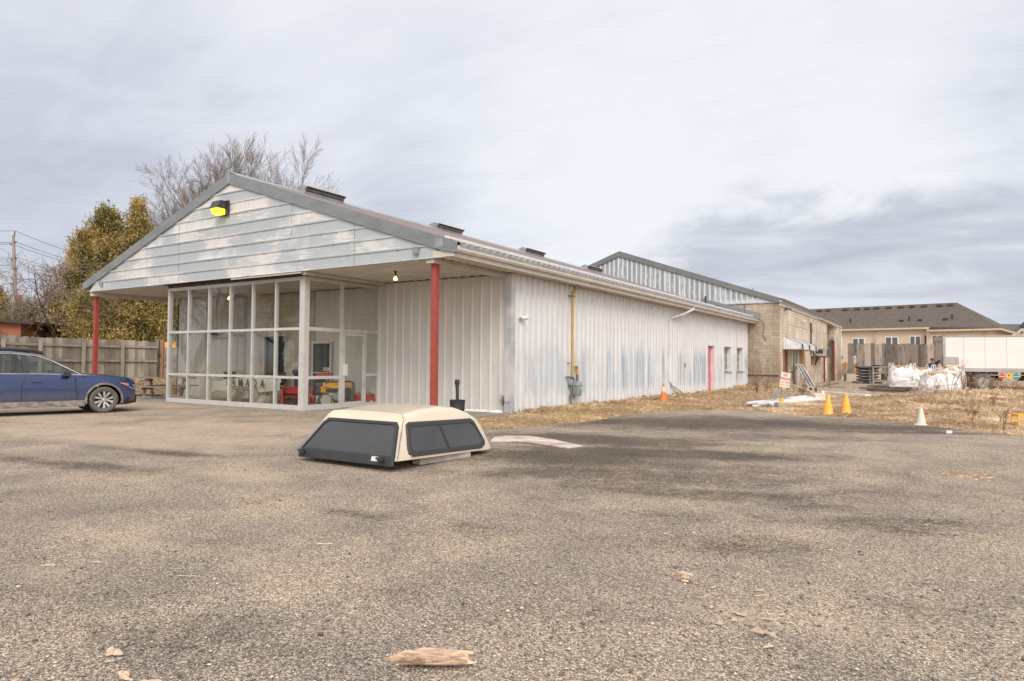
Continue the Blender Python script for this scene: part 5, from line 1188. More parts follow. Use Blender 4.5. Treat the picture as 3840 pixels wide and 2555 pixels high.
pf0 = D(3190, 1340, 62); MB().box(pf0.x-.22, pf0.x+.22, pf0.y-.1, pf0.y+.1, .4, 3.42).build('post', MT['barn'], BF)
MB().bar((pf0.x, pf0.y+.3, 2.75), (fB.x, fB.y+.2, 2.75), .1, .18).bar((pf0.x, pf0.y+.3, 1.3), (fB.x, fB.y+.2, 1.3), .1, .18).build('rail', MT['wood'], BF)
cw0, cw1 = D(3168, 1340, 60), D(3232, 1340, 60)
single(MB().bar((cw0.x, cw0.y, .33), (cw1.x, cw1.y, .33), .5, .66), 'concrete_barrier', MT['concrete'], 'pale concrete block wall at the foot of the plank fence', 'concrete block', bevel=.02)
cw0, cw1 = D(3262, 1340, 60.5), D(3420, 1340, 61)
single(MB().bar((cw0.x, cw0.y, .3), (cw1.x, cw1.y, .3), .5, .6), 'concrete_barrier', MT['concrete'], 'concrete barrier behind the work table and bulk bags', 'concrete block', bevel=.02)
cA, cB = D(3135, 1340, 66), D(3216, 1340, 67)
CG = thing('cedar_fence', 'new orange cedar fence between the workshop and the plank fence', 'fence', (cA.x, cA.y, 0), world=True)
o = plank_fence((cA.x, cA.y), (cB.x, cB.y), 0, 1.65, .18, .22, MT['cedarwood'], CG, 'boards', .01); del o['kind']
MB().bar((cA.x, cA.y-.05, 1.55), (cB.x, cB.y-.05, 1.55), .06, .12).bar((cA.x, cA.y-.05, .75), (cB.x, cB.y-.05, .75), .06, .12).build('rail', MT['cedarwood'], CG)
pm = cA.lerp(cB, .45); MB().box(pm.x-.08, pm.x+.08, pm.y-.18, pm.y-.02, 0, 1.75).build('post', MT['cedarwood'], CG)
# ---------------------------------------------------------------- box truck
tA = D(3537, 1340, 39); th = math.atan2(.208, .978)
TK = thing('box_truck', 'white box truck with hazard placards parked behind the tall dry grass', 'truck', (tA.x, tA.y, 0), th)
BZ0, BZ1, BL_, BW = 1.12, 3.14, 8.2, 2.35
def tx(px):
    a_ = Vector((math.cos(th), math.sin(th), 0)); n_ = Vector((a_.y, -a_.x, 0)); d = ray(px, 1400); t = (tA-CP).dot(n_)/d.dot(n_); return (CP+d*t-tA).dot(a_)
MB().box(.12, BL_, 0.02, BW-.02, BZ0+.18, BZ1-.03).build('box_body', MT['truckbox'], TK, bevel=.02)
MB().box(0, BL_, -.02, .0, BZ0, BZ0+.20).box(0, BL_, BW, BW+.02, BZ0, BZ0+.2).box(0, BL_+.02, -.012, BW+.012, BZ1-.03, BZ1+.03).build('edge_rail', MT['rail'], TK)
mb = MB().box(0, .12, 0, .14, BZ0, BZ1-.03).box(0, .12, BW-.14, BW, BZ0, BZ1-.03).box(0, .12, .14, BW-.14, BZ1-.25, BZ1-.03).build('rear_frame', MT['rail'], TK)
MB().box(.06, .10, .14, BW-.14, BZ0, BZ1-.25).build('rear_door', M('beige_door', (.50, .42, .34), .6), TK)
for x in (tx(3615), tx(3695), tx(3777), 6.6): MB().box(x, x+.012, .012, .0195, BZ0+.2, BZ1-.03).build('panel_seam', MT['rail'], TK)
MB().box(-.02, .03, .02, .13, 1.05, 2.2).build('door_post', MT['black'], TK); MB().box(-.03, -.02, .03, .12, 2.0, 2.22).build('warning_label', MT['yellow'], TK)
for y in (.2, .5, .8): MB().box(-.02, .06, y, y+.12, BZ1-.02, BZ1+.05).build('marker_light', MT['red'], TK)
MB().box(.0, .1, .02, .12, BZ1+.03, BZ1+.08).build('marker_light', MT['red'], TK)
MB().box(0.05, .75, -.03, -.021, 1.55, 1.95).build('side_plate', MT['rail'], TK)
MB().box(.2, BL_+1.5, .7, .95, .62, .9).box(.2, BL_+1.5, BW-.95, BW-.7, .62, .9).box(.2, BL_, .1, BW-.1, .95, 1.10).build('chassis', MT['black'], TK)
def wheel_truck(x, y):
    rot = Matrix.Rotation(math.pi/2, 4, 'X')
    wv = MB().lathe([(.28, -.13), (.42, -.15), (.50, -.11), (.515, 0), (.50, .11), (.42, .15), (.28, .13)], n=32, mtx=rot, caps=False).build('wheel', MT['tyre'], TK, smooth=True); wv.location = (x, y, .515)
    MB().lathe([(.30, .13), (.27, .10), (.25, .0), (.14, -.02), (.12, .06), (.0, .08)], n=28, mtx=rot).build('rim', MT['rail'], wv, smooth=True)
    MB().lathe([(.10, .02), (.09, .14), (.0, .16)], n=14, mtx=rot).build('hub', MT['palewood'], wv, smooth=True)
for x in (tx(3688), 7.6):
    for y in (.16, BW-.16): wheel_truck(x, y)
MB().box(tx(3632), tx(3632)+.05, .02, .6, .25, 1.1).build('mud_flap', MT['black'], TK)
x0_, x1_ = tx(3743), tx(3828)
pb = MB().prism([(x0_, .0, BZ0), (x0_, .0, .85), (x0_+.25, .0, .60), (x1_-.25, .0, .60), (x1_, .0, .85), (x1_, .0, BZ0)], (0, .03, 0)).build('placard_panel', MT['rail'], TK)
for i, (x, mt) in enumerate(((tx(3757.5), 'placr'), (tx(3783.5), 'placy'), (tx(3810.5), 'placg'))):
    o = MB().prism([(x-.185, -.012, .88), (x, -.012, .68), (x+.185, -.012, .88), (x, -.012, 1.08)], (0, .011, 0)).build('placard', MT[mt], pb)
    MB().prism([(x-.16, -.014, .87), (x-.14, -.014, .85), (x+.14, -.014, .85), (x+.16, -.014, .87), (x+.14, -.014, .89), (x-.14, -.014, .89)] if i != 1 else [(x-.05, -.014, .90), (x, -.014, .87), (x+.05, -.014, .90), (x+.02, -.014, .98), (x, -.014, 1.0)], (0, .001, 0)).build('placard_mark', MT['signw'] if i != 1 else MT['letter'], o)
mb = MB().hexa([(BL_+.15, .1, .55), (BL_+1.9, .15, .55), (BL_+1.9, BW-.15, .55), (BL_+.15, BW-.1, .55)], [(BL_+.15, .15, 2.6), (BL_+1.2, .2, 2.6), (BL_+1.2, BW-.2, 2.6), (BL_+.15, BW-.15, 2.6)])
cbm = mb.build('cab', MT['truckbox'], TK, bevel=.05); MB().add([(BL_+.4, .10, 1.5), (BL_+1.3, .12, 1.5), (BL_+1.1, .14, 2.3), (BL_+.4, .12, 2.3)], [(0, 1, 2, 3)]).build('cab_window', MT['darkglass'], TK)
# ---------------------------------------------------------------- person reaching for the truck door
def skin_person():
    base = D(3478, 1340, 40.2); R3 = Vector((math.cos(CTH), math.sin(CTH), 0)); F3 = Vector((-math.sin(CTH), math.cos(CTH), 0))
    P_ = thing('person', 'person in a navy jacket and cap reaching up to the tail of the white truck', 'person', (base.x, base.y, 0), CTH)
    # local x = towards the truck, z up, y away from the camera
    def skin(name, J, E_, mat, par, sub=1):
        me = bpy.data.meshes.new(name); me.from_pydata([j[:3] for j in J], E_, []); me.materials.append(mat)
        o = bpy.data.objects.new(name, me); COL.objects.link(o); s = o.modifiers.new('s', 'SKIN'); u = o.modifiers.new('u', 'SUBSURF'); u.levels = sub; u.render_levels = sub
        if not me.skin_vertices: me.attributes
        for v, j in zip(me.skin_vertices[0].data, J): v.radius = (j[3], j[4] if len(j) > 4 else j[3]); 
        me.skin_vertices[0].data[0].use_root = True
        dg = bpy.context.evaluated_depsgraph_get(); m2 = bpy.data.meshes.new_from_object(o.evaluated_get(dg)); o.modifiers.clear(); o.data = m2; m2.polygons.foreach_set('use_smooth', [True]*len(m2.polygons)); o.parent = par
        if not m2.materials: m2.materials.append(mat)
        return o
    J = [(-.10, 0, .95, .15, .12), (-.04, 0, 1.12, .16, .12), (.06, 0, 1.32, .18, .13), (.14, 0, 1.48, .16, .11), (.20, 0, 1.58, .06), (.25, 0, 1.68, .07, .075), (.27, 0, 1.78, .085, .09), (.26, 0, 1.86, .06),
         (.16, -.17, 1.47, .075), (.42, -.20, 1.60, .055), (.62, -.18, 1.76, .042), (.70, -.17, 1.82, .035),
         (.14, .17, 1.46, .075), (.34, .20, 1.30, .055), (.50, .18, 1.42, .042), (.58, .17, 1.46, .034),
         (-.12, -.10, .88, .10), (-.16, -.12, .48, .07), (-.24, -.13, .08, .05), (-.12, -.14, .04, .04), (-.12, .10, .88, .10), (.02, .12, .48, .07), (.02, .13, .08, .05), (.14, .13, .04, .04)]
    E_ = [(0, 1), (1, 2), (2, 3), (3, 4), (4, 5), (5, 6), (6, 7), (3, 8), (8, 9), (9, 10), (10, 11), (3, 12), (12, 13), (13, 14), (14, 15), (0, 16), (16, 17), (17, 18), (18, 19), (0, 20), (20, 21), (21, 22), (22, 23)]
    if not hasattr(bpy.types, 'MeshSkinVertexLayer'): return
    bpy.data.meshes
    body = skin('body', J, E_, MT['skin'], P_)
    skin('jacket', [(j[0], j[1], j[2], j[3]+.018, (j[4] if len(j) > 4 else j[3])+.018) for j in J[:4]]+[(.19, 0, 1.55, .075)]+[(j[0], j[1], j[2], j[3]+.018) for j in (J[8], J[9], J[10], J[12], J[13], J[14])], [(0, 1), (1, 2), (2, 3), (3, 4), (3, 5), (5, 6), (6, 7), (3, 8), (8, 9), (9, 10)], MT['denim'], P_)
    skin('trousers', [(-.10, 0, .98, .165, .14), (-.12, -.10, .86, .115), (-.16, -.12, .48, .085), (-.24, -.13, .10, .065), (-.12, .10, .86, .115), (.02, .12, .48, .085), (.02, .13, .10, .065)], [(0, 1), (1, 2), (2, 3), (0, 4), (4, 5), (5, 6)], MT['cloth'], P_)
    MB().lathe([(.0, .10), (.06, .09), (.098, .04), (.104, -.01), (.10, -.02)], c=(.262, 0, 1.80), n=16).hexa([(.33, -.07, 1.785), (.44, -.05, 1.77), (.44, .05, 1.77), (.33, .07, 1.785)], [(.33, -.07, 1.80), (.44, -.05, 1.78), (.44, .05, 1.78), (.33, .07, 1.80)]).build('cap', MT['hair'], P_, smooth=True)
    MB().lathe([(0, -.02), (.014, -.01), (.012, .012), (0, .02)], c=(.365, 0, 1.745), n=8).box(.335, .345, -.04, -.02, 1.757, 1.767).box(.335, .345, .02, .04, 1.757, 1.767).build('face_features', MT['skin'], P_, smooth=True)
    for (cx, cy, cz), sg in (((.70, -.17, 1.82), 1), ((.58, .17, 1.46), 1)):
        hm = MB().tube([(cx-.03, cy, cz-.02), (cx+.02, cy, cz+.01), (cx+.06, cy, cz+.02)], [.03, .036, .034], 8)
        for k in range(4):
            yy = cy-.027+.018*k; ln = (.055, .068, .064, .05)[k]; hm.tube([(cx+.05, yy, cz+.02), (cx+.05+ln*.6, yy, cz+.035), (cx+.05+ln, yy, cz+.02), (cx+.04+ln, yy, cz+.0)], [.010, .009, .008, .007], 6)
        hm.tube([(cx, cy-.03, cz), (cx+.03, cy-.055, cz+.01), (cx+.06, cy-.055, cz+.02)], [.012, .010, .008], 6)
        hm.build('glove', MT['black'], P_, smooth=True)
skin_person()
# ---------------------------------------------------------------- townhouses
def cam_y(px, py, D_): return D(px, py, D_)
T0, T1 = D(3045, 1236, 89.5), D(3762, 1236, 75.5)
tdir = (T1-T0); tdir.z = 0; TL = tdir.length; ta = math.atan2(tdir.y, tdir.x)
TH = thing('townhouse_row', 'long tan townhouse row with a brown shingle roof behind the plank fence', 'house', (T0.x, T0.y, 0), ta)
EH, RH, DP = 6.05, 9.35, 14.
s2 = 14.9*1.0
def on_th(px, yy):
    a_ = Vector((math.cos(ta), math.sin(ta), 0)); n_ = Vector((-a_.y, a_.x, 0)); o_ = T0+n_*yy; d = ray(px, 1300); t = (o_-CP).dot(n_)/d.dot(n_); return (CP+d*t-o_).dot(a_)
xs2 = on_th(3485, 0)   # where the eave steps down
MB().box(-6, xs2-.1, 0, DP, 0, EH).box(xs2-.1, TL-.9, -.9, DP, 0, EH-.35).build('wall', MT['siding'], TH)
mb = MB(); e0 = EH; xr = on_th(3590, DP/2)
mb.add([(-7, -.5, EH-.05), (xs2+.2, -.5, EH-.05), (xs2+.2, -1.45, EH-.42), (TL, -1.45, EH-.42), (TL, DP+1, EH-.42), (-7, DP+1, EH-.42), (-7, DP/2, RH), (xr, DP/2, RH)], [(0, 1, 7, 6), (1, 2, 3, 7), (3, 4, 7), (4, 5, 6, 7), (5, 0, 6), (0, 5, 4, 3, 2, 1)])
rf3 = mb.build('roof', MT['throof'], TH)
MB().box(-7, xs2+.15, -.62, -.5, EH-.28, EH-.06).box(xs2+.2, TL-.0, -1.56, -1.45, EH-.64, EH-.43).box(xs2+.05, xs2+.2, -1.5, -.5, EH-.6, EH-.1).box(TL-.12, TL, -1.45, DP, EH-.64, EH-.43).box(-7, xs2, -.5, 0, EH-.30, EH-.25).box(xs2+.2, TL-.12, -1.45, -.9, EH-.66, EH-.62).build('eaves_trim', MT['fascia'], TH)
def px2x(px): return on_th(px, 0.)
def win(xa, xb, z0, z1, y=0., split=True):
    a, b_ = px2x(xa), px2x(xb); f = MB().box(a-.12, b_+.12, y-.06, y-.0, z0-.12, z1+.12).build('window', MT['vinylwhite'], TH)
    m_ = (a+b_)/2
    for p_, q_ in (((a, m_-.07), (m_+.07, b_)) if split else ((a, b_),)): MB().box(p_, q_, y-.075, y-.061, z0, z1).build('pane', MT['curtain'], f)
win(3200, 3240, 2.6, 4.75); win(3323, 3366, 2.6, 4.85); win(3415, 3450, 3.55, 4.9); win(3504, 3540, 3.4, 4.9, -.9); win(3606, 3655, 3.4, 4.9, -.9); win(3156, 3174, -.2, 1.6); win(3143, 3155, 3.7, 5.0)
MB().box(px2x(3467), px2x(3488), -.02, .3, 1.8, 5.0).build('passage', MT['darkwood'], TH)
for px in (3280, 3285): x = px2x(px); MB().box(x-.08, x+.05, -.15, -.03, .5, EH-.25).build('downspout', MT['fascia'], TH)
x = px2x(3718); MB().tube([(TL-.9, -1.3, EH-.6), (TL-1.6, -1.0, EH-1.0), (TL-1.65, -.98, .2)], .07, 5).build('downspout', MT['fascia'], TH)
lt_ = MB().box(px2x(3155)-.1, px2x(3155)+.12, -.2, -.0, 2.2, 2.6).build('wall_light', MT['black'], TH)
for px in (3075, 3108, 3173, 3217, 3254, 3289, 3335, 3381, 3422, 3467, 3526, 3567):
    x = on_th(px, DP/2-.9)
    yy = DP/2-.9; zz_ = EH+(RH-EH)*(yy+.5)/(DP/2+.5); MB().box(x-.32, x+.32, yy-.35, yy+.2, zz_-.05, zz_+.18).build('roof_vent', MT['darkwood'], rf3)
for px, py in ((3177, .8), (3402, .8), (3568, .3)):
    x = px2x(px)*.99; yy = 1.6; zz_ = EH+(RH-EH)*(yy+.5)/(DP/2+.5); MB().tube([(x, yy, zz_-.1), (x, yy, zz_+.55)], .10, 6).build('vent_pipe', MT['black'], rf3)
for px in (3370, 3440, 3536):
    x = px2x(px); yy = 1.5; zz_ = EH+(RH-EH)*(yy+.5)/(DP/2+.5); MB().box(x-.22, x+.22, yy-.2, yy+.15, zz_-.05, zz_+.15).build('roof_vent', MT['black'], rf3)
# grey-roofed house beyond
q0, q1 = D(3690, 1300, 118), D(3990, 1300, 118); qd = q1-q0; qa = math.atan2(qd.y, qd.x); QL = math.hypot(qd.x, qd.y)
GH = thing('grey_roofed_house', 'house with slate grey roofs and a timber-trussed gable above the truck', 'house', (q0.x, q0.y, 0), qa)
MB().box(0, QL, 0, 10, 0, 5.4).build('wall', MT['siding'], GH)
MB().add([(-1, -.6, 5.2), (QL, -.6, 5.2), (QL, 5, 9.1), (1.5, 5, 9.1), (-1, 10.6, 5.2), (QL, 10.6, 5.2)], [(0, 1, 2, 3), (0, 3, 4), (3, 2, 5, 4), (1, 5, 2)]).build('roof', MT['greyroof'], GH)
gx = QL*(3803-3690)/300
MB().add([(gx-3.9, -1.6, 5.1), (gx+3.9, -1.6, 5.1), (gx, -1.6, 7.6)], [(0, 1, 2)]).box(gx-3.4, gx+3.4, -1.55, 0, 0, 5.1).build('gable_wall', MT['siding'], GH)
MB().hexa([(gx-4.5, -2.0, 4.75), (gx-4.5, 3, 4.75), (gx, 5, 7.75), (gx, -2.0, 7.75)], [(gx-4.5, -2.0, 4.95), (gx-4.5, 3, 4.95), (gx, 5, 7.95), (gx, -2.0, 7.95)]).hexa([(gx, -2.0, 7.75), (gx, 5, 7.75), (gx+4.5, 3, 4.75), (gx+4.5, -2.0, 4.75)], [(gx, -2.0, 7.95), (gx, 5, 7.95), (gx+4.5, 3, 4.95), (gx+4.5, -2.0, 4.95)]).build('gable_roof', MT['greyroof'], GH)
MB().bar((gx-4.5, -2.05, 4.85), (gx, -2.05, 7.80), .1, .32).bar((gx+4.5, -2.05, 4.85), (gx, -2.05, 7.80), .1, .32).bar((gx-2.4, -2.05, 5.9), (gx+2.4, -2.05, 5.9), .1, .3).bar((gx, -2.05, 5.8), (gx, -2.05, 7.6), .3, .1).bar((gx-1., -2.05, 6.), (gx-.05, -2.05, 6.9), .1, .22).bar((gx+1., -2.05, 6.), (gx+.05, -2.05, 6.9), .1, .22).build('gable_truss', MT['fascia'], GH)
# second grey roof further right
MB().hexa([(QL*.62, -1, 5.4), (QL+6, -1, 5.4), (QL+6, 8, 5.4), (QL*.62, 8, 5.4)], [(QL*.70, 3.4, 9.5), (QL+6, 3.4, 9.5), (QL+6, 3.6, 9.5), (QL*.70, 3.6, 9.5)]).build('cross_roof', MT['greyroof'], GH)
# ---------------------------------------------------------------- left: fence, sheds, pole
FP = [D(-260, 1340, 24.5), D(-120, 1340, 25.8), D(10, 1340, 27.2), D(149, 1340, 28.8), D(312, 1340, 30.6), D(458, 1340, 32.2), D(590, 1340, 33.2)]
LF = thing('board_fence', 'weathered grey board fence with posts and rails behind the blue car', 'fence', (FP[3].x, FP[3].y, H(FP[3].x, FP[3].y)), world=True)
zf = 2.36
for i in range(len(FP)-1):
    a, b_ = FP[i], FP[i+1]; d = (b_-a).normalized(); nrm = Vector((d.y, -d.x, 0))
    back = -nrm*.06
    gz = min(H(a.x, a.y), H(b_.x, b_.y)); s = 0; L = math.hypot(b_.x-a.x, b_.y-a.y); mb = MB(); d2 = Vector((d.x, d.y, 0)).normalized()
    while s < L-.02:
        w_ = min(random.uniform(.12, .16), L-s); p = a+d2*(s+w_/2)+back; tz = zf-.03*(i == 5)*s+random.uniform(-.03, .03)
        mb.box(-w_/2+.003, w_/2-.003, -.011+random.uniform(-.006, .006), .011, gz-.05-p.z, tz-p.z, Matrix.Translation(p) @ Matrix.Rotation(math.atan2(d.y, d.x), 4, 'Z')); s += w_
    mb.build('board_panel', MT['fence'], LF)
    for z in (zf-.30, (zf+gz)/2-.02): MB().bar((a.x, a.y, z), (b_.x, b_.y, z-.02), .05, .10).build('rail', MT['fence'], LF)
    MB().bar((a.x, a.y, gz+.08), (b_.x, b_.y, gz+.08), .05, .16).build('kick_board', MT['fence'], LF)
for p in FP[:-1]:
    M4 = Matrix.Translation((p.x+nrm.x*.06, p.y+nrm.y*.06, 0)) @ Matrix.Rotation(math.atan2(d.y, d.x), 4, 'Z'); MB().box(-.07, .07, -.07, .07, H(p.x, p.y)-.1, zf-.12, M4).build('post', MT['fence'], LF)
p = D(606, 1340, 33.6)
GT = thing('gate_post', 'orange-brown gate post at the right end of the weathered fence', 'post', (p.x, p.y, H(p.x, p.y)), CTH)
MB().box(-.05, .10, -.07, .07, 0, 2.0).build('post', M('tan_post', (.36, .20, .11), .8, c2=(.28, .15, .08), sc=3.), GT); MB().box(-.28, -.10, -.08, .06, 0, 2.02).build('post', MT['barn'], GT); MB().box(-.12, .0, -.12, -.07, 1.18, 1.24).build('latch', MT['black'], GT)
p = D(640, 1340, 36); dg_ = thing('old_gate', 'old dark plank gate with a yellow notice left of the glazed entrance', 'gate', (p.x, p.y, H(p.x, p.y)), CTH)
mb = MB()
for k in range(10): mb.box(-.75+k*.16, -.60+k*.16, -.02, .02, 0.05, 1.9)
mb.build('planks', MT['barn'], dg_); MB().bar((-.75, -.05, .3), (.8, -.05, 1.6), .04, .1).box(-.75, .85, -.06, -.02, .95, 1.05).build('brace', MT['wood'], dg_)
MB().box(-.35, .3, -.07, -.03, 1.62, 1.92).build('notice', MT['yellow'], dg_)
# brown shed
sr = D(76, 1300, 35); SD = thing('brown_shed', 'peeling orange-brown shed behind the weathered fence at the left edge', 'shed', (sr.x, sr.y, 0), CTH+.25)
zrf = D(76, 1213, 35).z
MB().box(-5, 0, 0, 4, .3, zrf).build('wall', MT['shed'], SD)
MB().hexa([(-5.5, -.35, zrf+.30), (.72, -.35, zrf-.06), (.72, 4.3, zrf-.06), (-5.5, 4.3, zrf+.30)], [(-5.5, -.35, zrf+.62), (.72, -.35, zrf+.1), (.72, 4.3, zrf+.1), (-5.5, 4.3, zrf+.62)]).build('roof', M('dark_brown_roof', (.055, .035, .03), .7), SD)
MB().tube([(.6, -.3, zrf-.02), (.55, -.3, zrf-.2), (.1, -.1, zrf-.42), (.05, -.1, zrf-1.4)], .035, 6).build('downspout', MT['black'], SD)
mr = D(95, 1300, 58); MH = thing('mint_house', 'corner of a pale mint house with a grey roof behind the brown shed', 'house', (mr.x, mr.y, 0), CTH+.1)
zt_ = D(95, 1222, 58).z; MB().box(-3.5, 0, 0, 4, .3, zt_).build('wall', MT['mint'], MH); MB().hexa([(-3.8, -.3, zt_), (.3, -.3, zt_), (.3, 4.3, zt_), (-3.8, 4.3, zt_)], [(-3.8, 1.8, zt_+.55), (.0, 1.8, zt_+.55), (.0, 2.2, zt_+.55), (-3.8, 2.2, zt_+.55)]).build('roof', MT['zinc'], MH)
MB().box(-.42, -.12, -.03, .0, zt_-1.9, zt_-.3).build('window', MT['vinylwhite'], MH); MB().box(-.38, -.30, -.04, -.031, zt_-1.8, zt_-.4).box(-.26, -.16, -.04, -.031, zt_-1.8, zt_-.4).build('pane', MT['darkglass'], MH) if False else None
# pole and wires
pb_, pt_ = D(55, 1340, 70), D(50, 883, 70)
UP = thing('utility_pole', 'grey wooden utility pole with insulators and a transformer at the left edge', 'utility pole', (pb_.x, pb_.y, 0), world=True)
MB().tube([(pb_.x, pb_.y, 0), (pb_.x, pb_.y, 6), tuple(pt_)], [.22, .20, .13], 10).build('pole', MT['polewood'], UP, smooth=True)
MB().tube([tuple(D(55, 885, 69.9)), tuple(D(55, 868, 69.9))], .06, 6).build('pole_top_pin', MT['darkwood'], UP)
ins = ((36, 914), (62, 907), (42, 972), (62, 968), (62, 1006), (42, 1040), (62, 1034), (42, 1063))
for x, y in ins: MB().tube([tuple(D(50, y+8, 70)), tuple(D(x, y, 70))], .07, 6).build('insulator', MT['darkwood'], UP)
c1 = D(70, 1128, 69.8); MB().lathe([(.0, .62), (.26, .6), (.3, .55), (.3, -.5), (.24, -.6)], c=tuple(c1), n=16).build('transformer', M('transformer_grey', (.12, .08, .07), .5, c2=(.35, .13, .08), sc=1.5), UP, smooth=True)
for x, y in ((40, 1170), (66, 1172), (62, 1160), (70, 1178)): MB().tube([tuple(D(52, y+2, 70)), tuple(D(x, y, 70))], .05, 5).build('bracket', MT['darkwood'], UP)
for i, (ya, yp, yr_, dx) in enumerate(((840, 866, 1010, 56), (893, 909, 1025, 62), (905, 915, 1035, 42), (953, 966, 1040, 62), (962, 972, 1050, 42), (993, 1005, 1080, 62), (1026, 1036, 1110, 62), (1032, 1040, 1120, 42), (1058, 1063, 1130, 42))):
    L_, Pm, R_ = D(-700, ya-60, 74), D(dx, yp, 70), D(620, yr_, 92)
    pts = [L_.lerp(Pm, t)-Vector((0, 0, 4*.8*t*(1-t))) for t in np.linspace(0, 1, 10)]+[Pm.lerp(R_, t)-Vector((0, 0, 4*.9*t*(1-t))) for t in np.linspace(0, 1, 14)[1:]]
    mb = MB().tube(pts, .016 if i not in (0, 1, 2) else .022, 4); single(mb, 'power_line', MT['blackmetal'], ('thick uppermost wire running over the top of the utility pole', 'wire on the upper right insulator of the utility pole', 'wire on the upper left insulator of the utility pole')[i] if i < 3 else 'thin wire strung along the middle insulators of the utility pole', 'wire', 'wires on the utility pole')
# ---------------------------------------------------------------- things inside the glazed entrance
def spot(px, py, z=.03): g = G(px, py, z); return Vector((g.x, g.y, z))
bn0, bn1 = Vector((6.45, 1.75, 0)), Vector((9.3, 1.15, 0))
def onp(px, py, a=bn0, b_=bn1):
    n = Vector((b_.y-a.y, -(b_.x-a.x), 0)); d = ray(px, py); t = (a-CP).dot(n)/d.dot(n); return CP+d*t
BN = thing('canvas_banner', 'grey canvas banner lettered LAMADA WOOD PRODUCTS inside the entrance', 'banner', tuple(onp(920, 1450)), world=True)
rows = []
for j in range(6):
    rows.append([onp(782+ (1052-782)*i/16, [1430, 1420, 1417, 1419, 1420][min(4, i//4)]+(1463+3*math.sin(i*.7)+(6 if i > 10 else 0)-1420)*j/5)+Vector((0, .03*math.sin(i*1.3+j*.8), 0)) for i in range(17)])
MB().grid(rows).build('sheet', MT['sheet'], BN, smooth=True)
rt = (bn1-bn0).normalized(); nb = Vector((rt.y, -rt.x, 0))
for s_, px, py, sz, bd in (('LAMADA', 923, 1437, .36, .008), ('WOOD PRODUCTS', 920, 1458, .165, .005)):
    o = onp(px, py)+nb*.06; t_ = text_mb(s_, sz, o, rt, (0, 0, 1), bold=bd, font_w=1.2, space=2.05 if sz > .2 else 1.25); t_.build('lettering', MT['letter'], BN)
# folding table holding the banner
tb_ = spot(920, 1500); 
TBL = thing('folding_table', 'folding table behind the canvas banner inside the entrance', 'table', (7.7, 1.95, .03), -.2)
MB().box(-1.2, 1.2, -.3, .3, .70, .74).build('top', MT['wheelwhite'], TBL)
for x in (-1., 1.):
    for y in (-.22, .22): MB().tube([(x, y, 0), (x, y, .7)], .014, 6).build('leg', MT['blackmetal'], TBL)
def chair(loc, rot, label):
    C_ = thing('office_chair', label, 'chair', loc, rot, 'dark chairs inside the entrance')
    MB().box(-.22, .22, -.22, .22, .43, .49).build('seat', MT['black'], C_, bevel=.02)
    MB().box(-.21, .21, .2, .24, .62, 1.0).build('backrest', MT['black'], C_, bevel=.03)
    for x in (-.2, .2):
        for y in (-.19, .19): MB().tube([(x, y, .43), (x*1.15, y*1.15, 0)], .012, 5).build('leg', MT['blackmetal'], C_)
    MB().tube([(-.17, .2, .45), (-.17, .23, .8)], .012, 5).tube([(.17, .2, .45), (.17, .23, .8)], .012, 5).build('back_frame', MT['blackmetal'], C_)
chair((5.75, 2.35, .03), 1.2, 'dark chair seen edge-on left of the canvas banner')
chair((7.75, 2.75, .03), .2, 'dark chair behind the middle of the canvas banner')
# wrapped roll and clear bag
lg = spot(838, 1508); mb = MB(); r_ = []
for i in range(9):
    t = i/8; r_.append([(lg.x-.45+.9*t, lg.y+.25*t+.19*(1+.04*math.sin(k+i))*math.cos(2*math.pi*k/16)*.9, .03+.19+.19*(1+.05*math.sin(k*2+i))*math.sin(2*math.pi*k/16)) for k in range(16)])
mb.grid(r_, cyc=True).add(r_[0], [tuple(range(16))]).add(r_[-1], [tuple(range(16))[::-1]]); single(mb, 'wrapped_roll', M('grey_wrap', (.36, .31, .25), .7, c2=(.24, .18, .13), sc=4.), 'dirty wrapped roll lying on the entrance floor left of the lettering', 'roll', smooth=True)
pbg = spot(990, 1524); mb = MB(); r_ = []
for j in range(9):
    t = j/8; R_ = .30*math.sin(math.pi*min(.96, t*.62+.30))**.8*(1 if t < .75 else (1-t)*3+.25)
    r_.append([(R_*(1+.12*math.sin(k*2.3+j)+.08*math.sin(k*5-j*2))*math.cos(2*math.pi*k/20), R_*(1+.1*math.sin(k*3.1+j))*math.sin(2*math.pi*k/20), .36*t) for k in range(20)])
mb.grid(r_, cyc=True).add(r_[0], [tuple(range(20))[::-1]]).add(r_[-1], [tuple(range(20))])
single(mb, 'plastic_bag', M('clear_bag', (.40, .37, .32), .25, c2=(.26, .24, .21), sc=7., bm=.5), 'tied translucent plastic bag on the entrance floor', 'plastic bag', loc=pbg, smooth=True)
# snow blower
sb = spot(1100, 1532)+_F*.38; SBL = thing('snow_blower', 'red snow blower with a grey wheel inside the entrance corner', 'snow blower', sb, CTH+.25)
MB().box(-.42, .42, .0, .03, .42, .62).box(-.45, -.40, -.25, .30, .02, .62).box(.28, .33, -.25, .30, .02, .62).box(-.40, .28, -.02, .30, .58, .62).box(-.40, .28, .25, .30, .02, .58).build('auger_housing', MT['red'], SBL)
sp_ = MB().tube([(-.4, 0, .2), (.28, 0, .2)], .04, 8)
for k in range(10): a = k*1.1; x = -.36+.065*k; sp_.bar((x, 0, .2), (x+.03, .16*math.cos(a), .2+.16*math.sin(a)), .06, .02)
sp_.build('auger', MT['black'], SBL)
MB().box(.34, .52, .1, .6, .12, .36).build('gearbox', MT['red'], SBL, bevel=.05)
MB().box(.15, .85, .45, .95, .38, .72).box(.3, .5, .3, .5, .5, .9).build('engine', MT['blackmetal'], SBL, bevel=.04)
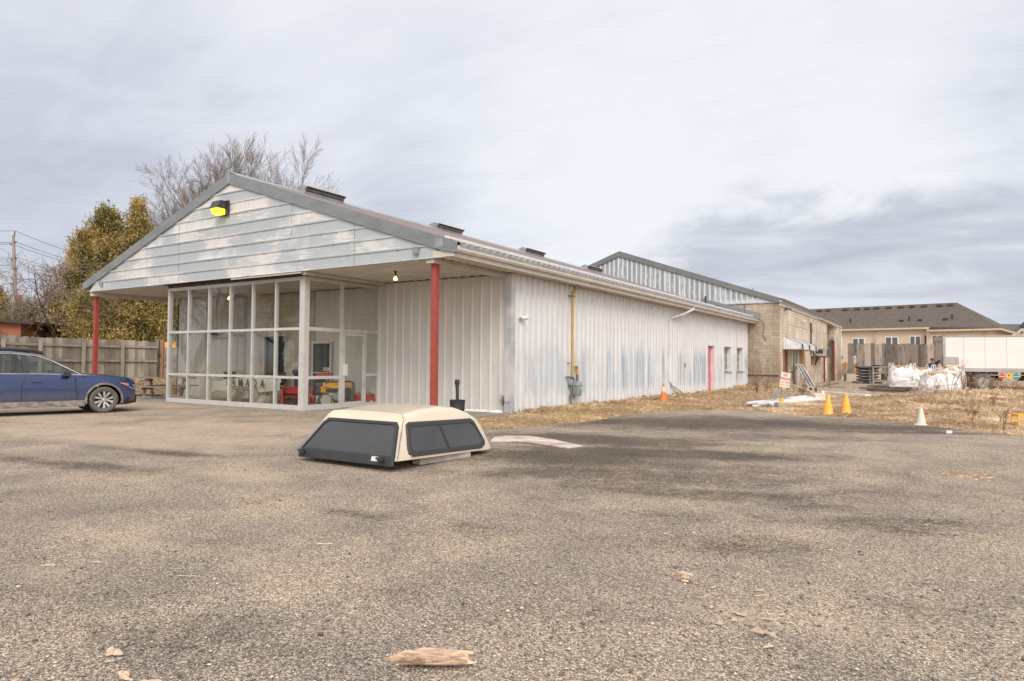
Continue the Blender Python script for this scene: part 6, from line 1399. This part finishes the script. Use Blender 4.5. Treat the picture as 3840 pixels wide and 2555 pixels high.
for x, nm in ((.80, 1), (-.25, 0)):
    rot = Matrix.Rotation(math.pi/2, 4, 'Y') @ Matrix.Rotation(.5, 4, 'X')
    rot = Matrix.Rotation(math.radians(20), 4, 'Z') @ Matrix.Rotation(math.pi/2, 4, 'X')
    wv = MB().lathe([(.15, -.07), (.21, -.08), (.215, 0), (.21, .08), (.15, .07)], n=22, mtx=rot, caps=False).build('wheel', MT['tyre'], SBL); wv.location = (x, .10 if nm else .5, .215)
    MB().lathe([(.17, .05), (.165, .078), (.05, .07), (0, .085)], n=20, mtx=rot).build('hub_cap', MT['wheelwhite'], wv, smooth=True)
MB().tube([(.35, .9, .5), (.5, 1.35, .95), (.55, 1.45, 1.0)], .016, 6).tube([(.75, .9, .5), (.95, 1.35, .95), (1., 1.45, 1.0)], .016, 6).build('handlebar', MT['blackmetal'], SBL)
MB().box(.48, 1.02, 1.3, 1.5, .93, 1.03).build('control_panel', MT['red'], SBL, bevel=.02)
MB().tube([(-.05, .2, .6), (-.05, .25, .95), (-.1, .1, 1.1)], [.07, .07, .09], 8).build('chute', MT['black'], SBL)
# generator
ge = spot(1262, 1526)+_F*.45-_R*.1; GE = thing('generator', 'yellow and black portable generator inside the entrance beside the red snow blower', 'generator', ge, CTH+.3)
fr = MB()
for y in (-.27, .27):
    fr.tube([(-.42, y, .12), (-.48, y, .2), (-.48, y, .42)], .018, 6).tube([(-.42, y, .12), (.44, y, .12), (.50, y, .2), (.50, y, .72), (.44, y, .77), (-.3, y, .77), (-.38, y, .72)], .018, 6)
for x in (-.4, .45): fr.tube([(x, -.27, .14), (x, .27, .14)], .018, 6)
fr.build('tube_frame', MT['blackmetal'], GE, smooth=True)
MB().box(-.45, .44, -.24, .24, .60, .74).box(-.52, .10, -.26, -.20, .42, .62).build('fuel_tank', MT['genyellow'], GE, bevel=.035)
MB().box(-.36, .08, -.268, -.262, .45, .56).build('control_panel', MT['black'], GE)
MB().box(-.35, .0, -.2, .2, .16, .44).tube([(-.2, -.22, .3), (-.2, -.25, .3)], .09, 12).build('engine', MT['metal'], GE, bevel=.03)
MB().box(.05, .44, -.2, .2, .18, .56).build('alternator', MT['black'], GE, bevel=.05)
for x in (-.18, .36):
    rot = Matrix.Rotation(math.pi/2, 4, 'X'); wv = MB().lathe([(.07, -.04), (.115, -.045), (.12, 0), (.115, .045), (.07, .04)], n=18, mtx=rot, caps=False).build('wheel', MT['black'], GE, smooth=True); wv.location = (x, -.32, .12)
    MB().lathe([(.075, .0), (.075, .047), (0, .05)], n=14, mtx=rot).build('hub', MT['genyellow'] if x < 0 else MT['black'], wv)
text_mb('DEWALT', .065, (-.44, -.272, .585), (1, 0, 0), (0, 0, 1), bold=.001, align='LEFT').build('lettering', MT['letter'], GE)
# petrol cans
for px, py, lab, r_ in ((1343, 1512, 'red petrol can nearer the yellow generator', .0), (1384, 1511, 'red petrol can with a black cap at the side panel', .5)):
    d = ray(px, 1500); tt = ((2.98 if px < 1360 else 3.12)-CP.y)/d.y; g = CP+d*tt; g.z = .03; PC = thing('petrol_can', lab, 'petrol can', g, CTH+r_, 'red petrol cans inside the entrance')
    MB().prism([(-.19, -.1, 0), (.19, -.1, 0), (.19, -.1, .22), (.10, -.1, .33), (-.06, -.1, .33), (-.19, -.1, .2)], (0, .2, 0)).build('body', MT['red'], PC, bevel=.025)
    MB().tube([(-.12, 0, .28), (-.08, 0, .38), (.02, 0, .40), (.08, 0, .34)], .018, 6).build('handle', MT['red'], PC, smooth=True)
    MB().tube([(.12, 0, .29), (.15, 0, .36)], .035, 10).build('cap', MT['black'], PC); MB().box(.0, .09, -.107, -.101, .06, .16).build('sticker', MT['signw'], PC)
# picnic table on the left porch
PT = thing('picnic_table', 'grey wooden picnic table standing on the left side of the porch', 'picnic table', (3.05, 1.55, .03), CTH+.25)
for y in np.arange(-.36, .4, .148): MB().box(-.92, .92, y-.068, y+.068, .72, .76).build('top_board', MT['wood'], PT)
for s_ in (-1, 1):
    MB().box(-.92, .92, s_*.78-.13, s_*.78+.13, .41, .45).build('bench', MT['wood'], PT)
for x in (-.62, .62):
    MB().box(x-.02, x+.02, -.82, .82, .32, .41).box(x+.021, x+.06, -.36, .36, .62, .72).build('cross_beam', MT['wood'], PT)
    for s_ in (-1, 1): MB().bar((x, s_*.66, 0), (x, s_*.22, .74), .09, .04).build('leg', MT['wood'], PT)
# other picnic bench end and black mat left of the glazing
mp = G(560, 1487); single(MB().box(-.5, .5, -.3, .3, 0, .02), 'floor_mat', MT['black'], 'black mat lying beside the picnic table leg', 'mat', loc=(mp.x, mp.y, .05), rot=CTH)
mb = MB()
for i in range(26):
    x = 3.2+i*.1+random.uniform(-.04, .04); s_ = random.uniform(.04, .10); mb.hexa([(x-s_, YR-.22, .03), (x+s_, YR-.2, .03), (x+s_, YR-.08, .03), (x-s_, YR-.08, .03)], [(x-s_*.6, YR-.18, .03+s_), (x+s_*.5, YR-.17, .03+s_*.7), (x+s_*.5, YR-.1, .03+s_), (x-s_*.6, YR-.1, .03+s_)])
tag(single(mb, 'insulation_scraps', MT['vinylwhite'], 'heap of torn white insulation along the left recessed wall', 'insulation'), kind='stuff')
mb = MB()
for i in range(44):
    x = 15.0+i*.043+random.uniform(-.04, .04); s_ = random.uniform(.03, .085)*(1.6 if i in (3, 4, 8, 9) else 1); y = YR-.14+random.uniform(-.07, .04)
    mb.hexa([(x-s_, y-.07, .02), (x+s_, y-.05, .02), (x+s_, y+.05, .02), (x-s_, y+.05, .02)], [(x-s_*.4, y-.02, .02+s_*1.1), (x+s_*.5, y-.03, .02+s_*.7), (x+s_*.3, y+.03, .02+s_*.9), (x-s_*.5, y+.02, .02+s_)])
tag(single(mb, 'insulation_scraps', MT['vinylwhite'], 'torn white insulation crumbs at the foot of the right recessed wall', 'insulation'), kind='stuff')
single(MB().box(0, 1.6, -.12, .12, 0, .03), 'flat_board', MT['floor'], 'thin board lying along the left kerb', 'board', loc=(1.0, .5, H(1., .5)), rot=1.2)
# ---------------------------------------------------------------- wood splinters on the gravel
def chip(px, py, L, W_, rot, label, n=1, group='bark and splinters on the gravel', mat='chip', hh=.03):
    g = G(px, py); mb = MB(); hh = min(hh, .30*W_) if n == 1 else min(hh, .012+.06*L*(L > .3))
    for k in range(n):
        ox, oy = (random.uniform(-.25, .25)*L*(n > 1), random.uniform(-.6, .6)*W_*(n > 1)); l = L*random.uniform(.35, .9) if n > 1 else L; w_ = W_*(random.uniform(.10, .24) if n > 1 else 1); z = .004+.03*random.random()*(n > 1)
        m_ = 6; up_, lo_ = [], []
        for i in range(m_+1):
            t = -1+2*i/m_; e = (1-abs(t)**2.5)*.5+random.uniform(.05, .22); c = random.uniform(-.12, .12)*w_
            up_.append((ox+t*l/2, oy+c+e*w_*.5)); lo_.append((ox+t*l/2, oy+c-e*w_*.5))
        poly = up_+lo_[::-1]; tz = [z+hh*random.uniform(.25, 1.5)*(1 if 0 < i < m_ else .4) for i in range(m_+1)]
        rows = [[(x, y, z) for x, y in up_], [(x, y*.8+oy*.2, tz[i]) for i, (x, y) in enumerate(up_)], [(x, (up_[i][1]+lo_[i][1])/2, tz[i]*1.15) for i, (x, y) in enumerate(up_)], [(x, y*.8+oy*.2, tz[i]*.9) for i, (x, y) in enumerate(lo_)], [(x, y, z) for x, y in lo_]]
        mb.grid(rows); mb.add([p for p in (rows[0][0], rows[1][0], rows[2][0], rows[3][0], rows[4][0])], [(0, 1, 2, 3, 4)]); mb.add([r[-1] for r in rows], [(4, 3, 2, 1, 0)])
    return single(mb, 'wood_splinter', MT[mat], label, 'wood splinter', group if n == 1 else None, loc=(g.x, g.y, H(g.x, g.y)+.004), rot=CTH+rot)
chip(1635, 2497, .36, .10, .03, 'long rotten log fragment split in layers, nearest the lower frame edge', 26, hh=.018)
chip(2573, 2184, .13, .085, -.55, 'pale ridged bark flake alone on the dark gravel', 6, hh=.03)
chip(2860, 2395, .17, .04, -.75, 'long reddish splintered stick, right of the small chips', 5, hh=.03)
for px, py, L, W_, r, lab in ((2764, 2310, .085, .03, -1., 'ragged pale chip in the middle of the chip scatter'), (2700, 2350, .045, .045, .3, 'square tan chip, left of the ragged pale one'), (2752, 2337, .04, .04, .2, 'small rounded chip touching the ragged pale one'), (2786, 2315, .04, .05, .2, 'pale stubby chip, upper right of the ragged one'),
        (2876, 2330, .075, .014, -.1, 'thin dark red sliver above the long reddish stick'), (2920, 2285, .035, .02, -.7, 'small chip upper right, above the orange sliver'), (2931, 2312, .045, .016, 0., 'orange sliver at the right of the scatter'), (2850, 2218, .06, .022, .15, 'topmost of the tan chips'), (2840, 2240, .045, .014, -.3, 'second tan sliver from the top'), (2852, 2268, .04, .01, -.4, 'slim tan sliver below the top pair'),
        (2668, 2288, .035, .028, .8, 'small tan chip at the left of the scatter'), (2695, 2281, .03, .02, 0., 'reddish pebble-like chip beside the small tan one'), (2882, 2436, .07, .025, .4, 'tan chip below the long reddish stick'), (2768, 2444, .06, .012, -.3, 'thin sliver at the bottom of the scatter'), (2612, 2393, .03, .03, .5, 'lone pale chip lower left of the scatter'),
        (413, 2448, .055, .06, -.7, 'left of two pale broken chips at the lower left'), (443, 2450, .06, .055, -.6, 'right of two pale broken chips at the lower left'), (375, 2460, .03, .014, .1, 'tiny tan chip left of the two broken chips'), (412, 2477, .04, .02, .5, 'pale sliver below the two broken chips'),
        (463, 2525, .075, .04, -.4, 'upper chip of the pile at the lower left frame edge'), (470, 2540, .06, .035, -.3, 'lower chip of the pile at the lower left frame edge'), (568, 2552, .10, .02, 0., 'flat chip cut by the lower frame edge'), (688, 2483, .035, .018, .5, 'cream chip alone right of the lower left chips'),
        (364, 2117, .085, .022, -.15, 'pale stick lying in the left gravel'), (702, 2165, .16, .011, -.02, 'long white stick lying level in the gravel'), (1085, 2159, .14, .009, .28, 'slanted thin white stick'), (935, 2108, .10, .010, 0., 'thin cream stick between the two long ones'), (1220, 2040, .15, .022, .02, 'orange-brown splinter left of centre'), (325, 1998, .05, .016, 0., 'small brown splinter in the left gravel'), (180, 2130, .10, .02, .2, 'yellowish splinter at the far left'), (1235, 2195, .04, .012, 0., 'small white chip left of centre'), (2495, 2005, .06, .012, -.2, 'tiny pale sliver in the right gravel')):
    chip(px, py, L, W_, r, lab, hh=.014 if L > .1 else .022, mat='palewood' if 'white' in lab or 'cream' in lab or 'pale stick' in lab else 'chip')
# ---------------------------------------------------------------- trees
def tube_fast(V, Fc, pts, rs, n):
    base = len(V)
    for i, p in enumerate(pts):
        d = (pts[min(i+1, len(pts)-1)]-pts[max(i-1, 0)]); d.normalize()
        if i == 0: a = d.orthogonal().normalized()
        else: a = (a-d*a.dot(d)); a.normalize()
        c = d.cross(a)
        for k in range(n):
            t = 6.2832*k/n; V.append(p+(a*math.cos(t)+c*math.sin(t))*rs[i])
    for i in range(len(pts)-1):
        for k in range(n): Fc.append((base+i*n+k, base+i*n+(k+1) % n, base+(i+1)*n+(k+1) % n, base+(i+1)*n+k))
def bare_tree(name, label, cat, base, Ht, seed, stems=1, spread=.5, maxlev=4, dens=1., up=.35, r0=.18, twig='twig', first=.25, twr=.012, group=None, lean=(0, 0), wx=1.):
    rnd = random.Random(seed); T_ = thing(name, label, cat, base, rnd.uniform(0, 6.28), group)
    A, Af, B, Bf = [], [], [], []
    def br(p, d, L, r, lev):
        n = 5 if lev < 2 else 3; pts = [p.copy()]; rs = [r]; q_ = p.copy(); dd = d.copy()
        for i in range(n):
            dd = (dd+Vector((rnd.gauss(0, .13), rnd.gauss(0, .13), rnd.gauss(0, .08)+up*.16))).normalized(); q_ = q_+dd*(L/n); pts.append(q_.copy()); rs.append(max(twr*.6, r*(1-.75*(i+1)/n)))
        if lev <= 1: tube_fast(A, Af, pts, rs, 7 if lev == 0 else 5)
        else: tube_fast(B, Bf, pts, [max(x, twr) for x in rs], 3)
        if lev >= maxlev: return
        k = int({0: 9, 1: 9, 2: 8, 3: 6}.get(lev, 4)*dens*rnd.uniform(.8, 1.2))
        for j in range(k):
            t = (first if lev == 0 else .18)+(1-(first if lev == 0 else .18))*(j+rnd.random())/k; i = min(n-1, int(t*n)); f = t*n-i; pp = pts[i].lerp(pts[i+1], f); ax = (pts[i+1]-pts[i]).normalized()
            s_ = ax.orthogonal().normalized(); s_.rotate(Matrix.Rotation(rnd.uniform(0, 6.28), 3, ax)); an = rnd.uniform(.45, .95)*(spread/.5); nd = (ax*math.cos(an)+s_*math.sin(an)).normalized()
            br(pp, nd, L*rnd.uniform(.42, .68)*(1.15-.5*t), max(twr, rs[i]*.55), lev+1)
    for s_ in range(stems):
        a = 6.28*s_/stems+rnd.uniform(-.4, .4); k = (.0 if stems == 1 else spread*.75); d = Vector((math.cos(a)*k+lean[0], math.sin(a)*k+lean[1], 1)).normalized()
        br(Vector((math.cos(a)*.15*(stems > 1), math.sin(a)*.15*(stems > 1), -.1)), d, Ht*rnd.uniform(.62, .78), r0, 0)
    kz = Ht/max(v.z for v in A+B)
    for v in A+B: v *= kz; v.x *= wx; v.y *= wx
    for V, Fc, nm, mt in ((A, Af, 'trunk', MT['bark']), (B, Bf, 'crown', MT[twig])):
        if V: o = npmesh(nm, np.array([tuple(v) for v in V]), np.array(Fc), mt); o.parent = T_
    return T_
def P3(px, D_, z=.0): p = D(px, 1340, D_); return Vector((p.x, p.y, max(z, H(p.x, p.y))))
bt = [bare_tree('bare_tree', 'leftmost of the tall bare trees above the porch roof, with a low arching limb', 'tree', P3(700, 50), 17.6, 11, 6, .40, 4, .84, .35, .2, wx=.85, twr=.0085, group='tall bare trees behind the porch'),
      bare_tree('bare_tree', 'bare tree rising right behind the porch peak', 'tree', P3(905, 52), 18.5, 23, 6, .36, 4, .95, .5, .2, wx=.82, twr=.0085, group='tall bare trees behind the porch'),
      bare_tree('bare_tree', 'rightmost reddish bare tree above the front roof slope', 'tree', P3(1055, 52), 15.8, 37, 6, .46, 4, .95, .4, .18, 'twig', wx=.8, twr=.0085, group='tall bare trees behind the porch')]
bare_tree('bare_shrub', 'tall bare bush left of the big cedar', 'bush', P3(290, 39), 7.6, 5, 4, .6, 3, .8, .2, .06, first=.1, twr=.009)
bare_tree('bare_shrub', 'low arching bare bush under the cedar crown', 'bush', P3(225, 43), 6.6, 6, 4, .75, 3, .8, .15, .05, first=.1, twr=.009)
for i, (px, D_, h_, sd_, lab) in enumerate(((15, 85, 9.5, 51, 'distant bare tree at the left frame edge behind the pole'), (110, 95, 11., 52, 'distant bare tree just right of the utility pole'), (190, 100, 12., 53, 'distant bare tree between the pole and the cedar'), (255, 88, 10.5, 54, 'distant bare tree half hidden by the cedar'), (60, 110, 11., 55, 'faint far bare tree directly behind the utility pole'))):
    bare_tree('bare_tree', lab, 'tree', P3(px, D_), h_, sd_, 3, .6, 3, 1., .3, .12, twr=.022, first=.2, group='distant bare trees on the left')
for i, (px, D_, h_, sd_, mt, lab) in enumerate(((215, 41, 3.7, 61, 'pinktwig', 'rounded pinkish bare shrub right above the weathered fence'), (280, 40, 4.0, 62, 'pinktwig', 'pinkish shrub against the cedar foot'), (262, 45, 5.2, 63, 'brush', 'olive-brown brush between the spruce and the cedar'), (165, 52, 6.0, 64, 'brush', 'upright olive brush behind the green spruce'), (330, 39, 3.6, 65, 'brush', 'low olive brush behind the left red post'))):
    bare_tree('bare_shrub', lab, 'bush', P3(px, D_), h_, sd_, 8, .75, 3, 1.25, .1, .04, twig=mt, first=.08, twr=.014)
def conifer(name, label, base, Ht, R, seed, mat, n=170, per=85, leaf=.13, low=.06, group=None, power=.8, droop=-.1):
    rnd = np.random.RandomState(seed); T_ = thing(name, label, 'tree', base, 0, group)
    V = []; tri = 0
    t = low+(1-low)*rnd.rand(n)**1.15; a = rnd.rand(n)*6.283; prof_ = np.clip((1-t), .02, 1)**power*(.75+.5*rnd.rand(n)); prof_ *= 1+.22*np.sin(a*3+seed+t*5)
    cx = np.cos(a)*R*prof_*np.sqrt(rnd.uniform(.15, 1, n)); cy = np.sin(a)*R*prof_*np.sqrt(rnd.uniform(.15, 1, n)); cz = t*Ht
    out = []
    for i in range(n):
        sz = (.35+.5*(1-t[i]))*R*.42; dirn = np.array([np.cos(a[i]), np.sin(a[i]), 1.5]); dirn /= np.linalg.norm(dirn)
        q_ = rnd.normal(0, 1, (per, 3))*np.array([.42, .42, .5])*sz; q_ += dirn*rnd.rand(per, 1)*sz*1.5; q_[:, 2] += rnd.rand(per)**2*sz*.9
        c = np.array([cx[i], cy[i], cz[i]])+q_
        d = dirn+rnd.normal(0, .55, (per, 3)); d /= np.linalg.norm(d, axis=1)[:, None]; s_ = np.cross(d, rnd.normal(0, 1, (per, 3))); s_ /= np.linalg.norm(s_, axis=1)[:, None]
        L = leaf*rnd.uniform(.6, 1.5, (per, 1)); out.append(np.stack([c-s_*L*.33, c+s_*L*.33, c+d*L*1.3], 1))
    V = np.concatenate(out).reshape(-1, 3); V[:, 2] = np.maximum(V[:, 2], .1)*Ht/V[:, 2].max(); Fc = np.arange(len(V)).reshape(-1, 3)
    o = npmesh('crown', V, Fc, mat); o.parent = T_
    A, Af = [], []; r = random.Random(seed)
    tube_fast(A, Af, [Vector((0, 0, -.1)), Vector((.05, 0, Ht*.4)), Vector((0, .05, Ht*.96))], [.17*R/2, .11*R/2, .02], 7)
    for k in range(46):
        tz = r.uniform(.08, .92); b_ = r.uniform(0, 6.28); rr = R*(1-tz)**power*.9; z = tz*Ht
        tube_fast(A, Af, [Vector((0, 0, z-.3*rr)), Vector((math.cos(b_)*rr*.5, math.sin(b_)*rr*.5, z)), Vector((math.cos(b_)*rr, math.sin(b_)*rr, z+.35*rr))], [.035, .022, .008], 3)
    o = npmesh('trunk', np.array([tuple(v) for v in A]), np.array(Af), MT['bark']); o.parent = T_; return T_
cg = 'golden-green cedars behind the fence'
conifer('cedar_tree', 'tallest wide golden cedar left of the porch gable', P3(388, 42), 11.0, 2.9, 1, MT['cedar'], 430, 95, .10, group=cg, power=.85)
conifer('cedar_tree', 'narrow pointed cedar touching the gable slope', P3(508, 43), 11.7, 2.1, 2, MT['cedar'], 330, 85, .10, .1, group=cg, power=.95)
conifer('cedar_tree', 'leftmost shorter spire of the cedar clump', P3(300, 40), 9.0, 1.8, 3, MT['cedar'], 280, 85, .10, group=cg, power=.7)
conifer('cedar_tree', 'cedar seen under the soffit right of the left red post', P3(470, 39.5), 7.4, 2.1, 4, MT['cedar'], 170, 85, .10, .14, group=cg, power=.45)
conifer('cedar_tree', 'cedar filling the gap beside the glazed entrance', P3(575, 40), 7.4, 2.2, 5, MT['cedar'], 170, 85, .10, .12, group=cg, power=.45)
conifer('cedar_tree', 'low cedar between the red post and the tall cedar', P3(370, 38.5), 6.2, 1.8, 6, MT['cedar'], 190, 80, .10, .1, group=cg, power=.45)
conifer('cedar_tree', 'cedar cut by the left frame edge behind the brown shed', P3(-32, 58), 7.6, 2.2, 8, MT['cedar'], 150, 70, .17, group=cg, power=.5)
conifer('cedar_tree', 'cedar partly hidden behind the entrance glazing', P3(668, 41), 6.4, 2.2, 9, MT['cedar'], 120, 80, .14, .1, group=cg, power=.5)
conifer('spruce_tree', 'dark blue-green spruce behind the weathered fence', P3(152, 47), 4.9, 1.7, 7, MT['spruce'], 120, 80, .13, .0, power=.9)
# far tree belt on the left horizon and behind the camera (mirrored in the glass)
for i, (x, y, h_, sd_) in enumerate(((4, -36, 15, 71), (-6, -33, 16, 72), (-15, -31, 15, 73), (-27, -30, 16, 74), (-40, -29, 14, 75), (14, -44, 15, 76))):
    if i < 2: o = bare_tree('bare_tree', 'x', 'tree', (x, y, 0), h_, sd_, 3, .55, 3, 1.15, .3, .38, twr=.03, first=.2); base2 = o if i == 0 else base2; b3_ = o
    else: o = dup(base2 if i % 2 else b3_, (x, y, 0), sd_*1.)
    o['label'] = ('big bare tree across the road mirrored at the right of the entrance panes', 'big bare tree across the road mirrored in the middle panes', 'forked bare tree across the road mirrored left of the middle panes', 'bare tree across the road mirrored in the left panes', 'bare tree across the road mirrored in the leftmost pane', 'bare tree behind the viewpoint mirrored by the entrance corner')[i]; o['group'] = 'bare trees across the road'
# ---------------------------------------------------------------- grass
def blades(name, n, region, hfun, width, mat, label, cat, rng, rmin, rmax, a0, a1, lodged=.35, hscale=1.):
    rnd = np.random.RandomState(rng); r = np.exp(rnd.uniform(math.log(rmin), math.log(rmax), n)); a = rnd.uniform(a0, a1, n)
    x = CP.x+r*np.sin(a); y = CP.y+r*np.cos(a); jx, jy = rnd.normal(0, .28, n), rnd.normal(0, .28, n); k = region(x, y) & region(x+jx, y+jy); x, y, r = x[k], y[k], r[k]; n = len(x)
    cl = .5+.5*np.sin(x*2.1+np.sin(y*1.7)*2)*np.sin(y*1.9+np.cos(x*1.3)*2); h = np.maximum(hfun(x, y), .03)*(.45+.75*cl)*rnd.uniform(.5, 1.25, n)
    th = rnd.uniform(0, 6.283, n); ln = np.where(rnd.rand(n) < lodged, rnd.uniform(.9, 2.6, n), rnd.uniform(.05, .55, n)); w_ = width*rnd.uniform(.5, 1.3, n)*np.clip(r/16, .7, 2.4)
    sx, sy = -np.sin(th)*w_, np.cos(th)*w_; z = hgt(x, y)-.01; dx_, dy_ = np.cos(th)*ln*h, np.sin(th)*ln*h
    v = np.stack([np.stack([x-sx, y-sy, z], 1), np.stack([x+sx, y+sy, z], 1), np.stack([x+dx_*.4+sx*.7, y+dy_*.4+sy*.7, z+h*.62], 1), np.stack([x+dx_, y+dy_, z+h/np.sqrt(1+.35*ln**2)], 1)], 1).reshape(-1, 3)
    f = np.arange(n*4).reshape(-1, 4); o = npmesh(name, v, f, mat); tag(o, label, cat, kind='stuff'); return o
def patchy(x, y): return .5+.5*np.sin(x*.9+1.5*np.sin(y*.35))*np.cos(y*.5+np.sin(x*.6))
fieldp = lambda x, y: inpoly(x, y, FIELD) & ~inpoly(x, y, YARD) & (y < 66) & ~((x < 19.1) & (y > LEN))
def inf(x, y): return fieldp(x, y) & (y < 63) & ~((x < 17.12) & (y > YR-.1))
lawnreg = lambda x, y: inf(x, y) & (x < 22.2+.02*(y-8))
fieldreg = lambda x, y: inf(x, y) & (x >= 21.6)
az = lambda px: math.atan2(ray(px, 1340).x, ray(px, 1340).y)
blades('dry_lawn', 150000, lawnreg, lambda x, y: .055+.05*(patchy(x, y))+.10*(x < 17.6)*(y > 3.5)+.20*((x > 17.4) & (y > 26)), .0035, MT['lawn'], 'short dry grass along the foot of the white metal wall', 'grass', 1, 9.5, 60, az(1700), az(3100), .4)
blades('tall_grass', 260000, fieldreg, lambda x, y: .085+.36*sst(y, 7.5, 16)*(1-.65*sst(y, 18, 32))*sst(x, 24.3, 27.2)*(.6+.6*patchy(x*1.7, y*1.4))*1.0+.05*patchy(x, y)-.03*(1-sst(y, 5, 9)), .0036, MT['field'], 'tall straw-coloured dry grass in the field on the right', 'grass', 2, 13, 62, az(2800), az(4100), .24)
blades('yard_stubble', 16000, lambda x, y: inpoly(x, y, YARD) & (y < 60), lambda x, y: .06+0*x, .006, MT['field'], 'sparse dry stubble on the bare yard by the workshop', 'grass', 3, 25, 70, az(2900), az(3500), .5)
blades('lot_weeds', 8000, lambda x, y: inpoly(x, y, PATCH), lambda x, y: .022+.03*patchy(x*3, y*3), .0013, MT['field'], 'patch of dry weeds growing through the gravel at the right', 'weeds', 4, 8, 14, az(3300), az(4100), .15)
blades('bank_grass', 42000, lambda x, y: (x < .75) & (x > -14) & (y > -10) & (y < 30), lambda x, y: .07+.04*patchy(x, y)+0*x, .008, MT['lawn'], 'pale dry grass bank in front of the weathered fence', 'grass', 5, 20, 45, az(-300), az(700), .5)
# tall weed stems
def weed(px, py, D_, h_, seed, label, heads=True, n=9, sp=.25, mat='weed'):
    p = D(px, 1340, D_); r = random.Random(seed); T_ = thing('dry_weed', label, 'weed', (p.x, p.y, H(p.x, p.y)), 0)
    mb = MB(); hd = MB()
    for i in range(n):
        a = r.uniform(0, 6.28); l = r.uniform(.2, 1)*sp; h1 = h_*r.uniform(.6, 1.); tip = Vector((math.cos(a)*l, math.sin(a)*l, h1)); mb.tube([(0, 0, 0), (tip.x*.35, tip.y*.35, h1*.5), tuple(tip)], [.0055, .0045, .004], 3, False)
        for k in range(3): t = r.uniform(.45, .95); b_ = r.uniform(0, 6.28); s_ = Vector((tip.x*t, tip.y*t, h1*t)); e = s_+Vector((math.cos(b_)*.1, math.sin(b_)*.1, .14)); mb.tube([tuple(s_), tuple(e)], .005, 3, False); hd.lathe([(0, -.01), (.028, .012), (.02, .02), (0, .018)], c=tuple(e), n=6) if heads and r.random() < .7 else None
    mb.build('stems', MT[mat], T_)
    if heads and hd.v: hd.build('seed_heads', MT['field'], T_)
wl_ = [(3600, 34, 2.0, 'tall thin sapling in front of the white truck side', False, 7, .35), (3612, 33, 1.2, 'reddish stems right of the last bulk bag', False, 26, .35), (3640, 36, 1.15, 'weed clump before the truck mud flap', True, 14, .5), (3668, 35, 1.1, 'weed clump before the left of the truck wheel', True, 14, .5), (3705, 34, .95, 'weed clump hiding the right of the truck wheel', True, 16, .5), (3745, 35, .9, 'seed-head weeds between the wheel and the placards', True, 16, .5), (3790, 36, .75, 'weed clump beneath the yellow placard', True, 12, .5), (3830, 35, .8, 'weed clump at the right frame edge below the truck', True, 12, .5),
       (3722, 20, .62, 'lone dark weed stalk in the middle of the tall grass', False, 5, .12), (3560, 27, 1.7, 'reddish slanting stems in front of the wide bulk bag', False, 9, .8), (3500, 28, 1.1, 'thin bare stems before the firewood bags', False, 10, .6), (3430, 25, .75, 'pale grass plume clump left of centre in the field', True, 8, .25), (3640, 17, .5, 'weed stalk near the gravel edge', False, 6, .2), (3760, 15, .55, 'weed stalk near the yellow crate', False, 7, .2),
       (2838, 33.5, 1.7, 'brown weed stems in the corner between the white wall and the workshop', False, 26, .8), (2870, 33, 1.1, 'bare weeds against the tan block front wall', False, 18, .7), (3010, 32, 1.2, 'straggly weeds leaning by the workshop window', False, 16, .7), (3105, 46, 1.1, 'dry weeds before the tall workshop doorway', False, 18, .8), (2905, 24, .55, 'straw tuft left of the NO PARKING sign', True, 30, .5), (2950, 25, .6, 'straw tuft right behind the NO PARKING sign', True, 30, .5),
       (1893, 19.2, .55, 'dry weed tuft at the foot of the white wall corner', False, 18, .22), (2140, 24, .5, 'dry weeds at the foot of the gas meter', False, 16, .35), (2215, 25.2, .55, 'single curved weed against the white wall', True, 5, .3), (2070, 22.5, .35, 'short weeds left of the gas meter', False, 12, .3), (2470, 34, .5, 'thin weeds beside the orange cone', False, 10, .3), (683, 24.4, .42, 'dry tuft growing at the foot of the entrance glazing', False, 16, .16), (1098, 21.2, .16, 'tiny tuft at the foot of the entrance corner', False, 12, .12)]
for i, (px, D_, h_, lab, hd, n, sp) in enumerate(wl_): weed(px, 0, D_, h_, i+5, lab, hd, n, sp, 'weed' if 'straw' not in lab and 'plume' not in lab else 'palewood')
